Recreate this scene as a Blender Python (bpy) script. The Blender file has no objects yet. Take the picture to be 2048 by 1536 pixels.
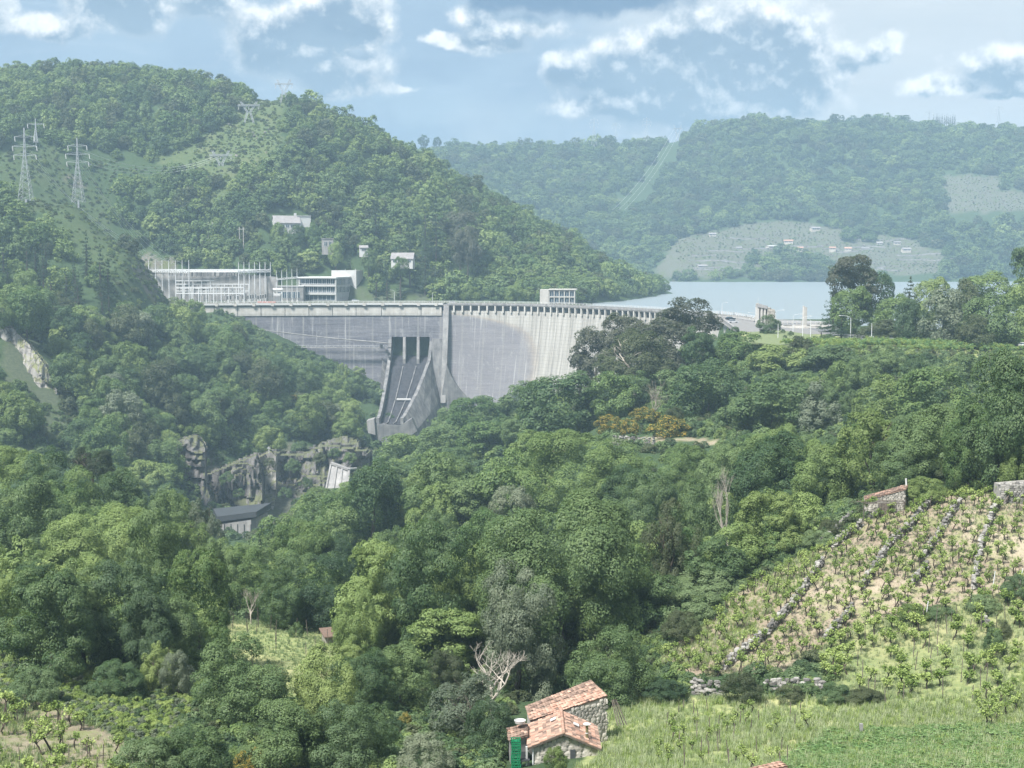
import bpy, math, random
import numpy as np
from mathutils import Vector, Matrix

SC = bpy.context.scene
ROOT = SC.collection
# ------------------------------------------------------------------ camera
FPX = 3000.0                                  # focal length in pixels of a 2048 wide frame
HOR = 505.0                                   # row of the horizon
PITCH = math.atan((768.0 - HOR) / FPX)
CAMZ = 100.0
cam_d = bpy.data.cameras.new('camera'); cam = bpy.data.objects.new('camera', cam_d); ROOT.objects.link(cam)
cam_d.sensor_width = 36.0; cam_d.lens = 36.0 * FPX / 2048.0
cam_d.clip_start = 1.0; cam_d.clip_end = 20000.0
cam.location = (0, 0, CAMZ); cam.rotation_euler = (math.pi / 2 - PITCH, 0, 0)
SC.camera = cam

# ------------------------------------------------------------------ world, sun, exposure
SUN_EL, SUN_AZ = math.radians(56), math.radians(-138)    # azimuth from +Y (view direction) towards +X
SKY_STRENGTH = 0.074
EXPOSURE = 1.5
vs = SC.view_settings
SC.display_settings.display_device = 'sRGB'
vs.view_transform = 'Standard'; vs.look = 'None'; vs.exposure = EXPOSURE; vs.gamma = 1.0; vs.use_curve_mapping = False
SC.render.engine = 'CYCLES'
SC.cycles.max_bounces = 6; SC.cycles.diffuse_bounces = 4; SC.cycles.glossy_bounces = 2
SC.cycles.transmission_bounces = 3; SC.cycles.volume_bounces = 1; SC.cycles.transparent_max_bounces = 8
SC.cycles.use_adaptive_sampling = True; SC.cycles.adaptive_threshold = 0.015
SC.cycles.use_denoising = True
try: SC.cycles.denoiser = 'OPENIMAGEDENOISE'
except Exception: pass
SC.cycles.sample_clamp_indirect = 4.0

sun_d = bpy.data.lights.new('sun', 'SUN'); sun = bpy.data.objects.new('sun', sun_d); ROOT.objects.link(sun)
sun_d.energy = 3.6; sun_d.angle = math.radians(12.0); sun_d.color = (1.0, 0.97, 0.92)
sdir = Vector((math.sin(SUN_AZ) * math.cos(SUN_EL), math.cos(SUN_AZ) * math.cos(SUN_EL), math.sin(SUN_EL)))
sun.rotation_euler = sdir.to_track_quat('Z', 'Y').to_euler()

class NT:
    """tiny helper to write node graphs"""
    def __init__(s, tree): s.t = tree
    def n(s, typ, **kw):
        nd = s.t.nodes.new(typ)
        for k, v in kw.items(): setattr(nd, k, v)
        return nd
    def put(s, sock, v):
        if hasattr(v, 'links') or isinstance(v, bpy.types.NodeSocket): s.t.links.new(v, sock)
        else: sock.default_value = v
    def m(s, op, a, b=None, c=None, clamp=False):
        nd = s.n('ShaderNodeMath', operation=op); nd.use_clamp = clamp
        s.put(nd.inputs[0], a)
        if b is not None: s.put(nd.inputs[1], b)
        if c is not None: s.put(nd.inputs[2], c)
        return nd.outputs[0]
    def v(s, op, a, b=None, scale=None):
        nd = s.n('ShaderNodeVectorMath', operation=op); s.put(nd.inputs[0], a)
        if b is not None: s.put(nd.inputs[1], b)
        if scale is not None: s.put(nd.inputs[3], scale)
        return nd.outputs['Value'] if op in ('LENGTH', 'DOT_PRODUCT', 'DISTANCE') else nd.outputs[0]
    def comb(s, x, y, z):
        nd = s.n('ShaderNodeCombineXYZ')
        for i, q in enumerate((x, y, z)): s.put(nd.inputs[i], q)
        return nd.outputs[0]
    def sep(s, v):
        nd = s.n('ShaderNodeSeparateXYZ'); s.put(nd.inputs[0], v); return nd.outputs
    def noise(s, vec, scale, detail=4, rough=0.55, lac=2.0, col=False):
        nd = s.n('ShaderNodeTexNoise'); s.put(nd.inputs['Vector'], vec)
        nd.inputs['Scale'].default_value = scale; nd.inputs['Detail'].default_value = detail
        nd.inputs['Roughness'].default_value = rough; nd.inputs['Lacunarity'].default_value = lac
        return nd.outputs['Color' if col else 'Fac']
    def vor(s, vec, scale, feat='F1', rnd=1.0, out='Distance'):
        nd = s.n('ShaderNodeTexVoronoi', feature=feat); s.put(nd.inputs['Vector'], vec)
        nd.inputs['Scale'].default_value = scale; nd.inputs['Randomness'].default_value = rnd
        return nd.outputs[out]
    def step(s, x, a, b):
        nd = s.n('ShaderNodeMapRange', interpolation_type='SMOOTHSTEP'); s.put(nd.inputs[0], x)
        s.put(nd.inputs[1], a); s.put(nd.inputs[2], b); nd.inputs[3].default_value = 0; nd.inputs[4].default_value = 1
        return nd.outputs[0]
    def lin(s, x, a, b, c=0.0, d=1.0):
        nd = s.n('ShaderNodeMapRange'); s.put(nd.inputs[0], x)
        for i, q in enumerate((a, b, c, d)): s.put(nd.inputs[i + 1], q)
        return nd.outputs[0]
    def mix(s, f, a, b, mode='MIX'):
        nd = s.n('ShaderNodeMix', data_type='RGBA', blend_type=mode, clamp_factor=True)
        s.put(nd.inputs[0], f); s.put(nd.inputs[6], a if not isinstance(a, tuple) else (*a[:3], 1)); s.put(nd.inputs[7], b if not isinstance(b, tuple) else (*b[:3], 1))
        return nd.outputs[2]

def build_world():
    w = bpy.data.worlds.new('World'); SC.world = w; w.use_nodes = True
    t = w.node_tree; t.nodes.clear(); N = NT(t)
    out = N.n('ShaderNodeOutputWorld'); bg = N.n('ShaderNodeBackground')
    bg.inputs[1].default_value = SKY_STRENGTH; t.links.new(bg.outputs[0], out.inputs[0])
    sky = N.n('ShaderNodeTexSky'); sky.sky_type = 'NISHITA'; sky.sun_disc = False
    sky.sun_elevation = SUN_EL; sky.sun_rotation = SUN_AZ
    sky.altitude = 300; sky.air_density = 1.0; sky.dust_density = 1.6; sky.ozone_density = 1.2
    d = N.v('NORMALIZE', N.n('ShaderNodeTexCoord').outputs['Generated'])
    x, y, z = N.sep(d)
    az = N.m('ARCTAN2', x, y)
    el = N.m('ARCSINE', z)
    p = N.comb(az, N.m('MULTIPLY', el, 1.5), 0.0)
    # wisps bend the outlines of the heaps
    wv = N.v('SUBTRACT', N.noise(d, 26, 5, 0.6, col=True), (0.5, 0.5, 0.5))
    wv = N.v('MULTIPLY', wv, (1, 1, 0))
    pw = N.v('ADD', p, N.v('SCALE', wv, scale=0.034))
    nz = N.noise(d, 27, 10, 0.6)
    up = N.v('ADD', d, (0.0015, 0.0, 0.0070))
    nz2 = N.noise(up, 27, 10, 0.6)
    relief = N.m('SUBTRACT', nz, nz2)
    pu = N.v('ADD', pw, (0.0020, 0.0150, 0.0))
    def field(blobs, pw=pw):
        f = None
        for (px, py, a, b, wgt) in blobs:
            c = (math.atan((px - 1024) / FPX), (HOR - py) / FPX * 1.5, 0)
            q = N.v('MULTIPLY', N.v('SUBTRACT', pw, c), (FPX / a, FPX / 1.5 / b, 0))
            v = N.m('SUBTRACT', wgt * 1.2, N.v('LENGTH', q))
            f = v if f is None else N.m('SMOOTH_MAX', f, v, 0.5)
        return f
    heaps = [   # column, row, half width, half height, weight
        (1185, -12, 190, 46, 1.3), (1010, -15, 90, 52, 1.1), (1335, -12, 100, 30, 1.0),
        (260, 35, 95, 60, 1.1), (275, 80, 50, 30, .8), (125, 84, 85, 24, .95), (12, 60, 50, 32, .95), (425, 20, 70, 44, 1.0), (408, 52, 44, 20, .75), (335, 28, 36, 16, .6),
        (600, 85, 115, 60, 1.15), (530, 120, 75, 45, 1.0), (690, 45, 90, 55, 1.1), (640, 140, 140, 50, 1.0), (738, 88, 38, 20, 1.0),
        (690, 182, 95, 30, 1.0), (790, 185, 80, 14, .7), (895, 92, 40, 17, 1.0), (1000, 92, 75, 22, 1.05), (965, 45, 60, 34, 1.0), (1060, 62, 75, 28, .95),
        (1190, 150, 105, 52, 1.05), (1120, 125, 60, 22, .85), (1230, 110, 40, 30, .8),
        (1215, 218, 115, 28, .95), (1300, 125, 75, 52, 1.0), (1440, 120, 120, 72, 1.35), (1560, 105, 80, 66, 1.25), (1380, 190, 150, 75, 1.25), (1530, 180, 120, 75, 1.25),
        (1590, 215, 40, 36, .85), (1720, 130, 48, 24, 1.0), (1765, 106, 36, 21, 1.0), (1690, 155, 40, 25, .8), (1682, 112, 24, 18, .75),
        (1955, 150, 70, 38, 1.1), (1880, 188, 80, 24, .95), (2035, 188, 75, 28, .95), (1985, 215, 120, 16, .65)]
    F = field(heaps)
    F = N.m('ADD', F, N.m('MULTIPLY', N.m('SUBTRACT', nz, 0.5), 1.5))
    # the sky behind and overhead carries the same sort of broken cloud
    g = N.v('MULTIPLY', d, (1, 1, 2.2))
    gen = N.m('MULTIPLY', N.m('SUBTRACT', N.noise(g, 3.2, 7, 0.58), 0.52), 5.0)
    outside = N.m('MAXIMUM', N.step(el, 0.165, 0.25), N.step(N.m('ABSOLUTE', az), 0.36, 0.5))
    F = N.m('ADD', N.m('MULTIPLY', F, N.m('SUBTRACT', 1.0, outside)), N.m('MULTIPLY', gen, outside))
    FU = N.m('ADD', field(heaps, pu), N.m('MULTIPLY', N.m('SUBTRACT', nz2, 0.5), 1.5))
    FU = N.m('ADD', N.m('MULTIPLY', FU, N.m('SUBTRACT', 1.0, outside)), N.m('MULTIPLY', N.m('SUBTRACT', gen, .15), outside))
    dens = N.step(F, -0.05, 0.45)
    rim = N.m('SUBTRACT', 1.0, N.step(FU, -0.15, 0.75))
    thin = N.m('SUBTRACT', 1.0, N.step(F, 0.1, 0.55))
    # colours before SKY_STRENGTH
    clear = N.v('SCALE', sky.outputs[0], scale=.72)
    veil_n = N.noise(d, 5.0, 5, 0.55)
    veil = N.step(N.m('ADD', az, N.m('MULTIPLY', N.m('SUBTRACT', veil_n, .5), 0.5)), 0.02, 0.22)
    base = N.mix(0.85, clear, (2.0, 2.7, 3.45))
    bank_n = N.noise(N.v('MULTIPLY', d, (1, 1, 2.5)), 9.0, 5, 0.55)      # soft grey-blue banks
    base = N.mix(N.m('MULTIPLY', N.step(bank_n, 0.40, 0.62), .8), base, (1.6, 2.25, 3.05))
    streak = N.noise(N.v('MULTIPLY', d, (1, 1, 5)), 16.0, 6, 0.6)
    base = N.mix(N.m('MULTIPLY', N.step(streak, 0.54, 0.8), .35), base, (3.6, 4.2, 4.8))
    base = N.mix(N.m('MULTIPLY', veil, .85), base, N.mix(streak, (3.2, 3.55, 3.8), (4.2, 4.4, 4.5)))
    body = N.mix(N.step(bank_n, .35, .65), (1.6, 2.25, 2.95), (1.2, 1.8, 2.5))
    body = N.mix(N.m('MULTIPLY', veil, .5), body, (1.75, 2.35, 2.9))
    body = N.mix(N.m('MULTIPLY', relief, 5.0, clamp=True), body, (3.6, 4.1, 4.5))
    glow = N.m('ADD', N.m('MULTIPLY', rim, 1.0), N.m('MULTIPLY', relief, 1.6), clamp=True)
    slab = N.step(N.m('ADD', field([(1185, -10, 185, 46, 1.3), (1010, -20, 80, 54, 1.1), (1335, -12, 95, 30, 1.0)]), N.m('MULTIPLY', N.m('SUBTRACT', nz, .5), .5)), .0, .35)
    body = N.mix(N.m('MULTIPLY', slab, .9), body, (.80, 1.40, 2.2))
    glow = N.m('MULTIPLY', glow, N.m('SUBTRACT', 1.0, slab))
    cloud = N.mix(glow, body, N.mix(N.m('ADD', .45, N.m('MULTIPLY', relief, 6.0), clamp=True), (4.3, 4.6, 4.8), (5.9, 5.95, 5.9)))
    cloud = N.mix(N.m('MULTIPLY', thin, .25), cloud, (4.6, 4.85, 5.0))
    col = N.mix(dens, base, cloud)
    below = N.step(z, -0.02, 0.0)
    col = N.mix(below, (2.0, 2.4, 2.4), col)
    t.links.new(col, bg.inputs[0])
build_world()
# ------------------------------------------------------------------ helpers
_sp, _cp = math.sin(PITCH), math.cos(PITCH)
def at(px, py, Y):
    """world point seen at that pixel of the 2048x1536 photograph, Y metres ahead"""
    u, v = (px - 1024) / FPX, (768 - py) / FPX
    dx, dy, dz = u, v * _sp + _cp, v * _cp - _sp
    s = Y / dy
    return Vector((dx * s, Y, CAMZ + dz * s))
def pix(x, y, z):
    dz = z - CAMZ
    f = y * _cp - dz * _sp
    return 1024 + FPX * x / f, 768 - FPX * (y * _sp + dz * _cp) / f
def tag(o, label=None, cat=None, group=None, kind=None):
    if label: o['label'] = label
    if cat: o['category'] = cat
    if group: o['group'] = group
    if kind: o['kind'] = kind
    return o
def link(name, me, parent=None, loc=(0, 0, 0), rot=(0, 0, 0), scl=(1, 1, 1)):
    o = bpy.data.objects.new(name, me); ROOT.objects.link(o)
    if parent: o.parent = parent
    o.location = loc; o.rotation_euler = rot; o.scale = scl
    return o
def empty(name, loc=(0, 0, 0), rotz=0.0, label=None, cat=None, group=None):
    o = link(name, None, None, loc, (0, 0, rotz)); o.empty_display_size = 0.5
    return tag(o, label, cat, group)
def mesh_np(name, V, F, mats=(), smooth=False, mi=None):
    """V (n,3), F (m,k) numpy arrays, one polygon size"""
    V = np.asarray(V, np.float32); F = np.asarray(F, np.int32)
    me = bpy.data.meshes.new(name)
    me.vertices.add(len(V)); me.vertices.foreach_set('co', V.ravel())
    k = F.shape[1]
    me.loops.add(F.size); me.loops.foreach_set('vertex_index', F.ravel())
    me.polygons.add(len(F)); me.polygons.foreach_set('loop_start', np.arange(0, F.size, k, dtype=np.int32))
    if smooth: me.polygons.foreach_set('use_smooth', np.ones(len(F), bool))
    if mi is not None: me.polygons.foreach_set('material_index', np.asarray(mi, np.int32))
    me.update(calc_edges=True)
    for m in (mats if isinstance(mats, (list, tuple)) else (mats,)): me.materials.append(m)
    return me
class MB:
    """collects boxes, tubes, prisms into one mesh"""
    def __init__(s): s.v = []; s.f = []
    def add(s, vs, fs):
        o = len(s.v); s.v += [tuple(p) for p in vs]; s.f += [tuple(i + o for i in f) for f in fs]; return s
    def hexa(s, b, t):       # 4 bottom points, 4 top points (same order, counter-clockwise seen from above)
        return s.add(list(b) + list(t), [(3, 2, 1, 0), (4, 5, 6, 7), (0, 1, 5, 4), (1, 2, 6, 5), (2, 3, 7, 6), (3, 0, 4, 7)])
    def box(s, c, size, rz=0.0):
        hx, hy, hz = size[0] / 2, size[1] / 2, size[2] / 2; ca, sa = math.cos(rz), math.sin(rz)
        P = [(c[0] + a * hx * ca - b * hy * sa, c[1] + a * hx * sa + b * hy * ca) for a, b in ((-1, -1), (1, -1), (1, 1), (-1, 1))]
        return s.hexa([(p[0], p[1], c[2] - hz) for p in P], [(p[0], p[1], c[2] + hz) for p in P])
    def beam(s, a, b, w, h=None, up=(0, 0, 1)):
        a, b = Vector(a), Vector(b); h = h or w
        d = (b - a).normalized(); u = Vector(up)
        if abs(d.dot(u)) > .98: u = Vector((0, 1, 0))
        r = d.cross(u).normalized(); u = r.cross(d)
        k = [r * (w / 2) * i + u * (h / 2) * j for i, j in ((-1, -1), (1, -1), (1, 1), (-1, 1))]
        return s.add([a + q for q in k] + [b + q for q in k], [(0, 1, 2, 3), (7, 6, 5, 4), (4, 5, 1, 0), (5, 6, 2, 1), (6, 7, 3, 2), (7, 4, 0, 3)])
    def tube(s, pts, rad, n=6, cap=True):
        pts = [Vector(p) for p in pts]; m = len(pts)
        if not hasattr(rad, '__len__'): rad = [rad] * m
        vs = []; ref = Vector((0.3, 1, 0.2)).normalized()
        for i, p in enumerate(pts):
            d = (pts[min(i + 1, m - 1)] - pts[max(i - 1, 0)]).normalized()
            a = d.cross(ref)
            if a.length < .1: a = d.cross(Vector((1, 0, 0)))
            a.normalize(); b = d.cross(a)
            for k in range(n):
                t = 2 * math.pi * k / n
                vs.append(p + (a * math.cos(t) + b * math.sin(t)) * rad[i])
        fs = [(i * n + k, i * n + (k + 1) % n, (i + 1) * n + (k + 1) % n, (i + 1) * n + k) for i in range(m - 1) for k in range(n)]
        if cap: fs += [tuple(range(n))[::-1], tuple((m - 1) * n + k for k in range(n))]
        return s.add(vs, fs)
    def poly(s, pts): return s.add(pts, [tuple(range(len(pts)))])
    def prism(s, pts, ext):  # polygon (planar points) pushed along ext
        pts = [Vector(p) for p in pts]; e = Vector(ext); n = len(pts)
        return s.add(pts + [p + e for p in pts], [tuple(range(n))[::-1], tuple(range(n, 2 * n))] + [(i, (i + 1) % n, n + (i + 1) % n, n + i) for i in range(n)])
    def lathe(s, prof, c=(0, 0, 0), n=16):
        vs = [(c[0] + r * math.cos(2 * math.pi * k / n), c[1] + r * math.sin(2 * math.pi * k / n), c[2] + z) for r, z in prof for k in range(n)]
        fs = [(i * n + k, i * n + (k + 1) % n, (i + 1) * n + (k + 1) % n, (i + 1) * n + k) for i in range(len(prof) - 1) for k in range(n)]
        fs += [tuple(range(n))[::-1], tuple((len(prof) - 1) * n + k for k in range(n))]
        return s.add(vs, fs)
    def mesh(s, name, mat, smooth=False):
        me = bpy.data.meshes.new(name); me.from_pydata(s.v, [], s.f); me.update()
        if mat: me.materials.append(mat)
        if smooth: me.polygons.foreach_set('use_smooth', [True] * len(me.polygons))
        return me
    def build(s, name, mat, parent=None, smooth=False, loc=(0, 0, 0), rot=(0, 0, 0), scl=(1, 1, 1)):
        return link(name, s.mesh(name, mat, smooth), parent, loc, rot, scl)

def vnoise(x, y, seed=0):
    """2-D value noise, arrays in, -1..1 out"""
    x = np.asarray(x, float); y = np.asarray(y, float)
    xi, yi = np.floor(x).astype(np.int64), np.floor(y).astype(np.int64)
    fx, fy = x - xi, y - yi
    def h(i, j):
        k = (i * 374761393 + j * 668265263 + seed * 974634777) & 0xffffffff
        k = ((k ^ (k >> 13)) * 1274126177) & 0xffffffff
        return ((k ^ (k >> 16)) & 0xffff) / 32767.5 - 1.0
    u, v = fx * fx * (3 - 2 * fx), fy * fy * (3 - 2 * fy)
    return (h(xi, yi) * (1 - u) + h(xi + 1, yi) * u) * (1 - v) + (h(xi, yi + 1) * (1 - u) + h(xi + 1, yi + 1) * u) * v
def fbm(x, y, seed=0, oct=4, gain=0.5):
    s = 0; a = 1.0; f = 1.0
    for o in range(oct):
        s = s + a * vnoise(x * f, y * f, seed + o * 17); a *= gain; f *= 2.03
    return s
def inpoly(px, py, poly):
    px = np.asarray(px, float); py = np.asarray(py, float); r = np.zeros(px.shape, bool); n = len(poly); j = n - 1
    for i in range(n):
        xi, yi = poly[i]; xj, yj = poly[j]
        c = ((yi > py) != (yj > py)) & (px < (xj - xi) * (py - yi) / (yj - yi + 1e-9) + xi)
        r ^= c; j = i
    return r

# ------------------------------------------------------------------ materials
MATS = {}
def new_mat(name):
    m = bpy.data.materials.new(name); m.use_nodes = True; t = m.node_tree; t.nodes.clear()
    N = NT(t); out = N.n('ShaderNodeOutputMaterial'); b = N.n('ShaderNodeBsdfPrincipled')
    t.links.new(b.outputs[0], out.inputs[0]); MATS[name] = m
    return m, N, b, out
def plain(name, col, rough=0.7, metal=0.0, var=0.25, scale=2.0, bump=0.0, spec=0.3):
    m, N, b, out = new_mat(name)
    co = N.n('ShaderNodeTexCoord').outputs['Object']
    rnd = N.n('ShaderNodeObjectInfo').outputs['Random']
    f = N.m('ADD', N.noise(co, scale, 5, 0.6), N.m('MULTIPLY', N.m('SUBTRACT', rnd, 0.5), 0.3))
    c = N.mix(N.lin(f, 0.3, 0.7), tuple(q * (1 - var) for q in col), tuple(min(1, q * (1 + var)) for q in col))
    N.put(b.inputs['Base Color'], c); b.inputs['Roughness'].default_value = rough; b.inputs['Metallic'].default_value = metal
    b.inputs['Specular IOR Level'].default_value = spec
    if bump:
        bn = N.n('ShaderNodeBump'); bn.inputs['Strength'].default_value = bump; bn.inputs['Distance'].default_value = 0.05
        N.put(bn.inputs['Height'], N.noise(co, scale * 6, 4)); N.put(b.inputs['Normal'], bn.outputs[0])
    return m
def leafmat(name, dark, light, trans=0.38, rnd_amt=0.75, scale=0.42, flower=None):
    """leaf colour differs from tree to tree, from bough to bough, from leaf to leaf"""
    m, N, b, out = new_mat(name)
    rnd = N.n('ShaderNodeObjectInfo').outputs['Random']
    geo = N.n('ShaderNodeNewGeometry')
    isl = geo.outputs['Random Per Island']
    n = N.noise(geo.outputs['Position'], scale, 3, 0.6)
    f = N.m('ADD', N.m('MULTIPLY', rnd, rnd_amt), N.m('ADD', N.m('MULTIPLY', n, 1.1), N.m('MULTIPLY', isl, 0.35)))
    f = N.m('SUBTRACT', f, 0.68)
    c = N.mix(f, dark, light)
    if flower: c = N.mix(N.step(N.m('ADD', N.m('MULTIPLY', isl, 0.7), N.m('MULTIPLY', n, 0.6)), 0.70, 0.78), c, flower)
    N.put(b.inputs['Base Color'], c); b.inputs['Roughness'].default_value = 0.55; b.inputs['Specular IOR Level'].default_value = 0.25
    tr = N.n('ShaderNodeBsdfTranslucent'); N.put(tr.inputs[0], N.mix(0.5, c, (0.12, 0.2, 0.02)))
    mx = N.n('ShaderNodeMixShader'); mx.inputs[0].default_value = trans
    t = m.node_tree; t.links.new(b.outputs[0], mx.inputs[1]); t.links.new(tr.outputs[0], mx.inputs[2]); t.links.new(mx.outputs[0], out.inputs[0])
    return m
LEAF = {
    'oak':   leafmat('oak_leaves', (.050, .094, .042), (.205, .280, .112)),
    'chest': leafmat('chestnut_leaves', (.078, .138, .048), (.270, .350, .120)),
    'light': leafmat('fresh_leaves', (.115, .170, .050), (.290, .360, .130)),
    'dark':  leafmat('dark_leaves', (.038, .072, .038), (.130, .190, .090)),
    'silver': leafmat('silvery_leaves', (.11, .14, .095), (.27, .30, .20)),
    'olive': leafmat('olive_leaves', (.055, .072, .038), (.13, .15, .075)),
    'euca':  leafmat('eucalyptus_leaves', (.055, .062, .042), (.135, .14, .10)),
    'pine':  leafmat('pine_needles', (.028, .046, .030), (.085, .105, .060)),
    'fir':   leafmat('fir_needles', (.018, .040, .028), (.055, .088, .052)),
    'bush':  leafmat('bush_leaves', (.072, .125, .055), (.22, .29, .14), scale=0.8),
    'broom': leafmat('flowering_broom', (.045, .075, .025), (.11, .15, .06), scale=0.9, flower=(.50, .36, .07)),
    'vine':  leafmat('vine_leaves', (.17, .25, .06), (.40, .48, .16), scale=1.5),
    'fern':  leafmat('fern_fronds', (.13, .24, .08), (.30, .42, .18), scale=1.0),
    'grass': leafmat('grass_blades', (.22, .29, .13), (.48, .51, .32), scale=0.25),
    'dry':   leafmat('dry_twigs', (.15, .13, .10), (.30, .27, .22), trans=0.1),
}
BARK = plain('bark', (.09, .075, .06), .9, var=.4, scale=3)
PALEBARK = plain('pale_bark', (.30, .27, .23), .85, var=.3, scale=3)
VINEWOOD = plain('vine_wood', (.055, .042, .034), .9, var=.4, scale=8)
STAKE = plain('stake_wood', (.12, .10, .085), .9, var=.5, scale=4)
STEEL = plain('galvanised_steel', (.58, .59, .60), .6, 0.0, var=.1)
WHITE = plain('white_paint', (.52, .52, .51), .6, var=.06)
# ------------------------------------------------------------------ terrain
def W(px, py, Y): return tuple(at(px, py, Y))
class RBF:
    def __init__(s, pts, smooth=2.0):
        P = np.array(pts, float); s.c = P[:, :2]; n = len(P)
        A = np.sqrt(((s.c[:, None] - s.c[None]) ** 2).sum(-1)) - smooth * np.eye(n)
        M = np.zeros((n + 3, n + 3)); M[:n, :n] = A
        M[:n, n] = 1; M[:n, n + 1:] = s.c / 500; M[n, :n] = 1; M[n + 1:, :n] = s.c.T / 500
        s.w = np.linalg.solve(M, np.concatenate([P[:, 2], np.zeros(3)])); s.n = n
    def __call__(s, x, y):
        x = np.asarray(x, float); sh = x.shape; x = x.ravel(); y = np.asarray(y, float).ravel()
        out = np.empty(len(x))
        for i in range(0, len(x), 20000):
            q = np.stack([x[i:i + 20000], y[i:i + 20000]], 1)
            d = np.sqrt(((q[:, None] - s.c[None]) ** 2).sum(-1))
            out[i:i + 20000] = d @ s.w[:s.n] + s.w[s.n] + (q / 500) @ s.w[s.n + 1:]
        return out.reshape(sh)

NEAR = [(0, -20, 99), (0, 0, 98), (-60, 0, 97), (60, 0, 98), (0, 12, 92.5), (0, 40, 81), (-40, 40, 80), (40, 40, 82), (0, 80, 67), (-60, 80, 66), (60, 80, 67.5), (110, 80, 70)] + [W(*q) for q in [
    (1700, 1536, 105), (2048, 1536, 105), (2400, 1500, 108), (0, 1536, 112), (-300, 1536, 112), (400, 1545, 115), (800, 1545, 116),
    (1200, 1505, 121), (1030, 1545, 118), (1060, 1500, 131), (1300, 1425, 140), (1600, 1420, 140), (1900, 1420, 138), (2048, 1400, 138), (2400, 1380, 138),
    (1450, 1345, 152), (1650, 1295, 158), (1900, 1250, 158), (2048, 1180, 165), (2300, 1130, 170),
    (1700, 1180, 170), (1560, 1170, 175), (1990, 1000, 192), (2048, 972, 197), (2300, 900, 200), (1740, 1035, 193), (1850, 1010, 192), (1640, 1115, 183), (1340, 1300, 162),
    (1250, 1350, 165), (1100, 1390, 165), (900, 1440, 150), (560, 1270, 190), (640, 1300, 180), (460, 1252, 195), (700, 1290, 190),
    (50, 1420, 135), (300, 1350, 150), (300, 1460, 128), (0, 1350, 150), (-300, 1350, 150),
    (800, 1290, 230), (1000, 1250, 260), (1200, 1150, 270), (1400, 1075, 270), (1600, 1010, 250), (1850, 950, 240), (2048, 905, 250), (2300, 860, 260),
    (0, 1170, 230), (200, 1180, 230), (400, 1210, 230), (-300, 1100, 230), (0, 1120, 300), (250, 1150, 310), (500, 1190, 300), (-300, 1080, 300),
    (1500, 985, 330), (1300, 905, 370), (1060, 908, 385), (1200, 882, 385), (1400, 884, 380), (1550, 880, 370), (1800, 880, 330), (2048, 850, 330),
    (1450, 845, 420), (1650, 800, 420), (1850, 790, 400), (2048, 760, 420), (2300, 740, 420),
    (1700, 704, 478), (1850, 700, 474), (2048, 702, 462), (1500, 712, 500), (1400, 740, 530), (1350, 760, 560), (1200, 830, 600), (1050, 870, 620), (950, 855, 760), (880, 860, 800), (780, 910, 800),
    (700, 1050, 420), (640, 1120, 430), (560, 1190, 350), (800, 1090, 350), (900, 985, 430), (760, 1000, 520), (700, 1020, 560), (1000, 920, 520), (1200, 870, 470),
    (490, 1085, 560), (560, 1075, 600), (470, 1085, 530), (640, 1010, 690), (700, 930, 760),
    (400, 1010, 585), (330, 920, 620), (450, 900, 660), (520, 890, 690), (620, 872, 715), (690, 870, 735), (100, 910, 570), (60, 735, 610), (0, 665, 620), (-300, 640, 640), (200, 720, 690), (350, 730, 740), (500, 770, 770), (650, 790, 810),
    (700, 870, 820), (560, 715, 835), (740, 800, 850), (420, 650, 870), (250, 610, 860), (100, 625, 760), (440, 616, 882), (300, 612, 880), (0, 585, 730), (-300, 560, 760), (0, 800, 560), (200, 850, 590), (40, 960, 500), (300, 1010, 520)]] + [
    (-250, 430, -8), (-150, 460, -8), (-350, 380, -6), (-420, 250, 40), (-400, 100, 70),
    (-127, 640, -9), (-110, 645, -9), (-92, 650, -9), (-75, 655, -9), (-115, 600, -9), (-66, 826, -16), (-45, 840, -10), (-30, 858, -2), (-66, 800, -18), (-84, 845, 4), (-18, 872, 8), (5, 862, 10), (-90, 870, 24), (-40, 875, 6), (25, 845, 14),
    # the level shelf of the right bank: road, square, roundabout
    (165, 500, 69.3), (220, 500, 69.3), (125, 560, 69.5), (160, 560, 69.3), (110, 620, 69.6), (150, 620, 69.5), (112, 670, 69.8), (140, 660, 69.4), (190, 560, 71), (250, 560, 78), (300, 520, 80), (180, 640, 62), (260, 660, 66)]
H_NEAR = RBF(NEAR)
LEFT = [W(*q) for q in [(0, 400, 820), (50, 402, 820), (157, 402, 840), (60, 500, 780), (0, 590, 735), (-300, 560, 760), (250, 565, 880), (262, 522, 975), (400, 515, 985), (0, 250, 1000), (0, 152, 1150), (200, 150, 1180), (350, 162, 1180), (520, 215, 1150), (570, 202, 1150), (450, 300, 1060), (560, 300, 1060), (420, 400, 1000), (600, 465, 1000), (700, 262, 1150), (800, 315, 1150), (845, 330, 1180), (720, 400, 1050), (900, 455, 1060), (640, 560, 965), (740, 592, 960), (900, 591, 985), (1050, 600, 970), (1000, 440, 1120), (1100, 490, 1180), (1200, 540, 1230), (1290, 570, 1235), (1180, 605, 985), (1250, 590, 1085), (-300, 300, 1000), (-300, 180, 1150), (150, 460, 860), (300, 470, 930), (1320, 580, 1240), (930, 380, 1180), (1020, 420, 1210), (1110, 470, 1230)]] + [
    (-420, 1450, 200), (-150, 1400, 170), (60, 1420, 60), (150, 1330, 58), (-600, 1300, 200), (140, 1200, 56), (110, 1080, 57), (80, 1000, 58), (60, 960, 60),
    (-240, 870, 69.6), (-180, 870, 69.6), (-240, 930, 70), (-180, 930, 70), (-120, 930, 70), (-80, 920, 70), (-40, 945, 70), (0, 945, 70), (30, 925, 69)]
H_LEFT = RBF(LEFT)
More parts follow.
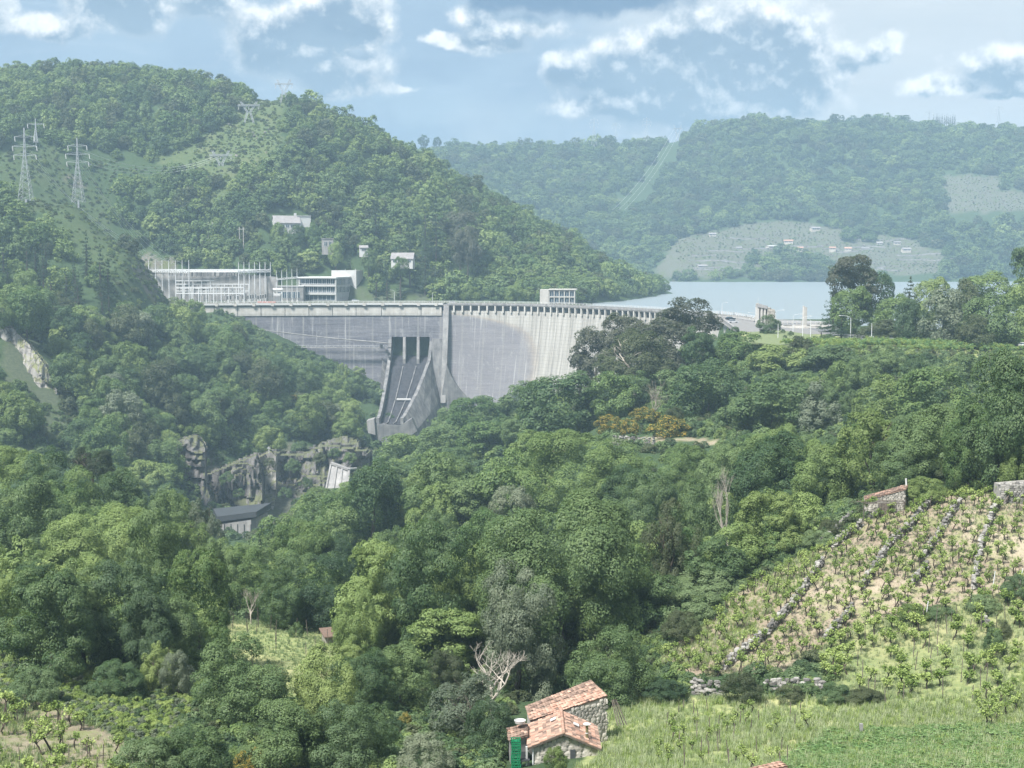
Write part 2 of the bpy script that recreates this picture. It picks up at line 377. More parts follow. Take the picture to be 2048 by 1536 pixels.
FAR = [W(*q) for q in [(1300, 557, 1760), (1500, 560, 1742), (1700, 560, 1742), (2048, 560, 1742), (2400, 560, 1740), (1250, 552, 1850), (1300, 490, 1900), (1350, 500, 1830), (1600, 505, 1850), (1600, 455, 1960), (1800, 500, 1850), (1450, 405, 2060), (1250, 450, 2010), (1150, 430, 2060), (1000, 390, 2160), (900, 340, 2250), (850, 312, 2350), (1000, 306, 2400), (1200, 300, 2400), (1350, 290, 2350), (1450, 262, 2300), (1600, 256, 2300), (1800, 258, 2350), (2048, 268, 2400), (2400, 270, 2400), (1650, 360, 2150), (1900, 410, 2000), (1950, 360, 2100), (2048, 455, 1900), (2400, 455, 1900), (1150, 380, 2200), (1300, 350, 2250), (1100, 480, 1950)]] + [
    (-300, 2800, 220), (300, 2900, 230), (900, 2900, 240), (1500, 2600, 240), (600, 1700, 52), (100, 1700, 52), (1100, 1700, 52), (-100, 1850, 60), (-300, 2200, 250), (0, 1560, 44), (900, 1600, 44)]
H_FAR = RBF(FAR)

# areas of the photograph that are open ground (outlines given in its pixels, with a depth range)
VINEYARD = [(2000, 968), (2120, 960), (2120, 1190), (1810, 1225), (1650, 1295), (1560, 1345), (1370, 1350), (1315, 1322), (1470, 1185), (1640, 1095), (1735, 1040), (1800, 1010)]
LOWVINE = [(1650, 1290), (1810, 1225), (2000, 1190), (2100, 1180), (2100, 1300), (1940, 1400), (1720, 1400), (1640, 1340)]
MEADOW = [(1150, 1545), (1205, 1440), (1250, 1400), (1400, 1392), (1640, 1395), (1930, 1395), (2100, 1290), (2200, 1560), (1150, 1800)]
LEFTFIELD = [(-60, 1400), (60, 1385), (170, 1440), (330, 1530), (330, 1640), (-60, 1640)]
GLADE = [(445, 1245), (560, 1238), (640, 1262), (700, 1275), (690, 1330), (640, 1390), (560, 1390), (470, 1320), (450, 1290)]
TERRACE = [(1040, 906), (1120, 884), (1200, 870), (1330, 874), (1440, 880), (1440, 887), (1200, 882), (1060, 912)]
LAWN = [(1490, 655), (1560, 650), (1660, 668), (1740, 680), (1740, 700), (1560, 700), (1470, 690)]
ROADV = [(1690, 684), (2140, 690), (2140, 722), (1690, 704)]
CORRIDOR = [(522, 188), (570, 200), (562, 255), (566, 300), (520, 335), (470, 372), (445, 420), (412, 412), (438, 365), (360, 335), (300, 318), (372, 296), (420, 262), (475, 232)]
STRIP = [(-20, 415), (70, 395), (130, 330), (215, 318), (290, 330), (370, 338), (300, 362), (230, 375), (218, 420), (232, 480), (268, 545), (262, 600), (215, 560), (150, 500), (90, 425), (20, 420)]
POCKET = [(-20, 310), (60, 285), (125, 300), (120, 340), (60, 390), (-20, 400)]
FARVINE = [(1338, 490), (1400, 468), (1490, 448), (1590, 440), (1700, 462), (1830, 478), (1900, 520), (1880, 548), (1500, 548), (1440, 556), (1310, 558)]
FARVINE2 = [(1885, 350), (1995, 352), (2005, 380), (2100, 384), (2100, 420), (1900, 425), (1886, 400)]
FARCUT = [(1345, 268), (1372, 268), (1310, 390), (1240, 440), (1225, 420), (1290, 350)]

def grid_mesh(name, H, us, ys, fan, mat, zones, rough, zfix=None):
    Y, U = np.meshgrid(ys, us, indexing='ij')
    X = U * Y if fan else U
    Z = H(X, Y)
    Z = Z + rough(X, Y)
    if zfix is not None: Z = zfix(X, Y, Z)
    n, m = X.shape
    V = np.stack([X, Y, Z], -1).reshape(-1, 3)
    i = np.arange(n * m).reshape(n, m)
    F = np.stack([i[:-1, :-1], i[:-1, 1:], i[1:, 1:], i[1:, :-1]], -1).reshape(-1, 4)
    me = mesh_np(name, V, F, mat, smooth=True)
    col = np.zeros((len(V), 4), np.float32); col[:, 3] = 1
    PX, PY = pix(V[:, 0], V[:, 1], V[:, 2])
    jx, jy = fbm(V[:, 0] * .2, V[:, 1] * .2, 3, 3) * 6, fbm(V[:, 0] * .2, V[:, 1] * .2, 9, 3) * 5
    for poly, ylo, yhi, ch, val in zones:
        k = inpoly(PX + jx, PY + jy, poly) & (V[:, 1] > ylo) & (V[:, 1] < yhi)
        for c in range(3): col[k, c] = val if c == ch else 0
    a = me.color_attributes.new('zone', 'FLOAT_COLOR', 'POINT'); a.data.foreach_set('color', col.ravel())
    o = link(name, me); o['kind'] = 'structure'
    return o

def ground_material():
    m, N, b, out = new_mat('hillside_ground')
    pos = N.n('ShaderNodeNewGeometry').outputs['Position']
    at_ = N.n('ShaderNodeAttribute'); at_.attribute_name = 'zone'
    r, g, bl = N.sep(at_.outputs['Color'])
    n1 = N.noise(pos, 0.06, 6, 0.6); n2 = N.noise(pos, 0.9, 6, 0.65); n3 = N.noise(pos, 6.0, 4, 0.6)
    floor = N.mix(N.lin(n2, .3, .7), (.030, .055, .025), (.062, .090, .042))
    soil = N.mix(N.lin(n2, .32, .68), (.17, .132, .098), (.29, .24, .178))
    soil = N.mix(N.m('MULTIPLY', N.step(N.m('ADD', N.m('MULTIPLY', n1, .6), N.m('MULTIPLY', n3, .5)), .52, .66), .75), soil, (.36, .315, .23))
    soil = N.mix(N.m('MULTIPLY', N.step(N.noise(pos, .35, 5, .65), .47, .62), .75), soil, (.19, .21, .09))
    grass = N.mix(N.lin(n2, .3, .7), (.13, .18, .07), (.32, .33, .15))
    grass = N.mix(N.m('MULTIPLY', N.step(n1, .48, .62), .6), grass, (.40, .36, .20))
    rock = N.mix(N.lin(n2, .3, .7), (.08, .075, .065), (.19, .175, .15))
    rock = N.mix(N.step(N.noise(pos, .12, 5, .6), .5, .62), rock, (.11, .12, .06))
    c = N.mix(r, floor, soil); c = N.mix(g, c, grass); c = N.mix(bl, c, rock)
    N.put(b.inputs['Base Color'], c); b.inputs['Roughness'].default_value = .95; b.inputs['Specular IOR Level'].default_value = .1
    bn = N.n('ShaderNodeBump'); bn.inputs['Strength'].default_value = .5; bn.inputs['Distance'].default_value = .25
    N.put(bn.inputs['Height'], N.m('ADD', n2, N.m('MULTIPLY', n3, .3))); N.put(b.inputs['Normal'], bn.outputs[0])
    return m
GROUND = ground_material()

def dam_y(x):   # plan line of the crest (used to stop the terrain at the dam too)
    return np.interp(x, [-260, -173, -91, -37, 0, 22, 49, 74, 95, 109, 118], [880, 891, 900, 900, 890, 874, 841, 803, 756, 687, 640])
def near_rough(X, Y):
    a = np.clip((Y - 60) / 300, 0.1, 1)
    return fbm(X * .05, Y * .05, 1, 4) * 1.2 * a + fbm(X * .35, Y * .35, 5, 3) * 0.16
def near_fix(X, Y, Z):
    # behind the dam the downstream valley floor must not climb out of the water: it ends at the wall
    back = (Y > dam_y(X) + 4) & (X < 112)
    Z = np.where(back, np.minimum(Z, 40.0), Z)
    # the flat shelf with the road
    px, py = pix(X, Y, np.full_like(X, 69.6))
    flat = (Y > 455) & (Y < 690) & inpoly(px, py, [(1440, 640), (1520, 600), (1700, 600), (1700, 660), (2200, 668), (2200, 698), (1700, 694), (1560, 690), (1480, 676)])
    return np.where(flat, 69.45, Z)
ys = [-20.0, 0.0, 10.0]
while ys[-1] < 905: ys.append(ys[-1] + max(1.1, ys[-1] * .0085))
ys = np.array(ys)
def near_xy(us): return us
us = np.linspace(-.62, .60, 330)
# fan-shaped sheet, but at least 120 m wide close to the viewer
def near_sheet():
    Yg, Ug = np.meshgrid(ys, us, indexing='ij')
    return Yg, Ug * np.maximum(Yg, 120)
class _HN:
    def __call__(s, X, Y): return H_NEAR(X, Y)
def grid_near():
    Yg, Xg = near_sheet()
    Z = near_fix(Xg, Yg, H_NEAR(Xg, Yg) + near_rough(Xg, Yg))
    n, m = Xg.shape
    V = np.stack([Xg, Yg, Z], -1).reshape(-1, 3)
    i = np.arange(n * m).reshape(n, m)
    F = np.stack([i[:-1, :-1], i[:-1, 1:], i[1:, 1:], i[1:, :-1]], -1).reshape(-1, 4)
    me = mesh_np('ground', V, F, GROUND, smooth=True)
    col = np.zeros((len(V), 4), np.float32); col[:, 3] = 1
    PX, PY = pix(V[:, 0], V[:, 1], V[:, 2])
    jx, jy = fbm(V[:, 0] * .3, V[:, 1] * .3, 3, 3) * 8, fbm(V[:, 0] * .3, V[:, 1] * .3, 9, 3) * 6
    for poly, ylo, yhi, ch, val in [(VINEYARD, 130, 215, 0, 1), (LOWVINE, 130, 200, 1, .75), (MEADOW, 60, 152, 1, 1), (LEFTFIELD, 80, 150, 0, .8), (GLADE, 150, 215, 1, 1),
                                    (TERRACE, 350, 420, 0, .9), (LAWN, 470, 600, 1, .9), (ROADV, 440, 500, 1, .8)]:
        k = inpoly(PX + jx, PY + jy, poly) & (V[:, 1] > ylo) & (V[:, 1] < yhi)
        for c in range(3): col[k, c] = val if c == ch else 0
    k = inpoly(PX + jx * 3, PY + jy * 3, [(405, 900), (480, 930), (560, 890), (720, 880), (740, 980), (560, 1080), (405, 1080)]) & (V[:, 1] > 540) & (V[:, 1] < 780); col[k, 2] = .6
    k = inpoly(PX + jx * 2, PY + jy * 2, [(0, 640), (70, 660), (130, 800), (120, 960), (40, 900), (0, 760)]) & (V[:, 1] > 480) & (V[:, 1] < 700); col[k, 2] = .3
    a = me.color_attributes.new('zone', 'FLOAT_COLOR', 'POINT'); a.data.foreach_set('color', col.ravel())
    o = link('ground', me); o['kind'] = 'structure'
grid_near()
def hz(x, y):
    """height of the near ground at a point or at arrays of points"""
    X = np.atleast_1d(np.asarray(x, float)); Y = np.atleast_1d(np.asarray(y, float))
    Z = near_fix(X, Y, H_NEAR(X, Y) + near_rough(X, Y))
    return float(Z[0]) if np.ndim(x) == 0 else Z
def left_rough(X, Y): return fbm(X * .03, Y * .03, 21, 5) * 2.0
def far_rough(X, Y): return fbm(X * .012, Y * .012, 31, 5) * 5.0
def left_fix(X, Y, Z):
    yard = (X > -262) & (X < 40) & (Y > 872) & (Y < 962 - np.clip((X + 60) * .3, 0, 30))
    Z = np.where(yard, 69.6, Z)
    Z = np.where((np.abs(Y - dam_y(X)) < 8) & (X > -205), np.minimum(Z, 68.0), Z)
    front = np.clip((dam_y(X) - 2 - Y) / 6, 0, 1)
    return np.where(X > -204, np.maximum(Z - np.clip(X + 204, 0, 400) * 1.3 * front, -39.0), Z)
grid_mesh('hill', H_LEFT, np.linspace(-700, 175, 220), np.linspace(715, 1460, 187), False, GROUND,
          [(CORRIDOR, 900, 1300, 1, .18), (STRIP, 700, 1000, 1, .08), (POCKET, 700, 1100, 1, .08), ([(125, 360), (145, 310), (180, 300), (232, 345), (215, 372), (150, 375)], 700, 1000, 2, 1),
           ([(250, 580), (255, 530), (290, 512), (345, 516), (372, 545), (372, 600), (262, 600)], 800, 1020, 2, .9), ([(262, 560), (900, 560), (900, 612), (262, 612)], 870, 965, 2, .3)], left_rough, left_fix)
def hl(x, y):
    X = np.atleast_1d(np.asarray(x, float)); Y = np.atleast_1d(np.asarray(y, float))
    Z = left_fix(X, Y, H_LEFT(X, Y) + left_rough(X, Y)); return float(Z[0]) if np.ndim(x) == 0 else Z
grid_mesh('far_hill', H_FAR, np.linspace(-450, 1500, 200), np.linspace(1560, 2900, 150), False, GROUND,
          [(FARVINE, 1600, 2100, 2, .62), (FARVINE2, 1800, 2300, 2, .62), ([(1195, 390), (1235, 400), (1225, 440), (1170, 420)], 1800, 2400, 2, .9)], far_rough)
def hf(x, y):
    X = np.atleast_1d(np.asarray(x, float)); Y = np.atleast_1d(np.asarray(y, float))
    Z = H_FAR(X, Y) + far_rough(X, Y); return float(Z[0]) if np.ndim(x) == 0 else Z
# low plain under and beyond everything, out to the horizon
pl = MB(); pl.add([(-9000, -600, -40), (9000, -600, -40), (9000, 14000, -40), (-9000, 14000, -40)], [(0, 1, 2, 3)])
tag(pl.build('plain', plain('far_plain', (.06, .08, .05), .95)), kind='structure')

def water_material():
    m, N, b, out = new_mat('lake_water')
    pos = N.n('ShaderNodeNewGeometry').outputs['Position']
    b.inputs['Base Color'].default_value = (.20, .235, .25, 1); b.inputs['Roughness'].default_value = .38
    b.inputs['IOR'].default_value = 1.33; b.inputs['Specular IOR Level'].default_value = .8
    h = N.m('ADD', N.noise(N.v('MULTIPLY', pos, (1, .5, 1)), .35, 6, .62), N.m('MULTIPLY', N.noise(pos, .03, 3), .8))
    bn = N.n('ShaderNodeBump'); bn.inputs['Strength'].default_value = .6; bn.inputs['Distance'].default_value = .4
    N.put(bn.inputs['Height'], h); N.put(b.inputs['Normal'], bn.outputs[0])
    return m
WATER = water_material()
wl = MB()
edge = [(x, float(dam_y(x)) + 3) for x in (10, 22, 35, 49, 62, 74, 85, 95, 103, 109, 116)] + [(150, 655), (900, 760), (1400, 1850), (-200, 1950), (-100, 1500), (-60, 1200), (-20, 945)]
wl.poly([(x, y, 66.4) for x, y in edge])
tag(wl.build('reservoir_water', WATER), kind='structure')
# ------------------------------------------------------------------ the dam
def concrete_dam_mat():
    m, N, b, out = new_mat('weathered_dam_concrete')
    uv = N.n('ShaderNodeUVMap').outputs[0]
    s, z, _ = N.sep(uv)
    big = N.noise(uv, .045, 5, .6)
    streak = N.noise(N.comb(N.m('MULTIPLY', s, .55), N.m('MULTIPLY', z, .022), 0), 1.0, 6, .65)
    streak2 = N.noise(N.comb(N.m('MULTIPLY', s, 1.5), N.m('MULTIPLY', z, .03), 7.0), 1.0, 5, .7)
    bed = N.noise(N.comb(N.m('MULTIPLY', s, .03), N.m('MULTIPLY', z, .55), 3.0), 1.0, 5, .7)
    fine = N.noise(uv, .8, 6, .7)
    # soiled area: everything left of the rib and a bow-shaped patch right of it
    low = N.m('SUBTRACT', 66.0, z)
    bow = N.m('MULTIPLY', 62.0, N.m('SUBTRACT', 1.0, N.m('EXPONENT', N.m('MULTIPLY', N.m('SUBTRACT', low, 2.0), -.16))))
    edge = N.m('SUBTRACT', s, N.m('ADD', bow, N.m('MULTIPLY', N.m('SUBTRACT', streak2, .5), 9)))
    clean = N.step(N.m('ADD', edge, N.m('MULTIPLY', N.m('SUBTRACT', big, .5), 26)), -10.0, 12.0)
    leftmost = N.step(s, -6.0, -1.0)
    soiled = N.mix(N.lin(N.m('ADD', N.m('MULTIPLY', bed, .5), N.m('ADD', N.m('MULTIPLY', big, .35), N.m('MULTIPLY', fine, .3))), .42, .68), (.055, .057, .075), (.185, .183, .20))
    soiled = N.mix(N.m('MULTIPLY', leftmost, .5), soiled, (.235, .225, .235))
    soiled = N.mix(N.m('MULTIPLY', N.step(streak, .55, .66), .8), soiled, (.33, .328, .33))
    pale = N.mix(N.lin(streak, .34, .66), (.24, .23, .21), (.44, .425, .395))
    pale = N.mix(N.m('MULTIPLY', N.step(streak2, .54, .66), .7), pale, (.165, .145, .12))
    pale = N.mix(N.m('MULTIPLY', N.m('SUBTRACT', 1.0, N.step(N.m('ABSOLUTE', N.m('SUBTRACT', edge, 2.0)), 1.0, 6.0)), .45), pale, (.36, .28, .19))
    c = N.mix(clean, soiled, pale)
    blot = N.step(N.noise(uv, .16, 7, .72), .56, .66)
    c = N.mix(N.m('MULTIPLY', blot, .5), c, N.mix(clean, (.30, .30, .30), (.36, .345, .31)))
    lift = N.m('PINGPONG', z, 1.0)                                        # casting lifts two metres apart
    seep = N.noise(N.comb(N.m('MULTIPLY', s, .12), N.m('MULTIPLY', z, .5), 11.0), 1.0, 4, .6)
    c = N.mix(N.m('MULTIPLY', N.m('MULTIPLY', N.m('SUBTRACT', 1.0, N.step(lift, .0, .22)), N.step(seep, .45, .62)), .6), c, (.34, .335, .325))
    c = N.mix(N.m('MULTIPLY', N.m('SUBTRACT', 1.0, N.step(lift, .0, .12)), .35), c, (.05, .05, .055))
    jn = N.m('PINGPONG', N.m('ADD', s, 3.0), 6.9)                       # vertical block joints
    jw = N.m('ADD', jn, N.m('MULTIPLY', N.noise(uv, .5, 3), .5))
    c = N.mix(N.m('MULTIPLY', N.m('MULTIPLY', N.m('SUBTRACT', 1.0, N.step(jw, .3, .9)), N.m('SUBTRACT', 1.0, clean)), .55), c, (.33, .325, .31))
    c = N.mix(N.m('MULTIPLY', N.m('SUBTRACT', 1.0, N.step(jn, .0, .22)), .6), c, (.06, .06, .06))
    N.put(b.inputs['Base Color'], c); b.inputs['Roughness'].default_value = .9; b.inputs['Specular IOR Level'].default_value = .2
    bn = N.n('ShaderNodeBump'); bn.inputs['Strength'].default_value = .5; bn.inputs['Distance'].default_value = .2
    N.put(bn.inputs['Height'], N.m('ADD', fine, bed)); N.put(b.inputs['Normal'], bn.outputs[0])
    return m
DAMC = concrete_dam_mat()
def concrete(name, lo, hi, streaky=.5, sc=.5):
    m, N, b, out = new_mat(name)
    p = N.n('ShaderNodeNewGeometry').outputs['Position']
    st = N.noise(N.v('MULTIPLY', p, (1, 1, .06)), sc, 6, .65); bl = N.noise(p, sc * .6, 6, .65)
    f = N.m('ADD', N.m('MULTIPLY', st, streaky), N.m('MULTIPLY', bl, 1 - streaky))
    c = N.mix(N.lin(f, .36, .66), lo, hi)
    N.put(b.inputs['Base Color'], c); b.inputs['Roughness'].default_value = .9; b.inputs['Specular IOR Level'].default_value = .2
    bn = N.n('ShaderNodeBump'); bn.inputs['Strength'].default_value = .35; bn.inputs['Distance'].default_value = .1
    N.put(bn.inputs['Height'], bl); N.put(b.inputs['Normal'], bn.outputs[0]); return m
CLEAN = concrete('clean_concrete', (.36, .34, .31), (.58, .56, .52))
GREY = concrete('grey_concrete', (.16, .155, .155), (.36, .35, .34))
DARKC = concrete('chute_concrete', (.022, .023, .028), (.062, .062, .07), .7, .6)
ROUGHC = concrete('rough_spillway_concrete', (.075, .075, .082), (.26, .255, .25), .6, .45)
ASPH = plain('asphalt', (.16, .16, .165), .9, var=.2, scale=.3)
DARKMETAL = plain('dark_metal', (.05, .055, .06), .6, var=.2)
GLASS = plain('window_glass', (.05, .075, .10), .12, var=.3, scale=.4, spec=.8)

def smooth_line(pts, it=3):
    P = [Vector((x, y, 0)) for x, y in pts]
    for _ in range(it):
        Q = [P[0]]
        for a, b in zip(P, P[1:]): Q += [a * .75 + b * .25, a * .25 + b * .75]
        P = Q + [P[-1]]
    return P
CREST = smooth_line([(-225, 882), (-173, 891), (-91, 900), (-37, 900), (0, 890), (22, 874), (49, 841), (74, 803), (95, 756), (109, 687), (114, 655)])
_L = [0.0]
for a, b in zip(CREST, CREST[1:]): _L.append(_L[-1] + (b - a).length)
_CX = np.array([p.x for p in CREST]); _CY = np.array([p.y for p in CREST]); _CS = np.array(_L)
S_RIB = float(np.interp(-39.0, _CX, _CS))
_CS = _CS - S_RIB; S_RIB = 0.0          # arc length, zero at the rib
def s_of_x(x): return float(np.interp(x, _CX, _CS))
def crest(s, off, z):
    x, y = np.interp(s, _CS, _CX), np.interp(s, _CS, _CY)
    h = 1.5; tx = np.interp(s + h, _CS, _CX) - np.interp(s - h, _CS, _CX); ty = np.interp(s + h, _CS, _CY) - np.interp(s - h, _CS, _CY)
    l = math.hypot(tx, ty); return Vector((x + off * ty / l, y - off * tx / l, z))
def face_off(z): return 5.0 + .10 * (69 - z) + .0013 * (69 - z) ** 2
def strip(name, s0, s1, prof, mat, parent, ds=3.0):
    """sweep of a profile [(offset, z)] along the crest, with metre UVs"""
    n = max(2, int((s1 - s0) / ds) + 1); S = np.linspace(s0, s1, n); k = len(prof)
    V = [crest(s, o, z) for s in S for o, z in prof]
    F = [(i * k + j, (i + 1) * k + j, (i + 1) * k + j + 1, i * k + j + 1) for i in range(n - 1) for j in range(k - 1)]
    F = [f[::-1] for f in F]
    me = bpy.data.meshes.new(name); me.from_pydata([tuple(v) for v in V], [], F); me.update()
    uvl = me.uv_layers.new(name='UVMap'); uvv = [(s, z) for s in S for o, z in prof]
    uvl.data.foreach_set('uv', np.array([uvv[l.vertex_index] for l in me.loops], np.float32).ravel())
    me.materials.append(mat); return link(name, me, parent)
dam = empty('dam', (0, 0, 0), 0, 'long curved concrete dam with a gated spillway closing the valley', 'dam')
SA, SB = s_of_x(-71.8), s_of_x(-48.6)
S0, S1 = s_of_x(-215), s_of_x(113)
zs = [65.6, 62, 56, 50, 44, 38, 31, 24, 16, 8, 0, -10, -25]
full = [(face_off(z), z) for z in zs]
strip('wall', S0, SA, full, DAMC, dam); strip('wall', SB, S1, full, DAMC, dam)
strip('wall', SA, SB, full[:4] + [(-9, 50)], DAMC, dam)
# solid body behind the face (crest top, upstream side)
strip('crest_road', S0, S1, [(3.9, 68.9), (-3.9, 68.9)], ASPH, dam)
strip('upstream_face', S0, S1, [(-4.0, 69.9), (-4.6, 69.9), (-4.6, 20)], CLEAN, dam)
# left: pale band of panels hung under a projecting ledge, open joints between them
J = [(px - 1024) / FPX * 893 for px in (432, 477, 523, 570, 617, 664, 711, 762, 843, 886)]
J = [s_of_x(x) for x in J]; J = [S0] + J
for a, b in zip(J, J[1:]):
    strip('panel', a + .18, b - .18, [(4.6, 62.6), (6.2, 62.6), (6.35, 64), (6.35, 67.9), (4.6, 67.9)][::-1], CLEAN, dam)
strip('ledge', S0, S_RIB - 1.2, [(4.0, 70.0), (7.2, 70.0), (7.2, 69.0), (4.0, 67.95)], WHITE, dam)
m = MB()
for i, s in enumerate(np.arange(S0 + 8, S_RIB - 2, 10.9)):
    p = crest(s, 7.0, 69.3); q = crest(s, 7.6, 69.3); d = (q - p).normalized(); r = Vector((-d.y, d.x, 0)) * .9
    MB().hexa([p - r - Vector((0, 0, .9)), p + r - Vector((0, 0, .9)), q + r - Vector((0, 0, .9)), q - r - Vector((0, 0, .9))][::-1],
              [p - r + Vector((0, 0, .8)), p + r + Vector((0, 0, .8)), q + r + Vector((0, 0, .8)), q - r + Vector((0, 0, .8))][::-1]).build('bracket', CLEAN, dam)
# right: open gallery under the deck with a row of posts
strip('gallery_recess', S_RIB + 1.2, S1, [(5.4, 65.6), (2.6, 65.6), (2.6, 68.6), (6.6, 68.6)][::-1], GREY, dam)
strip('deck_edge', S_RIB + 1.2, S1, [(4.0, 70.05), (6.7, 70.05), (6.7, 69.2), (6.5, 68.6), (4.0, 68.55)], GREY, dam)
for s in np.arange(S_RIB + 5.4, S1 - 1, 5.35):
    a = crest(s, 6.05, 64.6); b = crest(s, 6.05, 68.62)
    p0 = crest(s - .45, 5.2, 64.6)
    mb = MB(); mb.beam(a, b, .95, 1.1, up=(crest(s, 7, 0) - crest(s, 6, 0)))
    mb.build('post', CLEAN, dam)
# railings on both sides of the road: posts and two rails
for off, nm in ((6.3, 'railing'), (-4.3, 'railing')):
    mb = MB(); S = np.arange(S0 + 1, S1, 3.0)
    for s in S: mb.beam(crest(s, off, 69.9), crest(s, off, 71.0), .16)
    for h in (70.5, 71.0):
        for a, b in zip(S, S[1:]): mb.beam(crest(a, off, h), crest(b, off, h), .1)
    mb.build(nm, CLEAN if off > 0 else STEEL, dam)
# rib beside the spillway
q = at(881, 806, 879); q2 = at(891, 806, 879)
MB().hexa([(q.x, 879, q.z), (q2.x, 879, q2.z), (q2.x + 1, 892, q2.z), (q.x, 892, q.z)], [(-40.6, 891.2, 68.6), (-37.4, 891.2, 68.6), (-37.4, 897, 68.6), (-40.6, 897, 68.6)]).build('rib', GREY, dam)
# spillway chute
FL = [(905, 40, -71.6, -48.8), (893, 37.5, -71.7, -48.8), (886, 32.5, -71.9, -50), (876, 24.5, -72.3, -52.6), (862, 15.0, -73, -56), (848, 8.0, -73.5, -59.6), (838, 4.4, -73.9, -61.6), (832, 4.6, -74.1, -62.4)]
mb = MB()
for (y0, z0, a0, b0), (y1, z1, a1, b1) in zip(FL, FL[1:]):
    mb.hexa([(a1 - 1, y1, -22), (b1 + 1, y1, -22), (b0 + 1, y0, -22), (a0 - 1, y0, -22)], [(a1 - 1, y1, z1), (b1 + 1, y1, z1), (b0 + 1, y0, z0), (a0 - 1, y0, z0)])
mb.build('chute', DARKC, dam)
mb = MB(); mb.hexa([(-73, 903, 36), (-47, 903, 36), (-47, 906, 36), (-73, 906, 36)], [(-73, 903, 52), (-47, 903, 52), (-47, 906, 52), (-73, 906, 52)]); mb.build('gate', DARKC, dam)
def side_wall(side):
    top = {886: 36.8, 893: 49.9, 905: 49.9, 876: 28.8, 862: 19.6, 848: 12.4, 838: 8.6, 832: 8.0}
    mb = MB()
    for (y0, z0, a0, b0), (y1, z1, a1, b1) in zip(FL, FL[1:]):
        e0, e1 = (a0, a1) if side < 0 else (b0, b1)
        t0, t1 = top[y0], top[y1]
        if side < 0: lo = -1.8; hi = 0
        else: lo = 0; hi = 1.8
        mb.hexa([(e1 + lo, y1, z1 - 3), (e1 + hi, y1, z1 - 3), (e0 + hi, y0, z0 - 3), (e0 + lo, y0, z0 - 3)], [(e1 + lo, y1, t1), (e1 + hi, y1, t1), (e0 + hi, y0, t0), (e0 + lo, y0, t0)])
    return mb.build('chute_wall', ROUGHC, dam)
side_wall(-1); side_wall(1)
for fx in (.335, .69):
    xt = -71.8 + 23.2 * fx
    mb = MB(); mb.prism([(xt - .8, 902, 36), (xt - .8, 888.5, 33.6), (xt - .8, 888.0, 37), (xt - .8, 890.5, 49.9), (xt - .8, 902, 49.9)], (1.6, 0, 0)); mb.build('spillway_pier', GREY, dam)
mb = MB()    # low dividing kerbs running down the chute from the piers
for fx in (.335, .69):
    for (y0, z0, a0, b0), (y1, z1, a1, b1) in list(zip(FL, FL[1:]))[2:]:
        p, q = a0 + (b0 - a0) * fx, a1 + (b1 - a1) * fx
        mb.hexa([(q - .25, y1, z1 - .5), (q + .25, y1, z1 - .5), (p + .25, y0, z0 - .5), (p - .25, y0, z0 - .5)], [(q - .25, y1, z1 + .7), (q + .25, y1, z1 + .7), (p + .25, y0, z0 + .7), (p - .25, y0, z0 + .7)])
mb.build('dividing_kerb', ROUGHC, dam)
a, b = at(797, 775, 862), at(820, 775, 862)
MB().beam((-66.5, 861, 15.7), (-58.3, 861, 15.7), 1.5, .9).build('gate_beam', WHITE, dam)
# gravity body on the right of the chute
mb = MB()
T = [(-46.9, 896, 49.9), (-48.2, 887, 37.0), (-50.8, 876, 28.8), (-54.2, 862, 19.6), (-57.8, 848, 12.4), (-60.0, 836, 8.2), (-60.6, 832, 8.0)]
G = [(-41.5, 892, 20), tuple(at(884, 800, 886)), tuple(at(874, 810, 876)), tuple(at(860, 828, 862)), tuple(at(842, 850, 848)), tuple(at(828, 866, 836)), tuple(at(822, 872, 832))]
D = [(x + 5, y - 4, z - 26) for x, y, z in G]
for i in range(len(T) - 1):
    mid0 = tuple((Vector(T[i]) + Vector(G[i])) / 2 + Vector((0, 0, 0))); mid1 = tuple((Vector(T[i + 1]) + Vector(G[i + 1])) / 2)
    mb.add([T[i], T[i + 1], mid1, mid0], [(0, 1, 2, 3)]); mb.add([mid0, mid1, G[i + 1], G[i]], [(0, 1, 2, 3)]); mb.add([G[i], G[i + 1], D[i + 1], D[i]], [(0, 1, 2, 3)])
mb.build('spillway_flank', ROUGHC, dam)
MB().hexa([(-52, 880, -5), (-38, 880, -5), (-38, 900, -5), (-52, 900, -5)], [(-47.5, 890.5, 49), (-40, 890.5, 49), (-40, 900, 49), (-47.5, 900, 49)]).build('spillway_flank', ROUGHC, dam)
mb = MB()
mb.hexa([(-78, 850, -14), (-74.9, 850, -14), (-73.8, 893, -14), (-79, 893, -14)], [(-76.2, 850, 6), (-75.2, 850, 6), (-74, 893, 36), (-77.2, 893, 40)]); mb.build('spillway_flank', ROUGHC, dam)
P = [(747, 848), (800, 851), (823, 838), (834, 862), (806, 884), (772, 890), (748, 874)]
mb = MB(); mb.prism([at(x, y, 830.5) for x, y in P][::-1], (0, 9, 0)); mb.build('lip', ROUGHC, dam)
mb = MB(); mb.prism([at(x, y, 829) for x, y in [(733, 842), (748, 838), (751, 870), (736, 866)]][::-1], (0, 10, 0)); mb.build('lip', GREY, dam)
P = [(893, 728), (900, 748), (909, 764), (920, 779), (934, 794), (948, 803), (952, 850), (880, 850), (884, 790)]
mb = MB(); mb.prism([at(x, y, 880) for x, y in P][::-1], (0, 12, 0)); mb.build('abutment_wedge', ROUGHC, dam)
mb = MB(); mb.tube([at(500, 657, 880), at(640, 674, 884), at(782, 687, 888.5)], .34, 8); mb.build('pipe', GREY, dam)
mb = MB(); mb.beam(at(545, 694, 882), at(775, 696, 886), 1.6, .5); mb.build('walkway', GREY, dam)
mb = MB()
